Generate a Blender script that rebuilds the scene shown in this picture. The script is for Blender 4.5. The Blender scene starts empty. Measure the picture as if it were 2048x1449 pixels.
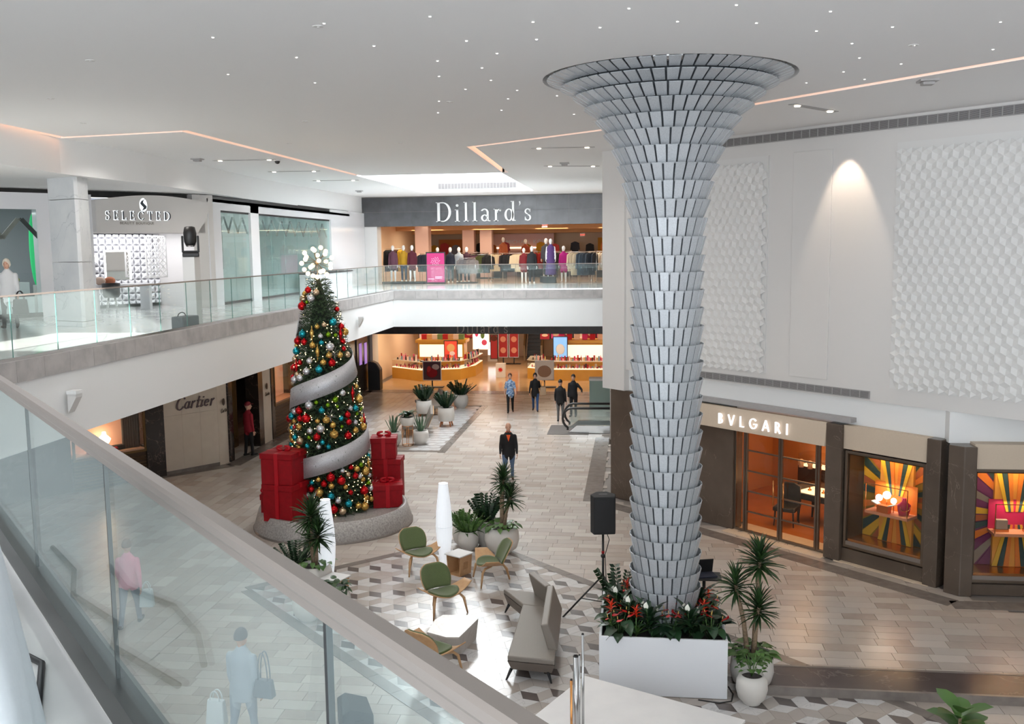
import bpy, bmesh, math, random
from mathutils import Vector, Matrix, Euler
R = math.radians
PI = math.pi
rnd = random.Random(7)
scene = bpy.context.scene
col = scene.collection
# ---------------------------------------------------------------- camera
FPX = 1950.0
cd = bpy.data.cameras.new('camera'); cam = bpy.data.objects.new('camera', cd); col.objects.link(cam)
cd.sensor_fit = 'HORIZONTAL'; cd.sensor_width = 36.0; cd.lens = FPX / 2048 * 36.0
cd.clip_start = 0.05; cd.clip_end = 400
YAW, PITCH, ROLL, CH = R(7.15), R(6.7), R(0.7), 6.95
_fw = Vector((-math.sin(YAW) * math.cos(PITCH), math.cos(YAW) * math.cos(PITCH), -math.sin(PITCH)))
_r0 = Vector((math.cos(YAW), math.sin(YAW), 0)); _u0 = _r0.cross(_fw)
_rt = _r0 * math.cos(ROLL) - _u0 * math.sin(ROLL); _up = _u0 * math.cos(ROLL) + _r0 * math.sin(ROLL)
cam.matrix_world = Matrix(((_rt.x, _up.x, -_fw.x, 0), (_rt.y, _up.y, -_fw.y, 0), (_rt.z, _up.z, -_fw.z, CH), (0, 0, 0, 1)))
scene.camera = cam
def seen(p, m=0.02):
    """size rank of a point: 0 when outside the camera frame, else 1/distance"""
    q = Vector(p) - Vector((0, 0, CH)); z = q.dot(_fw)
    if z < .3: return 0
    x, y = q.dot(_rt) / z, q.dot(_up) / z
    return 1 / q.length if abs(x) < 1024 / FPX + m and abs(y) < 724 / FPX + m else 0
# ---------------------------------------------------------------- world, sun, exposure
w = bpy.data.worlds.new('sky'); scene.world = w; w.use_nodes = True
bg = w.node_tree.nodes['Background']; bg.inputs[0].default_value = (.86, .93, 1, 1); bg.inputs[1].default_value = 2.6
vs = scene.view_settings
vs.view_transform = 'Standard'; vs.look = 'None'; vs.gamma = 1; vs.use_curve_mapping = False; vs.exposure = 0.16
scene.cycles.use_denoising = True
scene.cycles.max_bounces = 9; scene.cycles.diffuse_bounces = 5; scene.cycles.glossy_bounces = 4
scene.cycles.transparent_max_bounces = 14; scene.cycles.transmission_bounces = 6
scene.cycles.sample_clamp_indirect = 6; scene.cycles.caustics_reflective = False; scene.cycles.caustics_refractive = False
def lamp(name, kind, loc, energy, color=(1, 1, 1), size=1, size_y=None, aim=None, spot=None, blend=.6):
    l = bpy.data.lights.new(name, kind); l.energy = energy; l.color = color
    if kind == 'AREA':
        l.size = size
        if size_y: l.shape = 'RECTANGLE'; l.size_y = size_y
    elif kind == 'SUN': l.angle = size
    else: l.shadow_soft_size = size
    if spot: l.spot_size = spot; l.spot_blend = blend
    o = bpy.data.objects.new(name, l); col.objects.link(o); o.location = loc
    if aim is not None: o.rotation_euler = (Vector(aim) - Vector(loc)).to_track_quat('-Z', 'Y').to_euler()
    return o
lamp('sun', 'SUN', (0, 0, 30), 30.0, (1, .96, .9), R(.6), aim=(-6.6, 13.6, 30 - 5.4))
lamp('overhead_fill', 'AREA', (0, -1.5, 9.45), 820, (.93, .97, 1), 18, 13, aim=(0, 1, 0))  # added fill panel, unseen under the closed ceiling above the camera
lamp('rear_fill', 'AREA', (-6, -11.6, 7.4), 3500, (.90, .95, 1), 26, 3.6, aim=(-6, 10, 7.6))  # unseen fill added before the solid back wall to lift the ceiling
lamp('skylight_daylight', 'AREA', (-7.05, 39.1, 11.9), 1500, (.9, .96, 1), 4.6, 10, aim=(-7.05, 39.1, 0))
# ---------------------------------------------------------------- materials
M = {}
def nodes_of(name):
    m = bpy.data.materials.new(name); m.use_nodes = True; nt = m.node_tree
    b = nt.nodes['Principled BSDF']; return m, nt, b
def c4(c): return (c[0], c[1], c[2], 1)
def sr(r, g, b):
    """sRGB 0-255 to linear"""
    return tuple(((x / 255) / 12.92 if x < 10 else ((x / 255 + .055) / 1.055) ** 2.4) for x in (r, g, b))
def mixn(nt, a, b, fac, typ='MIX'):
    n = nt.nodes.new('ShaderNodeMix'); n.data_type = 'RGBA'; n.blend_type = typ
    for k, v in ((0, fac), (6, a), (7, b)):
        if hasattr(v, 'is_output'): nt.links.new(v, n.inputs[k])
        else: n.inputs[k].default_value = v if k == 0 else c4(v)
    return n.outputs[2]
def math_n(nt, op, a, b=None):
    n = nt.nodes.new('ShaderNodeMath'); n.operation = op
    for k, v in enumerate((a, b)):
        if v is None: continue
        if hasattr(v, 'is_output'): nt.links.new(v, n.inputs[k])
        else: n.inputs[k].default_value = v
    return n.outputs[0]
def mat(name, c, rough=.5, metal=0, var=0, nz=None, bump=None, emit=None, es=1, vein=None, alt=None, spec=.5, coat=0, sheen=0):
    """principled with optional per-piece variation, noise mottling, veins and bump"""
    m, nt, b = nodes_of(name); L = nt.links.new
    out = None
    pos = nt.nodes.new('ShaderNodeNewGeometry')
    base = c
    if nz or vein or bump:
        crd = pos.outputs['Position']
    if nz:
        sc, amt, c2 = nz
        n = nt.nodes.new('ShaderNodeTexNoise'); n.inputs['Scale'].default_value = sc; n.inputs['Detail'].default_value = 4; L(crd, n.inputs['Vector'])
        r = nt.nodes.new('ShaderNodeMapRange'); r.inputs[1].default_value = .35; r.inputs[2].default_value = .7; r.inputs[4].default_value = amt; L(n.outputs[0], r.inputs[0])
        base = mixn(nt, base, c2, r.outputs[0])
    if vein:
        sc, wd, c2 = vein
        n = nt.nodes.new('ShaderNodeTexNoise'); n.inputs['Scale'].default_value = sc; n.inputs['Detail'].default_value = 7; n.inputs['Distortion'].default_value = 1.2; L(crd, n.inputs['Vector'])
        d = math_n(nt, 'ABSOLUTE', math_n(nt, 'SUBTRACT', n.outputs[0], .5))
        r = nt.nodes.new('ShaderNodeMapRange'); r.inputs[1].default_value = 0; r.inputs[2].default_value = wd; r.inputs[3].default_value = .8; r.inputs[4].default_value = 0; L(d, r.inputs[0])
        base = mixn(nt, base, c2, r.outputs[0])
    if var or alt:
        oi = nt.nodes.new('ShaderNodeObjectInfo')
        f = math_n(nt, 'FRACT', math_n(nt, 'ADD', oi.outputs['Random'], pos.outputs['Random Per Island']))
        if alt: base = mixn(nt, base, alt, f)
        if var:
            f2 = math_n(nt, 'FRACT', math_n(nt, 'MULTIPLY', f, 7.31))
            r = nt.nodes.new('ShaderNodeMapRange'); r.inputs[3].default_value = 1 - var; r.inputs[4].default_value = 1 + var; L(f2, r.inputs[0])
            h = nt.nodes.new('ShaderNodeHueSaturation'); L(r.outputs[0], h.inputs['Value'])
            if hasattr(base, 'is_output'): L(base, h.inputs['Color'])
            else: h.inputs['Color'].default_value = c4(base)
            base = h.outputs[0]
    if hasattr(base, 'is_output'): L(base, b.inputs['Base Color'])
    else: b.inputs['Base Color'].default_value = c4(base)
    b.inputs['Roughness'].default_value = rough; b.inputs['Metallic'].default_value = metal
    b.inputs['Specular IOR Level'].default_value = spec
    if coat: b.inputs['Coat Weight'].default_value = coat; b.inputs['Coat Roughness'].default_value = .1
    if sheen: b.inputs['Sheen Weight'].default_value = sheen
    if emit: b.inputs['Emission Color'].default_value = c4(emit); b.inputs['Emission Strength'].default_value = es
    if bump:
        n = nt.nodes.new('ShaderNodeTexNoise'); n.inputs['Scale'].default_value = bump[0]; n.inputs['Detail'].default_value = 3; L(crd, n.inputs['Vector'])
        bp = nt.nodes.new('ShaderNodeBump'); bp.inputs['Strength'].default_value = bump[1]; bp.inputs['Distance'].default_value = .02; L(n.outputs[0], bp.inputs['Height']); L(bp.outputs[0], b.inputs['Normal'])
    M[name] = m; return m
def glass(name, tint, refl=.06, rough=0.0, dens=None):
    m = bpy.data.materials.new(name); m.use_nodes = True; nt = m.node_tree; nt.nodes.clear(); L = nt.links.new
    o = nt.nodes.new('ShaderNodeOutputMaterial'); t = nt.nodes.new('ShaderNodeBsdfTransparent'); t.inputs[0].default_value = c4(tint)
    g = nt.nodes.new('ShaderNodeBsdfGlossy'); g.inputs['Roughness'].default_value = rough; g.inputs[0].default_value = (.95, 1, 1, 1)
    lw = nt.nodes.new('ShaderNodeLayerWeight'); lw.inputs[0].default_value = .5
    f = math_n(nt, 'ADD', math_n(nt, 'MULTIPLY', math_n(nt, 'POWER', lw.outputs['Facing'], 4.5), refl * 8), refl * .5)
    mx = nt.nodes.new('ShaderNodeMixShader'); L(f, mx.inputs[0]); L(t.outputs[0], mx.inputs[1]); L(g.outputs[0], mx.inputs[2])
    res = mx.outputs[0]
    if dens:
        d = nt.nodes.new('ShaderNodeBsdfDiffuse'); d.inputs[0].default_value = c4(dens[0])
        m2 = nt.nodes.new('ShaderNodeMixShader'); m2.inputs[0].default_value = dens[1]; L(res, m2.inputs[1]); L(d.outputs[0], m2.inputs[2]); res = m2.outputs[0]
    L(res, o.inputs[0]); M[name] = m; return m
mat('white', (.72, .715, .705), .55)
mat('white_wall', (.70, .685, .67), .6, nz=(.8, .12, (.67, .655, .64)))
mat('ceiling_white', (.88, .885, .89), .7)
mat('fascia_white', (.84, .85, .85), .4)
mat('grey_stone', sr(186, 182, 180), .5, nz=(3.5, .8, sr(158, 155, 154)), var=.05)
mat('floor_stone', sr(178, 166, 156), .24, nz=(4, .6, sr(164, 153, 144)), var=.075, alt=sr(194, 186, 178), spec=.5)
mat('grout', sr(128, 120, 114), .8)
mat('marble_white', sr(198, 196, 195), .2, vein=(2.4, .018, sr(176, 174, 174)), var=.04)
mat('marble_beige', sr(160, 150, 142), .2, nz=(5, .6, sr(148, 138, 131)), var=.06, alt=sr(180, 173, 167))
mat('marble_dark', sr(98, 90, 87), .2, nz=(6, .6, sr(86, 79, 77)), var=.06)
mat('border_stone', sr(128, 120, 114), .2, nz=(5, .7, sr(106, 98, 93)), var=.06)
mat('upper_floor', sr(206, 206, 204), .12, nz=(2, .6, sr(190, 191, 190)))
mat('rail_metal', sr(146, 137, 131), .45, .6)
mat('steel', sr(200, 200, 200), .22, 1)
mat('dark_steel', sr(70, 70, 70), .35, .8)
mat('black', (.012, .012, .013), .45)
mat('black_rough', (.02, .02, .021), .8)
mat('granite', sr(74, 75, 78), .22, nz=(2.2, .8, sr(92, 93, 96)), var=.05)
mat('granite_low', sr(56, 50, 48), .22, nz=(2.2, .8, sr(44, 39, 37)), var=.05)
mat('peach_led', (1, .62, .42), .5, emit=(1, .55, .34), es=2.2)
mat('lamp_on', (1, .9, .75), .5, emit=(1, .86, .66), es=14)
mat('star_on', (1, .95, .9), .5, emit=(1, .9, .78), es=12)
mat('grille', sr(168, 166, 166), .5)
mat('grille_dark', sr(96, 93, 93), .7)
glass('glass_far', (.94, .975, .97), .045, dens=((.8, .92, .92), .035))
glass('glass_near', (.90, .95, .945), .06, .0, dens=((.72, .82, .84), .05))  # diffuse share paints a pale reflection veil over the pane
glass('shop_glass', (.90, .95, .94), .05)
glass('clear_glass', (.95, .97, .96), .05)
glass('warm_glass', (.93, .90, .86), .05)
mat('glass_edge', sr(60, 110, 100), .2)
# ---------------------------------------------------------------- mesh helpers
class MB:
    def __init__(s): s.v = []; s.f = []; s.s = []
    def add(s, v, f, sm=False):
        o = len(s.v); s.v += [tuple(x) for x in v]; s.f += [tuple(i + o for i in q) for q in f]; s.s += [sm] * len(f); return s
    def box(s, x0, y0, z0, x1, y1, z1, T=None):
        v = [(x, y, z) for z in (z0, z1) for x, y in ((x0, y0), (x1, y0), (x1, y1), (x0, y1))]
        if T: v = [T @ Vector(q) for q in v]
        return s.add(v, [(3, 2, 1, 0), (4, 5, 6, 7), (0, 1, 5, 4), (1, 2, 6, 5), (2, 3, 7, 6), (3, 0, 4, 7)])
    def cbox(s, c, d, rz=0, T=None):
        t = Matrix.Translation(c) @ Matrix.Rotation(rz, 4, 'Z')
        if T: t = t @ T
        return s.box(-d[0] / 2, -d[1] / 2, -d[2] / 2, d[0] / 2, d[1] / 2, d[2] / 2, t)
    def prism(s, poly, z0, z1, cap=True):
        n = len(poly)
        if sum(poly[i][0] * poly[(i + 1) % n][1] - poly[(i + 1) % n][0] * poly[i][1] for i in range(n)) < 0: poly = poly[::-1]
        v = [(x, y, z0) for x, y in poly] + [(x, y, z1) for x, y in poly]
        f = [(i, (i + 1) % n, (i + 1) % n + n, i + n) for i in range(n)]
        if cap: f += [tuple(range(n - 1, -1, -1)), tuple(range(n, 2 * n))]
        return s.add(v, f)
    def slab(s, poly, d, o, u, w, t):
        """2-D outline poly in the plane o + a*u + b*w, extruded by t along d"""
        o, u, w, d = map(Vector, (o, u, w, d)); n = len(poly)
        if sum(poly[i][0] * poly[(i + 1) % n][1] - poly[(i + 1) % n][0] * poly[i][1] for i in range(n)) < 0: poly = poly[::-1]
        if u.cross(w).dot(d) < 0: poly = poly[::-1]
        b = [o + u * a + w * c for a, c in poly]
        return s.add(b + [p + d * t for p in b], [tuple(range(n - 1, -1, -1)), tuple(range(n, 2 * n))] + [(i, (i + 1) % n, (i + 1) % n + n, i + n) for i in range(n)])
    def cyl(s, p0, p1, r0, r1=None, n=12, cap=True, sm=True):
        p0, p1 = Vector(p0), Vector(p1); r1 = r0 if r1 is None else r1
        q = (p1 - p0).to_track_quat('Z', 'Y'); a = [q @ Vector((math.cos(2 * PI * i / n), math.sin(2 * PI * i / n), 0)) for i in range(n)]
        o = len(s.v); s.v += [tuple(p0 + x * r0) for x in a] + [tuple(p1 + x * r1) for x in a]
        s.f += [(o + i, o + (i + 1) % n, o + (i + 1) % n + n, o + i + n) for i in range(n)]; s.s += [sm] * n
        if cap: s.f += [tuple(o + i for i in range(n - 1, -1, -1)), tuple(o + n + i for i in range(n))]; s.s += [False] * 2
        return s
    def lathe(s, prof, n=24, c=(0, 0, 0), sx=1, sy=1, sm=True, cap=True):
        k = len(prof); v = [(c[0] + r * sx * math.cos(2 * PI * i / n), c[1] + r * sy * math.sin(2 * PI * i / n), c[2] + z) for r, z in prof for i in range(n)]
        f = [(j * n + i, j * n + (i + 1) % n, (j + 1) * n + (i + 1) % n, (j + 1) * n + i) for j in range(k - 1) for i in range(n)]
        o = len(s.v); s.add(v, f, sm)
        if cap: s.f += [tuple(o + i for i in range(n - 1, -1, -1)), tuple(o + (k - 1) * n + i for i in range(n))]; s.s += [False] * 2
        return s
    def tube(s, pts, r, n=8, cap=True):
        pts = [Vector(p) for p in pts]; k = len(pts); rr = r if isinstance(r, (list, tuple)) else [r] * k; v = []
        ref = None
        for i, p in enumerate(pts):
            t = (pts[min(i + 1, k - 1)] - pts[max(i - 1, 0)]).normalized()
            if ref is None: ref = t.orthogonal().normalized()
            ref = (ref - t * ref.dot(t)); ref = ref.normalized() if ref.length > 1e-5 else t.orthogonal().normalized(); b = t.cross(ref)
            v += [p + (ref * math.cos(2 * PI * j / n) + b * math.sin(2 * PI * j / n)) * rr[i] for j in range(n)]
        o = len(s.v); s.add(v, [(i * n + j, i * n + (j + 1) % n, (i + 1) * n + (j + 1) % n, (i + 1) * n + j) for i in range(k - 1) for j in range(n)], True)
        if cap: s.f += [tuple(o + j for j in range(n - 1, -1, -1)), tuple(o + (k - 1) * n + j for j in range(n))]; s.s += [False] * 2
        return s
    def sph(s, c, r, nu=12, nv=8, T=None):
        r = r if isinstance(r, (list, tuple)) else (r, r, r); c = Vector(c); v = []
        for j in range(nv + 1):
            a = PI * j / nv - PI / 2
            for i in range(nu):
                q = Vector((r[0] * math.cos(a) * math.cos(2 * PI * i / nu), r[1] * math.cos(a) * math.sin(2 * PI * i / nu), r[2] * math.sin(a)))
                v.append(c + (T @ q if T else q))
        return s.add(v, [(j * nu + i, j * nu + (i + 1) % nu, (j + 1) * nu + (i + 1) % nu, (j + 1) * nu + i) for j in range(nv) for i in range(nu)], True)
    def mesh(s, name):
        me = bpy.data.meshes.new(name); me.from_pydata(s.v, [], s.f); me.polygons.foreach_set('use_smooth', s.s); me.update(); return me
    def build(s, name, m, parent=None, loc=None, rz=0, bevel=0, seg=2):
        me = s.mesh(name); me.materials.append(M[m] if isinstance(m, str) else m)
        o = bpy.data.objects.new(name, me); col.objects.link(o)
        if parent: o.parent = parent
        if loc is not None: o.location = loc
        o.rotation_euler.z = rz
        if bevel:
            b = o.modifiers.new('bevel', 'BEVEL'); b.width = bevel; b.segments = seg; b.limit_method = 'ANGLE'; b.harden_normals = False
        return o
def tag(o, label, cat, group=None):
    o['label'] = label; o['category'] = cat
    if group: o['group'] = group
    return o
def thing(name, label, cat, loc=(0, 0, 0), rz=0, group=None, scale=None):
    o = bpy.data.objects.new(name, None); col.objects.link(o); o.empty_display_size = .1; o.location = loc; o.rotation_euler.z = rz
    if scale: o.scale = (scale,) * 3
    return tag(o, label, cat, group)
def struct(name, parent=None):
    o = bpy.data.objects.new(name, None); col.objects.link(o); o['kind'] = 'structure'
    if parent: o.parent = parent
    return o
def st(o): o['kind'] = 'structure'; return o
def stuff(o): o['kind'] = 'stuff'; return o
def inst(name, me, parent, mtx=None, loc=None):
    o = bpy.data.objects.new(name, me); col.objects.link(o); o.parent = parent
    if mtx is not None: o.matrix_local = mtx
    if loc is not None: o.location = loc
    return o
def dup(root, loc, rz=0, label=None, group=None):
    r = root.copy(); col.objects.link(r); r.location = loc; r.rotation_euler.z = rz
    if label: r['label'] = label
    if group: r['group'] = group
    for ch in list(root.children):
        c = ch.copy(); col.objects.link(c); c.parent = r
        for g in list(ch.children): d = g.copy(); col.objects.link(d); d.parent = c
    return r
def setm(me, m): me.materials.append(M[m] if isinstance(m, str) else m); return me
def clip(poly, a, b, c):
    """keep the part of the polygon with a*x+b*y<=c"""
    out = []
    for i, p in enumerate(poly):
        q = poly[(i + 1) % len(poly)]; dp, dq = a * p[0] + b * p[1] - c, a * q[0] + b * q[1] - c
        if dp <= 0: out.append(p)
        if (dp < 0 < dq) or (dq < 0 < dp): t = dp / (dp - dq); out.append((p[0] + (q[0] - p[0]) * t, p[1] + (q[1] - p[1]) * t))
    return out
S2 = math.sqrt(.5)
def diag(t, d=0):
    """point on the right diagonal shop wall: t metres along it from (1.6, 24.6) towards the right, d in front of it"""
    return (1.6 + t * S2 - d * S2, 24.6 - t * S2 - d * S2)
def dbox(mb, t0, t1, d0, d1, z0, z1):
    mb.prism([diag(t0, d0), diag(t1, d0), diag(t1, d1), diag(t0, d1)], z0, z1); return mb
# ================================================================= structure: floors
U, CZ = 5.2, 9.5
floor = st(MB().prism([(-24, 4), (12, 4), (12, 64), (-24, 64)], -.3, -.02).build('floor', 'grout'))
# stone floor tiles: the largest 300 in view as pieces, the others as one part
tiles = []; cropped = []
def tile_rows(x0, x1, y0, y1, along_x):
    L, W = .60, .30
    if along_x:
        y = y0
        while y < y1:
            x = x0 - rnd.random() * L
            while x < x1:
                if x < x0: cropped.append((x0, y, x + L, y + W))
                else: tiles.append((x + L / 2, y + W / 2, 0))
                x += L
            y += W
    else:
        x = x0
        while x < x1:
            y = y0 - rnd.random() * L
            while y < y1: tiles.append((x + W / 2, y + L / 2, 1)); y += L
            x += W
tile_rows(-8.2, 9, 10, 47.2, True); tile_rows(-17.2, -8.21, 8, 47.2, False)
def in_band(x, y, e=0): return 10.6 + e < x + y < 18.8 - e and y - x < 26.6 - e
def in_inlay(x, y, e=0): return -9.4 + e < x < -6.4 - e and 32.3 + e < y < 42.2 - e
keep = []
for x, y, r in tiles:
    if in_band(x, y, .5) or in_inlay(x, y, .4) or (x > -.9 and x + y > 26.0): continue
    k = seen((x, y, 0), .12)
    if k: keep.append((k, x, y, r))
keep.sort(reverse=True)
tb = MB().box(-.2965, -.1465, -.02, .2965, .1465, 0); del tb.f[0]; del tb.s[0]
tile_me = setm(tb.mesh('floor_tile'), 'floor_stone')
near_t, rest = keep[:300], keep[300:]
for k, x, y, r in near_t: inst('floor_tile', tile_me, floor, Matrix.Translation((x, y, rnd.uniform(-.0012, 0))) @ Matrix.Rotation(r * PI / 2, 4, 'Z'))
mb = MB()
for k, x, y, r in rest:
    a, b = (.2965, .1465) if not r else (.1465, .2965)
    o = len(mb.v); mb.box(x - a, y - b, -.02, x + a, y + b, 0); del mb.f[-6]; del mb.s[-6]
for x0, y0, x1, y1 in cropped:
    if x1 - x0 > .05: mb.box(x0 + .004, y0 + .0035, -.02, x1 - .0035, y1 - .0035, 0)
stuff(mb.build('floor_tiles_beyond', 'floor_stone', floor))
# rhombus marble inlay
MB().prism([(-7.92, 18.52), (-3.9, 22.7), (6.4, 12.4), (2.3, 8.3)], -.02, .001).build('inlay_bed', 'grout', floor)
s = .2755; dv = lambda a, l=s: Vector((l * math.cos(R(a)), l * math.sin(R(a))))
a_, b_, c_ = dv(-15), dv(105), dv(225); T15, T135 = a_ - c_, b_ - a_
P0 = Vector((-4.67, 18.05)) - b_
rh = {'D': (b_, Vector((0, 0)), a_, a_ + b_), 'W': (Vector((0, 0)), c_, c_ + a_, a_), 'L': (Vector((0, 0)), b_, b_ + c_, c_)}
def shrink(p, k=.985): m = sum(p, Vector((0, 0))) / len(p); return [m + (q - m) * k for q in p]
rm = {}
for key, p in rh.items():
    for mt in ('marble_white', 'marble_beige', 'marble_dark'):
        q = MB().prism([tuple(v) for v in shrink(list(p))], -.01, .006); rm[key, mt] = setm(q.mesh('rhombus_tile'), mt)
full, part = [], {'marble_white': MB(), 'marble_beige': MB(), 'marble_dark': MB()}
for i in range(-30, 34):
    for j in range(-30, 34):
        c0 = P0 + T15 * i + T135 * j
        if not in_band(c0.x, c0.y, -.7): continue
        if not seen((c0.x, c0.y, 0), .1): continue
        ev = j % 2 == 0
        for key, p in rh.items():
            mt = ('marble_dark' if key == 'D' else 'marble_white') if ev else ('marble_beige' if key != 'W' or (i % 3) else 'marble_white')
            if ev and key == 'L' and (i * 7 + j * 3) % 5 < 2: mt = 'marble_beige'
            poly = [tuple(c0 + v) for v in p]
            if all(in_band(x, y, .2) for x, y in poly): full.append((seen((c0.x, c0.y, 0), .1), key, mt, c0))
            else:
                q = [tuple(v) for v in shrink([Vector(v) for v in poly])]
                for h in ((1, 1, 18.65), (-1, -1, -10.75), (-1, 1, 26.45)): q = clip(q, *h) if len(q) > 2 else q
                if len(q) > 2: part[mt].prism(q, -.01, .006)
full.sort(key=lambda t: -t[0])
for k, key, mt, c0 in full[:300]: inst('rhombus_tile', rm[key, mt], floor, loc=(c0.x, c0.y, 0))
for k, key, mt, c0 in full[300:]: part[mt].prism([tuple(c0 + v) for v in shrink(list(rh[key]))], -.01, .006)
for mt, q in part.items():
    if q.v: stuff(q.build('rhombus_tiles_beyond', mt, floor))
# dark stone borders laid in pieces
def strip(p, q, wd, m, L=.75, z=.009, name='border_tile'):
    p, q = Vector(p), Vector(q); n = max(1, round((q - p).length / L)); d = (q - p) / n; u = d.normalized(); w_ = Vector((-u.y, u.x)) * wd / 2
    for k in range(n):
        a, b = p + d * k + u * .003, p + d * (k + 1) - u * .003
        MB().prism([tuple(a - w_), tuple(b - w_), tuple(b + w_), tuple(a + w_)], -.012, z).build(name, m, floor)
strip((-7.93, 18.65), (-3.9, 22.6), .22, 'border_stone'); strip((-3.98, 22.7), (4.9, 13.8), .22, 'border_stone'); strip((-7.9, 18.55), (-1.6, 12.2), .22, 'border_stone')
MB().prism([(-9.4, 32.3), (-6.4, 32.3), (-6.4, 42.2), (-9.4, 42.2)], -.02, .003).build('inlay_bed', 'grout', floor)
for i in range(7):
    for j in range(22):
        x, y = -9.15 + i * .4 + (j % 2) * .2, 32.75 + j * .44
        if x > -6.7: continue
        hexm = [(x + .235 * math.cos(R(60 * k + 30)), y + .245 * math.sin(R(60 * k + 30))) for k in range(6)]
        MB().prism([(min(max(a, -9.16), -6.64), min(max(b, 32.5), 42)) for a, b in hexm], -.01, .006).build('hexagon_tile', 'marble_white' if 3 < i < 7 else 'marble_beige', floor)
strip((-6.52, 32.2), (-6.52, 42.2), .26, 'border_stone'); strip((-9.4, 32.42), (-6.65, 32.42), .22, 'border_stone'); strip((-9.28, 32.5), (-9.28, 42.2), .24, 'border_stone')
strip((1.2, 24.06), (6.15, 19.1), .42, 'border_stone'); strip((6.1, 19.02), (9, 19.02), .42, 'border_stone')
strip((-1.12, 26.2), (-1.12, 35.2), .5, 'border_stone'); strip((-.95, 26.2), (1.3, 23.96), .42, 'border_stone')
strip((-14.9, 27.75), (-13.0, 29.85), .5, 'border_stone'); strip((-12.95, 29.8), (-12.95, 46.3), .5, 'border_stone')
strip((-13, 46.4), (-.9, 45.9), .9, 'border_stone', 1.1)
MB().prism([(-12.9, 46.6), (8, 46.6), (8, 63), (-13.2, 63)], -.02, .004).build('shop_floor', mat('shop_floor', sr(204, 170, 128), .12, nz=(1.2, .5, sr(188, 152, 112)), var=.04), floor)
dbm = MB(); dbox(dbm, 1.05, 3.85, -.7, .28, -.02, .012); dbm.build('threshold', mat('cream_stone', sr(222, 204, 180), .25, nz=(5, .5, sr(205, 186, 162))), floor)
dbm = MB(); dbox(dbm, 4.1, 6.3, .0, .16, -.02, .010); dbm.build('threshold', 'cream_stone', floor)
# ================================================================= upper level
NE = lambda x: 1.20 - 1.09 * x                       # line of the near glass balustrade
slab_poly = [(2.6, NE(2.6)), (-9.9, NE(-9.9)), (-9.9, 39.6), (5, 39.6), (5, 63), (-24, 63), (-24, -6), (2.6, -6)]
st(MB().prism(slab_poly, 3.73, 4.9).build('ceiling_lower_level', 'fascia_white'))
fu = st(MB().prism([(x + (.03 if x == -9.9 else 0), y) for x, y in slab_poly], 4.9, U).build('floor_upper', 'upper_floor'))
tr = struct('trim_1')
def edge_run(p, q, n, nrm, out=.04, m='grey_stone'):
    p, q = Vector(p), Vector(q); d = (q - p) / n; u = d.normalized() * .004; nr = Vector(nrm) * out
    for k in range(n):
        a, b = p + d * k + u, p + d * (k + 1) - u
        MB().prism([tuple(a - nr), tuple(b - nr), tuple(b + nr), tuple(a + nr)], 4.88, U + .03).build('stone_panel', m, tr)
edge_run((-9.9, 12.2), (-9.9, 39.56), 36, (1, 0)); edge_run((-9.86, 39.6), (3, 39.6), 14, (0, -1))
edge_run((2.6, NE(2.6)), (-9.86, NE(-9.86)), 24, (.737, .676))
MB().prism([(-13.25, 30), (-9.95, 30), (-9.95, 30.01), (-13.25, 30.01)], 3.70, 3.73).build('seam', 'grout', tr)
def balustrade(name, label, p, q, n, gm, z0, z1, rail, cuts=None, jw=.004, jm='glass_edge', bm='steel', bh=(.06, .012, .03)):
    """glass panels between p and q with thin dark joints and a top rail"""
    t = thing(name, label, 'balustrade', (p[0], p[1], 0)); p3, q3 = Vector(p), Vector(q); d = (q3 - p3) / n; ln = d.length; ang = math.atan2(d.y, d.x)
    cuts = cuts or [ln * k for k in range(n + 1)]; u = d.normalized()
    for a, b in zip(cuts, cuts[1:]):
        gp = MB().box(.008, -.008, z0, b - a - .008, .008, z1).build('glass_panel', gm, t, (u.x * a, u.y * a, 0), ang)
        MB().box(-jw, -.007, z0, jw, .007, z1).build('joint', jm, gp)
    L = (q3 - p3).length
    rail(t, L, ang)
    MB().box(0, -bh[2], z0 - bh[0], L, bh[2], z0 + bh[1]).build('base_channel', bm, t, (0, 0, 0), ang)
    return t
thin = lambda t, L, a: MB().box(0, -.016, 6.262, L, .016, 6.29).build('top_rail', 'rail_metal', t, (0, 0, 0), a)
balustrade('glass_balustrade', 'long clear glass balustrade along the left upper walkway', (-9.95, 12.05), (-9.95, 39.55), 22, 'glass_far', 5.27, 6.265, thin)
balustrade('glass_balustrade', 'glass balustrade across the upper landing in front of the department store', (-9.95, 39.6), (3, 39.6), 10, 'glass_far', 5.27, 6.265, thin)
# near balustrade: starts behind the camera, runs to the left
q0, q1 = (1.55, NE(1.55)), (-9.75, NE(-9.75))
def fat_rail(t, L, a):
    prof = [(-.026, -.01), (-.022, -.018), (.022, -.018), (.026, -.01), (.026, .010), (.018, .020), (-.018, .020), (-.026, .010)]
    m = MB(); m.slab([(x, z) for x, z in prof], (1, 0, 0), (0, 0, 6.232), (0, 1, 0), (0, 0, 1), L); m.build('handrail', 'rail_metal', t, (0, 0, 0), a)
    MB().box(0, -.012, 6.185, L, .012, 6.21).build('rail_channel', 'rail_metal', t, (0, 0, 0), a)
balustrade('glass_balustrade', 'near glass balustrade with broad metal handrail running across the lower left', q0, q1, 9, 'glass_near', 5.26, 6.19, fat_rail, [0, 1.4, 3.224, 5.13, 6.76, 8.5, 10.3, 12.1, 13.9, 16.7], .0075, 'black', 'dark_steel', (.03, .10, .05))
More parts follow.
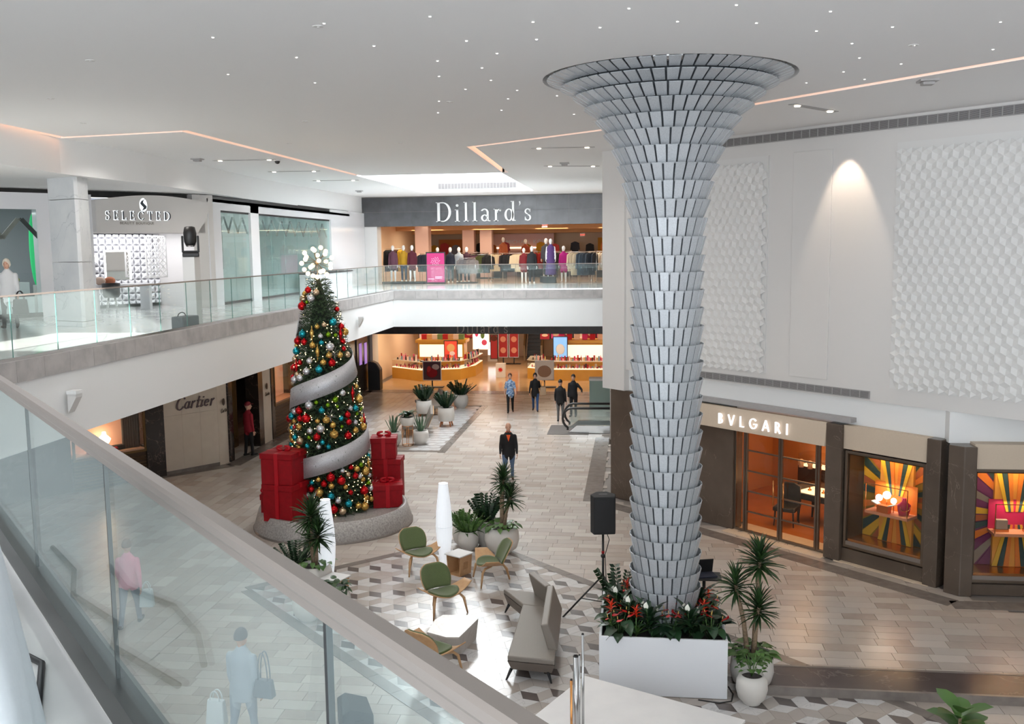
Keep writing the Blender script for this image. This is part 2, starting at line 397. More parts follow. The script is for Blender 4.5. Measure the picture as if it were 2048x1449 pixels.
# ================================================================= ceiling with skylight and cove grooves
cb = MB().box(-13.35, -12, CZ, 12, 50, CZ + .35); ceil = st(cb.build('ceiling', 'ceiling_white'))
cut = MB(); cut.box(-9.6, 33.6, 9, -4.5, 44.6, 11); cut.box(-7.3, 4.6, 9, -4.4, 9.2, 11)
def groove(p, q, wd=.20):
    p, q = Vector(p), Vector(q); u = (q - p).normalized(); w_ = Vector((-u.y, u.x)) * wd / 2; a, b = p - u * wd / 2, q + u * wd / 2
    return [tuple(a - w_), tuple(b - w_), tuple(b + w_), tuple(a + w_)]
grooves = [((-12.3, 10), (-12.5, 18.6)), ((-12.5, 18.6), (-12.6, 20.7)), ((-12.6, 20.7), (-9.5, 20.2)), ((-9.5, 20.2), (-9.5, 33.5)), ((-4.35, 33.5), (-4.1, 24.9)), ((-4.1, 24.9), (-.45, 21.8)), ((-.45, 21.8), (5.6, 14.6)), ((5.6, 14.6), (9.5, 10.6))]
cutters = [cut.build('cutter', 'white')]
cutters.append(MB().lathe([(1.93, 0), (1.93, .18)], 64, (.52, 15.55, CZ - .005)).build('cutter', 'white'))
for g in grooves: cutters.append(MB().prism(groove(*g), 9, CZ + .16).build('cutter', 'white'))
for c in cutters:
    b = ceil.modifiers.new('cut', 'BOOLEAN'); b.object = c; b.operation = 'DIFFERENCE'; b.solver = 'EXACT'
dg = bpy.context.evaluated_depsgraph_get(); me = bpy.data.meshes.new_from_object(ceil.evaluated_get(dg)); ceil.modifiers.clear(); ceil.data = me
me.materials.clear(); me.materials.append(M['ceiling_white']); me.polygons.foreach_set('material_index', [0] * len(me.polygons))
for c in cutters: bpy.data.objects.remove(c)
for g in grooves:
    p, q = Vector(g[0]), Vector(g[1]); o = MB().prism(groove(p, q, .05), CZ + .12, CZ + .15).build('cove_light', 'peach_led')
    tag(o, 'peach light strip recessed in a ceiling groove', 'light strip', 'cove light strips in the ceiling grooves')
sk = struct('window_1')   # skylight well
mb = MB()
for x0, y0, x1, y1 in ((-9.7, 33.5, -9.59, 44.7), (-4.51, 33.5, -4.4, 44.7), (-9.7, 33.5, -4.4, 33.61), (-9.7, 44.59, -4.4, 44.7)): mb.box(x0, y0, CZ + .02, x1, y1, 14.4)
mb.build('well_lining', 'fascia_white', sk)  # walls run unseen far above the ceiling, heightened to block low sun
vent = thing('air_grille', 'long grey air grille on the end wall of the skylight well', 'grille', (-8.9, 44.56, 9.66))
MB().box(0, -.02, 0, 3.6, 0, .24).build('backing', 'grille_dark', vent)
for k in range(25): MB().box(k * .15 - .006, -.035, 0, k * .15 + .006, -.015, .24).build('bar', 'grille', vent)
# dropped ceiling and bulkhead over the left walkway
bulk = [(-12.45, -12), (-12.5, 18.3), (-12.75, 20.8), (-12.6, 24.4), (-12.85, 29), (-13.2, 33), (-13.3, 38), (-13.35, 47.5), (-24, 47.5), (-24, -12)]
st(MB().prism(bulk[:8] + [(-13.8, 47.5), (-13.8, 29.5), (-24, 29.5), (-24, -12)], 8.72, CZ + .3).build('ceiling_dropped', 'ceiling_white'))
# ================================================================= right walls
wr = MB(); dbox(wr, -3.2, 12, -.4, 0, 3.62, CZ + .3); wr_o = st(wr.build('wall_right', 'white_wall'))
wb = MB(); dbox(wb, -2.9, 6.7, -.55, -.12, 3.0, 3.62); wb.prism([(6.2, 19.9), (12, 19.9), (12, 20.4), (6.2, 20.4)], 3.0, 3.62); st(wb.build('wall_right_band', 'fascia_white'))
st(MB().prism([(-.85, 26.95), (-.25, 26.35), (.2, 26.8), (.2, 34.8), (-.85, 34.8)], 3.05, CZ + .3).build('wall_right_return', 'white_wall'))
mb = MB().prism([(-.62, 26.8), (-.2, 26.4), (.2, 26.8), (.2, 34.2), (-.62, 34.2)], 0, 3.05); st(mb.build('wall_right_lower', mat('brown_marble', sr(96, 84, 74), .25, nz=(1.6, .7, sr(82, 70, 61)), vein=(.7, .0025, sr(130, 118, 106)), var=.04)))
p = struct('trim_2'); MB().box(-.82, 34.1, .16, .1, 34.78, 3.05).build('pillar_cladding', mat('pale_marble', sr(206, 202, 198), .3, vein=(.7, .008, sr(150, 144, 140))), p); MB().box(-.84, 34.08, 0, .1, 34.8, .16).build('plinth', 'brown_marble', p)
# relief panels: a grid of folded rhombus tiles on the upper wall
def relief(t0, t1, z0, z1, label):
    o = thing('relief_panel', label, 'wall panel', (diag(t0)[0], diag(t0)[1], 0), R(-45))
    b = MB().box(0, -.03, z0, t1 - t0, 0, z1).build('backing_board', 'white', o)
    sx, sz = .215, .248
    mb = MB(); n = 0
    for j in range(int((z1 - z0) / (sz * .75)) + 1):
        for i in range(int((t1 - t0) / sx) + 2):
            cx, cz = i * sx + (j % 2) * sx / 2, z0 + .12 + j * sz * .75
            if not (.10 < cx < t1 - t0 - .10 and z0 + .11 < cz < z1 - .11): continue
            v = [(cx, -.032, cz)] + [(cx + sx / math.sqrt(3) * math.cos(R(60 * k + 90)), -.032 - (.042 if k % 2 else 0), cz + sz / 2 * math.sin(R(60 * k + 90))) for k in range(6)]
            mb.add([(v[0][0], -.062, v[0][2])] + v[1:], [(0, 1 + k, 1 + (k + 1) % 6) for k in range(6)])
            n += 1
    stuff(mb.build('folded_tiles', 'white', o)); return o
relief(.0, 2.07, 3.95, 8.96, 'white folded hexagon relief panel on the upper wall beside the tall column')
relief(5.24, 9.6, 3.95, 8.96, 'large white folded hexagon relief panel on the upper wall at the right edge')
o = thing('wall_recess_panel', 'plain tall narrow white panel between the two relief panels', 'wall panel', (*diag(2.74), 0), R(-45))
MB().box(0, -.03, 3.97, .99, 0, 8.97).build('panel', 'white_wall', o, bevel=.006)
def grille_run(t0, t1, z0, z1, n, label):
    o = thing('air_grille', label, 'grille', (*diag(t0), 0), R(-45)); w_ = (t1 - t0) / n
    MB().box(0, -.012, z0, t1 - t0, 0, z1).build('backing', 'grille_dark', o)
    for zz in (z0, z1 - .012): MB().box(0, -.03, zz, t1 - t0, -.01, zz + .012).build('frame', 'grille', o)
    for k in range(n + 1): MB().box(k * w_ - .008, -.03, z0, k * w_ + .008, -.01, z1).build('divider', 'grille', o)
    lv = MB()
    for k in range(9): zz = z0 + .014 + k * (z1 - z0 - .024) / 9; lv.box(0, -.024, zz, t1 - t0, -.012, zz + .007)
    stuff(lv.build('louvres', 'grille', o)); return o
grille_run(-.2, 9.4, 9.25, 9.44, 46, 'long row of grey air grilles at the top of the right wall')
grille_run(-.4, 4.77, 3.66, 3.83, 23, 'row of grey air grilles above the jewellery shop entrance')
dbm = MB(); dbox(dbm, -1, 4.4, -.12, .10, 3.10, 3.2); dbm.build('ledge', 'grille', struct('trim_3'))

st(MB().box(-24.4, -12, -.3, -24, 63, 10).build('wall_left', 'white_wall')); st(MB().box(-24, -12.4, -.3, 12, -12, 10).build('wall_back', 'white_wall')); st(MB().box(12, -12, -.3, 12.4, 63, 10).build('wall_right_far', 'white_wall'))
st(MB().box(-24.4, 63, -.3, 12.4, 63.4, 10).build('wall_end', 'white_wall'))
st(MB().box(3.2, -12, -.3, 12, 4, -.02).build('floor_near', 'floor_stone'))
# ================================================================= figures
import numpy as np
mat('skin', sr(206, 160, 136), .55); mat('mannequin_white', sr(232, 230, 228), .4)
COLM = {}
def cm(rgb, rough=.8, nz=None):
    k = (rgb, rough, nz)
    if k not in COLM: COLM[k] = mat('cloth_%02x%02x%02x' % rgb + ('p' if nz else ''), sr(*rgb), rough, nz=nz)
    return COLM[k]
def rotx(v, a): c, s_ = math.cos(a), math.sin(a); return Vector((v.x, v.y * c - v.z * s_, v.y * s_ + v.z * c))
def figure(name, label, cat, loc, rz, h, top, legs, skin='skin', shoes=None, hair=None, hair_style='short', legp=((0, 0), (0, 0)), armp=((0, 12, 10), (0, 12, 10)), lean=0,
           coat=0.0, skirt=None, sleeve=True, bulk=1.0, voxel=.017, hands=True, collar=None, group=None, bare_legs=False, face=True, head_turn=0):
    """a standing or walking figure facing -Y; angles in degrees, (swing, bend) for legs, (swing, out, bend) for arms; left side of the picture first"""
    root = thing(name, label, cat, loc, rz, group, h / 1.75)
    segs = []                                             # (a, b, ra, rb, tag)
    tops, legm, shoem = cm(top) if isinstance(top, tuple) else top, cm(legs) if isinstance(legs, tuple) else legs, cm(shoes) if shoes else None
    ln = R(lean); hipz = .93
    sp = lambda z, y=0: Vector((0, 0, hipz)) + rotx(Vector((0, y, z - hipz)), ln)
    b = bulk
    rings = [(.80 - coat * .55, .155 + coat * .06, .105 + coat * .05), (.86, .168, .115), (.93, .172, .118), (1.02, .158, .108), (1.10, .150, .104), (1.20, .165, .112), (1.30, .172, .120), (1.35, .160, .112), (1.40, .130, .094), (1.44, .098, .078), (1.49, .062, .058)]
    mb = MB(); v = []; n = 20
    for z, rx, ry in rings:
        for i in range(n):
            q = sp(z); a = 2 * PI * i / n
            v.append(q + Vector((math.cos(a) * rx * b, math.sin(a) * ry * b * 1.05, 0)))
    o0 = len(rings)
    mb.add(v, [(j * n + i, j * n + (i + 1) % n, (j + 1) * n + (i + 1) % n, (j + 1) * n + i) for j in range(o0 - 1) for i in range(n)] + [tuple(range(n - 1, -1, -1)), tuple((o0 - 1) * n + i for i in range(n))])
    for z, rx, ry in rings[1:-1]: segs.append((sp(z) - Vector((rx * b * .45, 0, 0)), sp(z) + Vector((rx * b * .45, 0, 0)), ry * b, ry * b, 0))
    if coat: segs.append((sp(.82 - coat * .55), sp(.86), .15 * b, .14 * b, 0))
    if skirt:                                             # flared skirt or dress hem
        sz, sr_ = skirt
        mb.lathe([(sr_, sz), (sr_ * .85, (sz + .9) / 2), (.16 * b, .93), (.14, .98)], 20, sy=.75); segs += [(Vector((x, 0, sz + .02)), Vector((x * .5, 0, .92)), sr_ * .6, .12, 3) for x in (-sr_ * .45, 0, sr_ * .45)]
    def limb(pts, rad, tag_):
        mb.tube(pts, rad, 12)
        for p, r in zip(pts, rad): mb.sph(p, r, 12, 8)
        for i in range(len(pts) - 1): segs.append((pts[i], pts[i + 1], rad[i], rad[i + 1], tag_))
    for k, sx in enumerate((-1, 1)):
        sw, bd = R(legp[k][0]), R(legp[k][1])
        hp = Vector((sx * .088 * b, 0, .90)); kn = hp + rotx(Vector((sx * .004, 0, -.42)), -sw); an = kn + rotx(Vector((sx * .002, 0, -.41)), -sw + bd)
        fr = .66 if bare_legs else 1
        limb([hp, hp.lerp(kn, .5), kn], [.092 * b, .078 * b * (.9 if bare_legs else 1), .058 * (1 if bare_legs else 1.1)], 1); limb([kn, kn.lerp(an, .35), an], [.057, .056, .037 if bare_legs else .05], 1)
        fa = max(-.5, min(.5, (bd - sw) * .6)); f1 = an + rotx(Vector((sx * .02, -.15, -.045)), fa); f0 = an + rotx(Vector((0, .05, -.04)), fa)
        limb([f0, f0.lerp(f1, .55), f1], [.038, .042, .032], 2)
        s2, out, be = armp[k]
        s2, out, be = R(s2), R(out), R(be); sh = sp(1.345) + Vector((sx * .158 * b, 0, 0))
        d = rotx(Vector((sx * math.sin(out), 0, -math.cos(out))), -s2); el = sh + d * .285; d2 = rotx(Vector((sx * math.sin(out) * .35, 0, -math.cos(out))), -s2 - be).normalized(); wr_ = el + d2 * .25
        limb([sh, sh.lerp(el, .5), el], [.060 * b, .052 * b, .044 * b], 0 if sleeve else 4); limb([el, el.lerp(wr_, .4), wr_], [.044 * b, .040 * b, .029], 0 if sleeve is True else 4)
        if hands:
            hm = MB(); fw_ = d2; side = Vector((sx, 0, 0)); side = (side - fw_ * side.dot(fw_)).normalized(); fn = fw_.cross(side).normalized() * (1 if sx < 0 else -1)
            if fn.y > 0: fn = -fn                     # the thumb points forward
            T = Matrix((side, fn, fw_)).transposed()
            hm.sph(wr_ + fw_ * .052, (.017, .040, .058), 10, 8, T)
            for q, (off, l_) in enumerate(((-.030, .062), (-.010, .076), (.010, .080), (.029, .070))):
                p0 = wr_ + fw_ * .088 + fn * off; p1 = p0 + (fw_ - side * .25).normalized() * l_ * .5; p2 = p1 + (fw_ - side * .9).normalized() * l_ * .5; hm.tube([p0, p1, p2], [.0095, .009, .007], 6)
            p0 = wr_ + fw_ * .035 + fn * .035; hm.tube([p0, p0 + (fw_ * .6 + fn * .8) * .035, p0 + (fw_ + fn * .7 - side * .3) * .055], [.012, .011, .008], 6)
            hm.build('hand', skin, root)
    nk = sp(1.47); hc = sp(1.625) + Vector((0, -.02, 0))
    limb([sp(1.44), nk, sp(1.55)], [.075, .056, .052], 4)
    hr = Matrix.Rotation(R(head_turn), 3, 'Z')
    def H(x, y, z): return hc + hr @ (Vector((x, y, z)) * 1.08)
    mb.sph(H(0, .01, .02), (.083, .102, .114), 16, 12, hr); mb.sph(H(0, -.025, -.045), (.064, .068, .082), 14, 10, hr)
    mb.tube([H(0, -.088, .015), H(0, -.112, -.022), H(0, -.085, -.035)], [.009, .015, .012], 6)
    for sx in (-1, 1): mb.sph(H(sx * .076, .012, -.005), (.012, .022, .032), 8, 6, hr)
    segs += [(H(0, .01, .02), H(0, -.02, -.05), .10, .07, 4), (H(0, -.09, 0), H(0, -.10, -.02), .02, .02, 4)]
    me = mb.mesh('body'); o = bpy.data.objects.new('body', me); col.objects.link(o)
    rm_ = o.modifiers.new('r', 'REMESH'); rm_.mode = 'VOXEL'; rm_.voxel_size = voxel; rm_.use_smooth_shade = True
    sm_ = o.modifiers.new('s', 'SMOOTH'); sm_.factor = .5; sm_.iterations = 3
    dg = bpy.context.evaluated_depsgraph_get(); me2 = bpy.data.meshes.new_from_object(o.evaluated_get(dg)); bpy.data.objects.remove(o)
    for m_ in (tops, legm, shoem or (M[skin] if isinstance(skin, str) else skin), (cm(collar) if isinstance(collar, tuple) else tops) if not skirt else (cm(skirt[2]) if False else tops), M[skin]): me2.materials.append(m_)
    npol = len(me2.polygons); ctr = np.empty(npol * 3); me2.polygons.foreach_get('center', ctr); ctr = ctr.reshape(-1, 3)
    best = np.full(npol, 1e9); idx = np.zeros(npol, int)
    for a, bb, ra, rb, tg in segs:
        A, D = np.array(a), np.array(bb - a); t = np.clip(((ctr - A) @ D) / max(1e-9, D @ D), 0, 1); dd = np.linalg.norm(ctr - A - t[:, None] * D, axis=1) - (ra + (rb - ra) * t)
        k = dd < best; best[k] = dd[k]; idx[k] = tg
    if bare_legs: idx[idx == 2] = 1
    me2.polygons.foreach_set('material_index', idx.astype(np.int32)); me2.name = 'body'
    bo = bpy.data.objects.new('body', me2); col.objects.link(bo); bo.parent = root
    if face:
        for sx in (-1, 1): MB().sph(H(sx * .032, -.084, .012), (.012, .007, .007), 8, 6, hr).build('eye', 'black', bo)
        MB().sph(H(0, -.088, -.072), (.024, .006, .006), 8, 6, hr).build('mouth', cm((150, 84, 76)), bo)
    if hair:
        hm = MB(); cut_ = {'short': -.01, 'bob': -.085, 'cap': .02, 'long': -.22}[hair_style]; T = hr
        nu, nv, vv = 20, 14, []
        for j in range(nv + 1):
            a = PI * j / nv - PI / 2
            for i in range(nu):
                ph = 2 * PI * i / nu; q = Vector((.092 * math.cos(a) * math.cos(ph), .114 * math.cos(a) * math.sin(ph) + .012, .126 * math.sin(a) + .026))
                front = max(0, -math.sin(ph)); lim = cut_ + front ** 1.5 * (.075 - cut_); q.z = max(q.z, lim)
                if hair_style in ('bob', 'long') and q.z < .0: q.x *= 1.1; q.y = q.y * 1.05 + .008
                vv.append(hc + T @ q)
        hm.add(vv, [(j * nu + i, j * nu + (i + 1) % nu, (j + 1) * nu + (i + 1) % nu, (j + 1) * nu + i) for j in range(nv) for i in range(nu)], True)
        if hair_style == 'cap': hm.sph(H(0, -.11, .055), (.07, .055, .012), 12, 6, hr)
        hm.build('hair' if hair_style != 'cap' else 'cap', cm(hair, .6), root)
    if collar and not skirt: MB().lathe([(.10, 1.40), (.078, 1.49), (.06, 1.5)], 16, sy=.95, cap=False).build('collar', cm(collar), root); MB().slab([(0, 1.22), (.06, 1.42), (-.06, 1.42)], (0, 1, -.15), (0, -.30 * b, 0), (1, 0, 0), (0, .12, 1), .05).build('shirt_front', cm(collar), root)
    return root
WALK = dict(legp=((18, 6), (-14, 12)), armp=((-16, 13, 12), (16, 13, 18)))
WALK2 = dict(legp=((-14, 14), (16, 5)), armp=((14, 13, 18), (-14, 13, 12)))
mat('patterned_blue', sr(46, 92, 150), .8, nz=(14, 1, sr(196, 216, 232)))
o = figure('person', 'bald man in black jacket with orange collar and blue jeans walking towards the lounge', 'person', (-3.7, 28.4, 0), R(8), 1.76, (22, 22, 24), (86, 108, 138), shoes=(104, 74, 58), collar=(232, 92, 40), bulk=1.16, coat=.05, legp=((10, 4), (-8, 10)), armp=((10, 10, 20), (10, 10, 20)))
figure('person', 'woman in blue patterned blouse and black trousers walking from the department store', 'person', (-5.16, 40.4, 0), R(6), 1.68, M['patterned_blue'], (18, 18, 20), shoes=(30, 28, 28), hair=(96, 64, 46), bulk=1.02, sleeve='half', coat=.04, **WALK)
w2 = figure('person', 'woman in black coat and blue jeans with tan shoulder bag', 'person', (-4.14, 40.8, 0), R(4), 1.65, (16, 16, 18), (44, 76, 124), shoes=(20, 20, 22), hair=(38, 28, 24), hair_style='bob', bulk=1.05, coat=.18, **WALK2)
figure('person', 'person with dark cap seen from behind in black jacket and grey trousers by the escalator', 'person', (-2.9, 38.5, 0), R(172), 1.68, (20, 20, 22), (104, 104, 104), shoes=(18, 18, 18), hair=(22, 20, 20), hair_style='cap', bulk=1.05, coat=.06, armp=((0, 10, 15), (0, 12, 30)), face=False)
figure('person', 'man in black sweater with hand on hip facing the lounge by the escalator', 'person', (-2.45, 39.7, 0), R(-12), 1.74, (18, 20, 24), (26, 28, 32), shoes=(18, 18, 18), hair=(24, 20, 18), bulk=1.05, armp=((0, 8, 10), (-10, 38, 75)))
figure('person', 'doorman in red jacket and black trousers standing at the dark shop entrance', 'person', (-13.0, 31.35, 0), R(150), 1.84, (150, 22, 40), (16, 15, 16), shoes=(14, 13, 13), hair=(120, 18, 30), hair_style='cap', coat=.02, armp=((0, 8, 8), (0, 8, 8)), head_turn=-35, face=True, legp=((4, 0), (-5, 2)))
wl = figure('person', 'white haired woman in pale grey coat carrying a black bag on the upper walkway', 'person', (-14.6, 21.35, U), R(20), 1.62, (214, 214, 214), (34, 32, 34), shoes=(60, 50, 46), hair=(226, 216, 200), hair_style='bob', bulk=1.14, coat=.24, legp=((14, 4), (-10, 10)), armp=((4, 12, 18), (8, 10, 10)))
pk = figure('person', 'woman in pink top and grey trousers walking below the near glass', 'person', (-9.3, 16.5, 0), R(190), 1.66, (226, 150, 170), (112, 118, 132), shoes=(60, 56, 58), hair=(120, 92, 76), bulk=1.08, **WALK)
gy = figure('person', 'person in pale grey suit walking away below the near glass with shoulder bag', 'person', (-5.42, 12.46, 0), R(170), 1.72, (178, 186, 196), (160, 168, 180), shoes=(70, 70, 76), hair=(96, 92, 96), bulk=1.12, coat=.16, legp=((10, 4), (-10, 10)), armp=((4, 10, 10), (6, 8, 12)), face=False)
def bag(label, cat, loc, d, m, rz=0, handle=.16):
    t = thing('bag', label, cat, loc, rz); x, y, z = d
    MB().add([(-x / 2, -y / 2, 0), (x / 2, -y / 2, 0), (x / 2, y / 2, 0), (-x / 2, y / 2, 0), (-x * .42, -y * .3, z), (x * .42, -y * .3, z), (x * .42, y * .3, z), (-x * .42, y * .3, z)], [(3, 2, 1, 0), (4, 5, 6, 7), (0, 1, 5, 4), (1, 2, 6, 5), (2, 3, 7, 6), (3, 0, 4, 7)]).build('bag_body', m, t, bevel=.02)
    for s_ in (-1, 1): MB().tube([(math.cos(a) * x * .25, s_ * y * .26, z - .01 + math.sin(a) * handle) for a in [PI * k / 10 for k in range(11)]], .009, 6).build('handle', m, t)
    return t
bag('black handbag carried by the woman on the upper walkway', 'handbag', (-14.22, 21.2, U + .33), (.34, .16, .36), 'black_rough', R(20), .2)
bag('tan shoulder bag of the woman in the black coat', 'handbag', (-3.80, 40.72, .72), (.28, .12, .34), cm((176, 148, 120)), R(10), .3)
bag('grey shoulder bag of the person in the grey suit', 'handbag', (-5.08, 12.4, .78), (.3, .14, .26), cm((120, 126, 136)), R(-10), .4)
bag('white paper carrier bag held by the person in the grey suit', 'carrier bag', (-5.84, 12.5, .30), (.3, .14, .36), cm((232, 236, 238), .6), R(-10), .14)
bag('pale plastic carrier bag held by the woman in pink', 'carrier bag', (-8.96, 16.5, .40), (.26, .14, .34), cm((190, 200, 202), .6), R(10), .14)
# ================================================================= lettering
def stroke_letters(sign, text, h, o, ux, uz, nrm, depth, m, glyphs, spacing=.08, m_side=None):
    """letters as raised strokes; glyph = (advance, [ (kind, data...) ]) in units of cap height"""
    x = 0; o, ux, uz, nrm = map(Vector, (o, ux, uz, nrm))
    for ch in text:
        if ch == ' ': x += .35; continue
        adv, parts = glyphs[ch]; mb = MB()
        for p in parts: mb.slab([((x + a) * h, b * h) for a, b in p], nrm, o, ux, uz, depth)
        mb.build('letter', m, sign); x += adv + spacing
    return x * h
def poly_arc(cx, cy, rx, ry, a0, a1, w0, w1, n=18):
    """ring segment with stroke width w0 on the sides and w1 at top and bottom"""
    A = [R(a0 + (a1 - a0) * k / n) for k in range(n + 1)]; quads = []
    def P(a, s_): return (cx + math.cos(a) * (rx + s_ * w0 / 2), cy + math.sin(a) * (ry + s_ * w1 / 2))
    return [[P(A[k], -1), P(A[k], 1), P(A[k + 1], 1), P(A[k + 1], -1)] for k in range(n)]
def rct(x0, y0, x1, y1): return [(x0, y0), (x1, y0), (x1, y1), (x0, y1)]
def stem(x, w_, y0, y1, s0=True, s1=True, e=.07): return [rct(x, y0, x + w_, y1)] + ([rct(x - e, y0, x + w_ + e, y0 + .035)] if s0 else []) + ([rct(x - e, y1 - .035, x + w_ * .9, y1)] if s1 else [])
SER = {
 'D': (.82, stem(.08, .13, 0, 1) + [rct(.2, 0, .38, .05), rct(.2, .95, .38, 1)] + poly_arc(.36, .5, .37, .475, -90, 90, .13, .05)),
 'i': (.30, stem(.09, .11, 0, .62) + poly_arc(.145, .82, .035, .035, 0, 360, .07, .07, 10)),
 'l': (.30, stem(.09, .11, 0, 1)),
 'a': (.50, poly_arc(.2, .5, .14, .115, 0, 170, .10, .05) + [rct(.31, .03, .41, .5), rct(.4, 0, .5, .04)] + poly_arc(.2, .17, .14, .15, 20, 340, .10, .045)),
 'r': (.40, stem(.08, .11, 0, .62) + poly_arc(.31, .42, .12, .17, 60, 180, .06, .06) + poly_arc(.35, .55, .03, .03, 0, 360, .06, .06, 8)),
 'd': (.58, poly_arc(.25, .31, .18, .29, 0, 360, .11, .05) + [rct(.41, 0, .52, 1), rct(.34, .965, .45, 1), rct(.5, 0, .59, .035)]),
 "'": (.12, [[(.03, .98), (.10, .98), (.11, .86), (.03, .74), (.06, .86)]]),
 's': (.40, poly_arc(.2, .47, .12, .12, 20, 270, .08, .055) + poly_arc(.2, .16, .13, .14, -160, 90, .085, .055) + [rct(.30, .44, .34, .6), rct(.05, .02, .09, .2)]),
 'S': (.52, poly_arc(.26, .74, .19, .22, 25, 270, .08, .05) + poly_arc(.26, .27, .2, .24, -155, 90, .09, .05) + [rct(.42, .70, .46, .98), rct(.05, .02, .09, .3)]),
 'E': (.58, stem(.08, .11, 0, 1) + [rct(.18, 0, .55, .045), rct(.18, .955, .52, 1), rct(.18, .48, .42, .525), rct(.51, 0, .55, .2), rct(.48, .8, .52, 1), rct(.39, .4, .43, .6)]),
 'L': (.56, stem(.08, .11, 0, 1) + [rct(.18, 0, .54, .045), rct(.5, 0, .54, .24)]),
 'C': (.74, poly_arc(.4, .5, .33, .475, 42, 318, .1, .05) + [rct(.62, .7, .66, .98)]),
 'T': (.66, stem(.275, .11, 0, 1, True, False) + [rct(.03, .955, .63, 1), rct(.03, .78, .07, 1), rct(.59, .78, .63, 1)])}
def slant(pp, k=.32): return [[(x + y * k, y) for x, y in p] for p in pp]
def stk(a, b, w_): dx, dy = b[0] - a[0], b[1] - a[1]; l = math.hypot(dx, dy); nx, ny = -dy / l * w_ / 2, dx / l * w_ / 2; return [(a[0] - nx, a[1] - ny), (b[0] - nx, b[1] - ny), (b[0] + nx, b[1] + ny), (a[0] + nx, a[1] + ny)]
SCR = {k: (adv, slant(pp)) for k, (adv, pp) in {
 'C': (.62, poly_arc(.36, .45, .30, .47, 40, 330, .12, .07)),
 'a': (.46, poly_arc(.2, .28, .15, .25, 0, 360, .09, .06) + [rct(.32, .02, .42, .54), stk((.38, .05), (.50, .12), .06)]),
 'r': (.36, [rct(.06, 0, .16, .54), stk((.14, .4), (.3, .54), .09)]),
 't': (.32, [rct(.1, 0, .2, .85), rct(0, .5, .34, .57), stk((.16, .04), (.32, .10), .06)]),
 'i': (.24, [rct(.06, 0, .16, .54), stk((.12, .05), (.24, .12), .06)] + poly_arc(.13, .74, .03, .03, 0, 360, .06, .06, 8)),
 'e': (.42, poly_arc(.2, .28, .15, .25, 10, 330, .09, .06) + [rct(.06, .27, .34, .33)])}.items()}
def font_text(name, text, size, T, m, parent, ext=.004):
    """plain sans lettering, one mesh per letter"""
    cu = bpy.data.curves.new(name, 'FONT'); x = 0
    for ch in text:
        if ch == ' ': x += size * .4; continue
        c = bpy.data.curves.new(name, 'FONT'); c.body = ch; c.size = size; c.extrude = ext; t_ = bpy.data.objects.new(name, c); col.objects.link(t_)
        dg = bpy.context.evaluated_depsgraph_get(); me = bpy.data.meshes.new_from_object(t_.evaluated_get(dg)); bpy.data.objects.remove(t_)
        xs = [v.co.x for v in me.vertices]; 
        if not xs: continue
        setm(me, m); o = inst(name, me, parent, T @ Matrix.Translation((x - min(xs), 0, 0))); x += max(xs) - min(xs) + size * .16
    return x
# ================================================================= department store shell
def face_mtx(o, ux, uz):
    ux, uz = Vector(ux), Vector(uz); n = ux.cross(uz); return Matrix.Translation(o) @ Matrix((ux, uz, n)).transposed().to_4x4()
wf = struct('wall_far')
for k in range(11):
    for j in range(2): MB().box(-13.95 + k * 1.55, 47.5, 8.05 + j * .71, -13.945 + (k + 1) * 1.55 - .012, 47.9, 8.05 + (j + 1) * .71 - .008).build('granite_panel', 'granite', wf)
MB().box(-13.95, 47.52, 8.06, 3, 47.9, 9.5).build('backing', 'grout', wf)
for j in range(4): MB().box(-13.95, 47.5, U + j * .72, -13.3, 47.9, U + (j + 1) * .72 - .008).build('granite_panel', 'granite', wf)
for k in range(9): MB().box(-13.6 + k * 1.9, 47.5, 2.72, -13.6 + (k + 1) * 1.9 - .012, 47.9, 3.9).build('granite_panel', 'granite_low', wf)
for j in range(3): MB().box(-14.2, 47.45, j * .95, -13.3, 47.9, (j + 1) * .95 - .008).build('granite_panel', 'granite_low', wf)
mat('letter_white', (.85, .86, .86), .35); mat('letter_grey', sr(150, 142, 136), .35, .3)
sg = thing('store_sign', "raised white serif letters reading Dillard's on the dark granite band upstairs", 'sign', (-9.62, 47.5, 8.24))
stroke_letters(sg, "Dillard's", .95, (0, 0, 0), (1, 0, 0), (0, 0, 1), (0, -1, 0), .07, 'letter_white', SER, .155)
sg = thing('store_sign', "grey serif letters reading Dillard's half hidden behind the balcony on the ground floor", 'sign', (-8.72, 47.5, 2.76))
stroke_letters(sg, "Dillard's", .52, (0, 0, 0), (1, 0, 0), (0, 0, 1), (0, -1, 0), .05, 'letter_grey', SER, .155)
mat('shop_wall', sr(236, 214, 186), .7); mat('shop_wall_pink', sr(228, 196, 186), .7); mat('shop_ceiling', sr(226, 208, 190), .7); mat('shop_soffit', sr(196, 150, 104), .7)
mat('upper_shop_floor', sr(198, 176, 158), .15, nz=(1.5, .5, sr(182, 158, 140)))
MB().box(-13.3, 46.9, U - .02, 4.9, 62.9, U + .006).build('shop_floor', 'upper_shop_floor', fu)
mb = MB().box(-13.4, 62, 0, 5, 62.4, 9.5).box(4.6, 47.9, 0, 5, 62, 9.5).box(-13.9, 47.9, 0, -13.3, 62, 9.5); st(mb.build('wall_store_interior', 'shop_wall'))
MB().box(-13.28, 47.52, U, -12.62, 48.3, 8.05).build('entrance_jamb', 'white', wf)
MB().box(-13.45, 47.52, 0, -13.02, 48.6, 2.72).build('entrance_jamb', 'white', wf)
sc_ = st(MB().box(-13.4, 47.9, 8.28, 5, 62, 8.5).build('ceiling_store_upper', 'shop_ceiling')); mb = MB()
for y0, z0 in ((50.2, 8.1), (54.2, 7.95), (58.2, 7.8)): MB().box(-13.4, y0, z0, 5, y0 + .5, 8.3).build('soffit_band', 'shop_soffit', sc_)
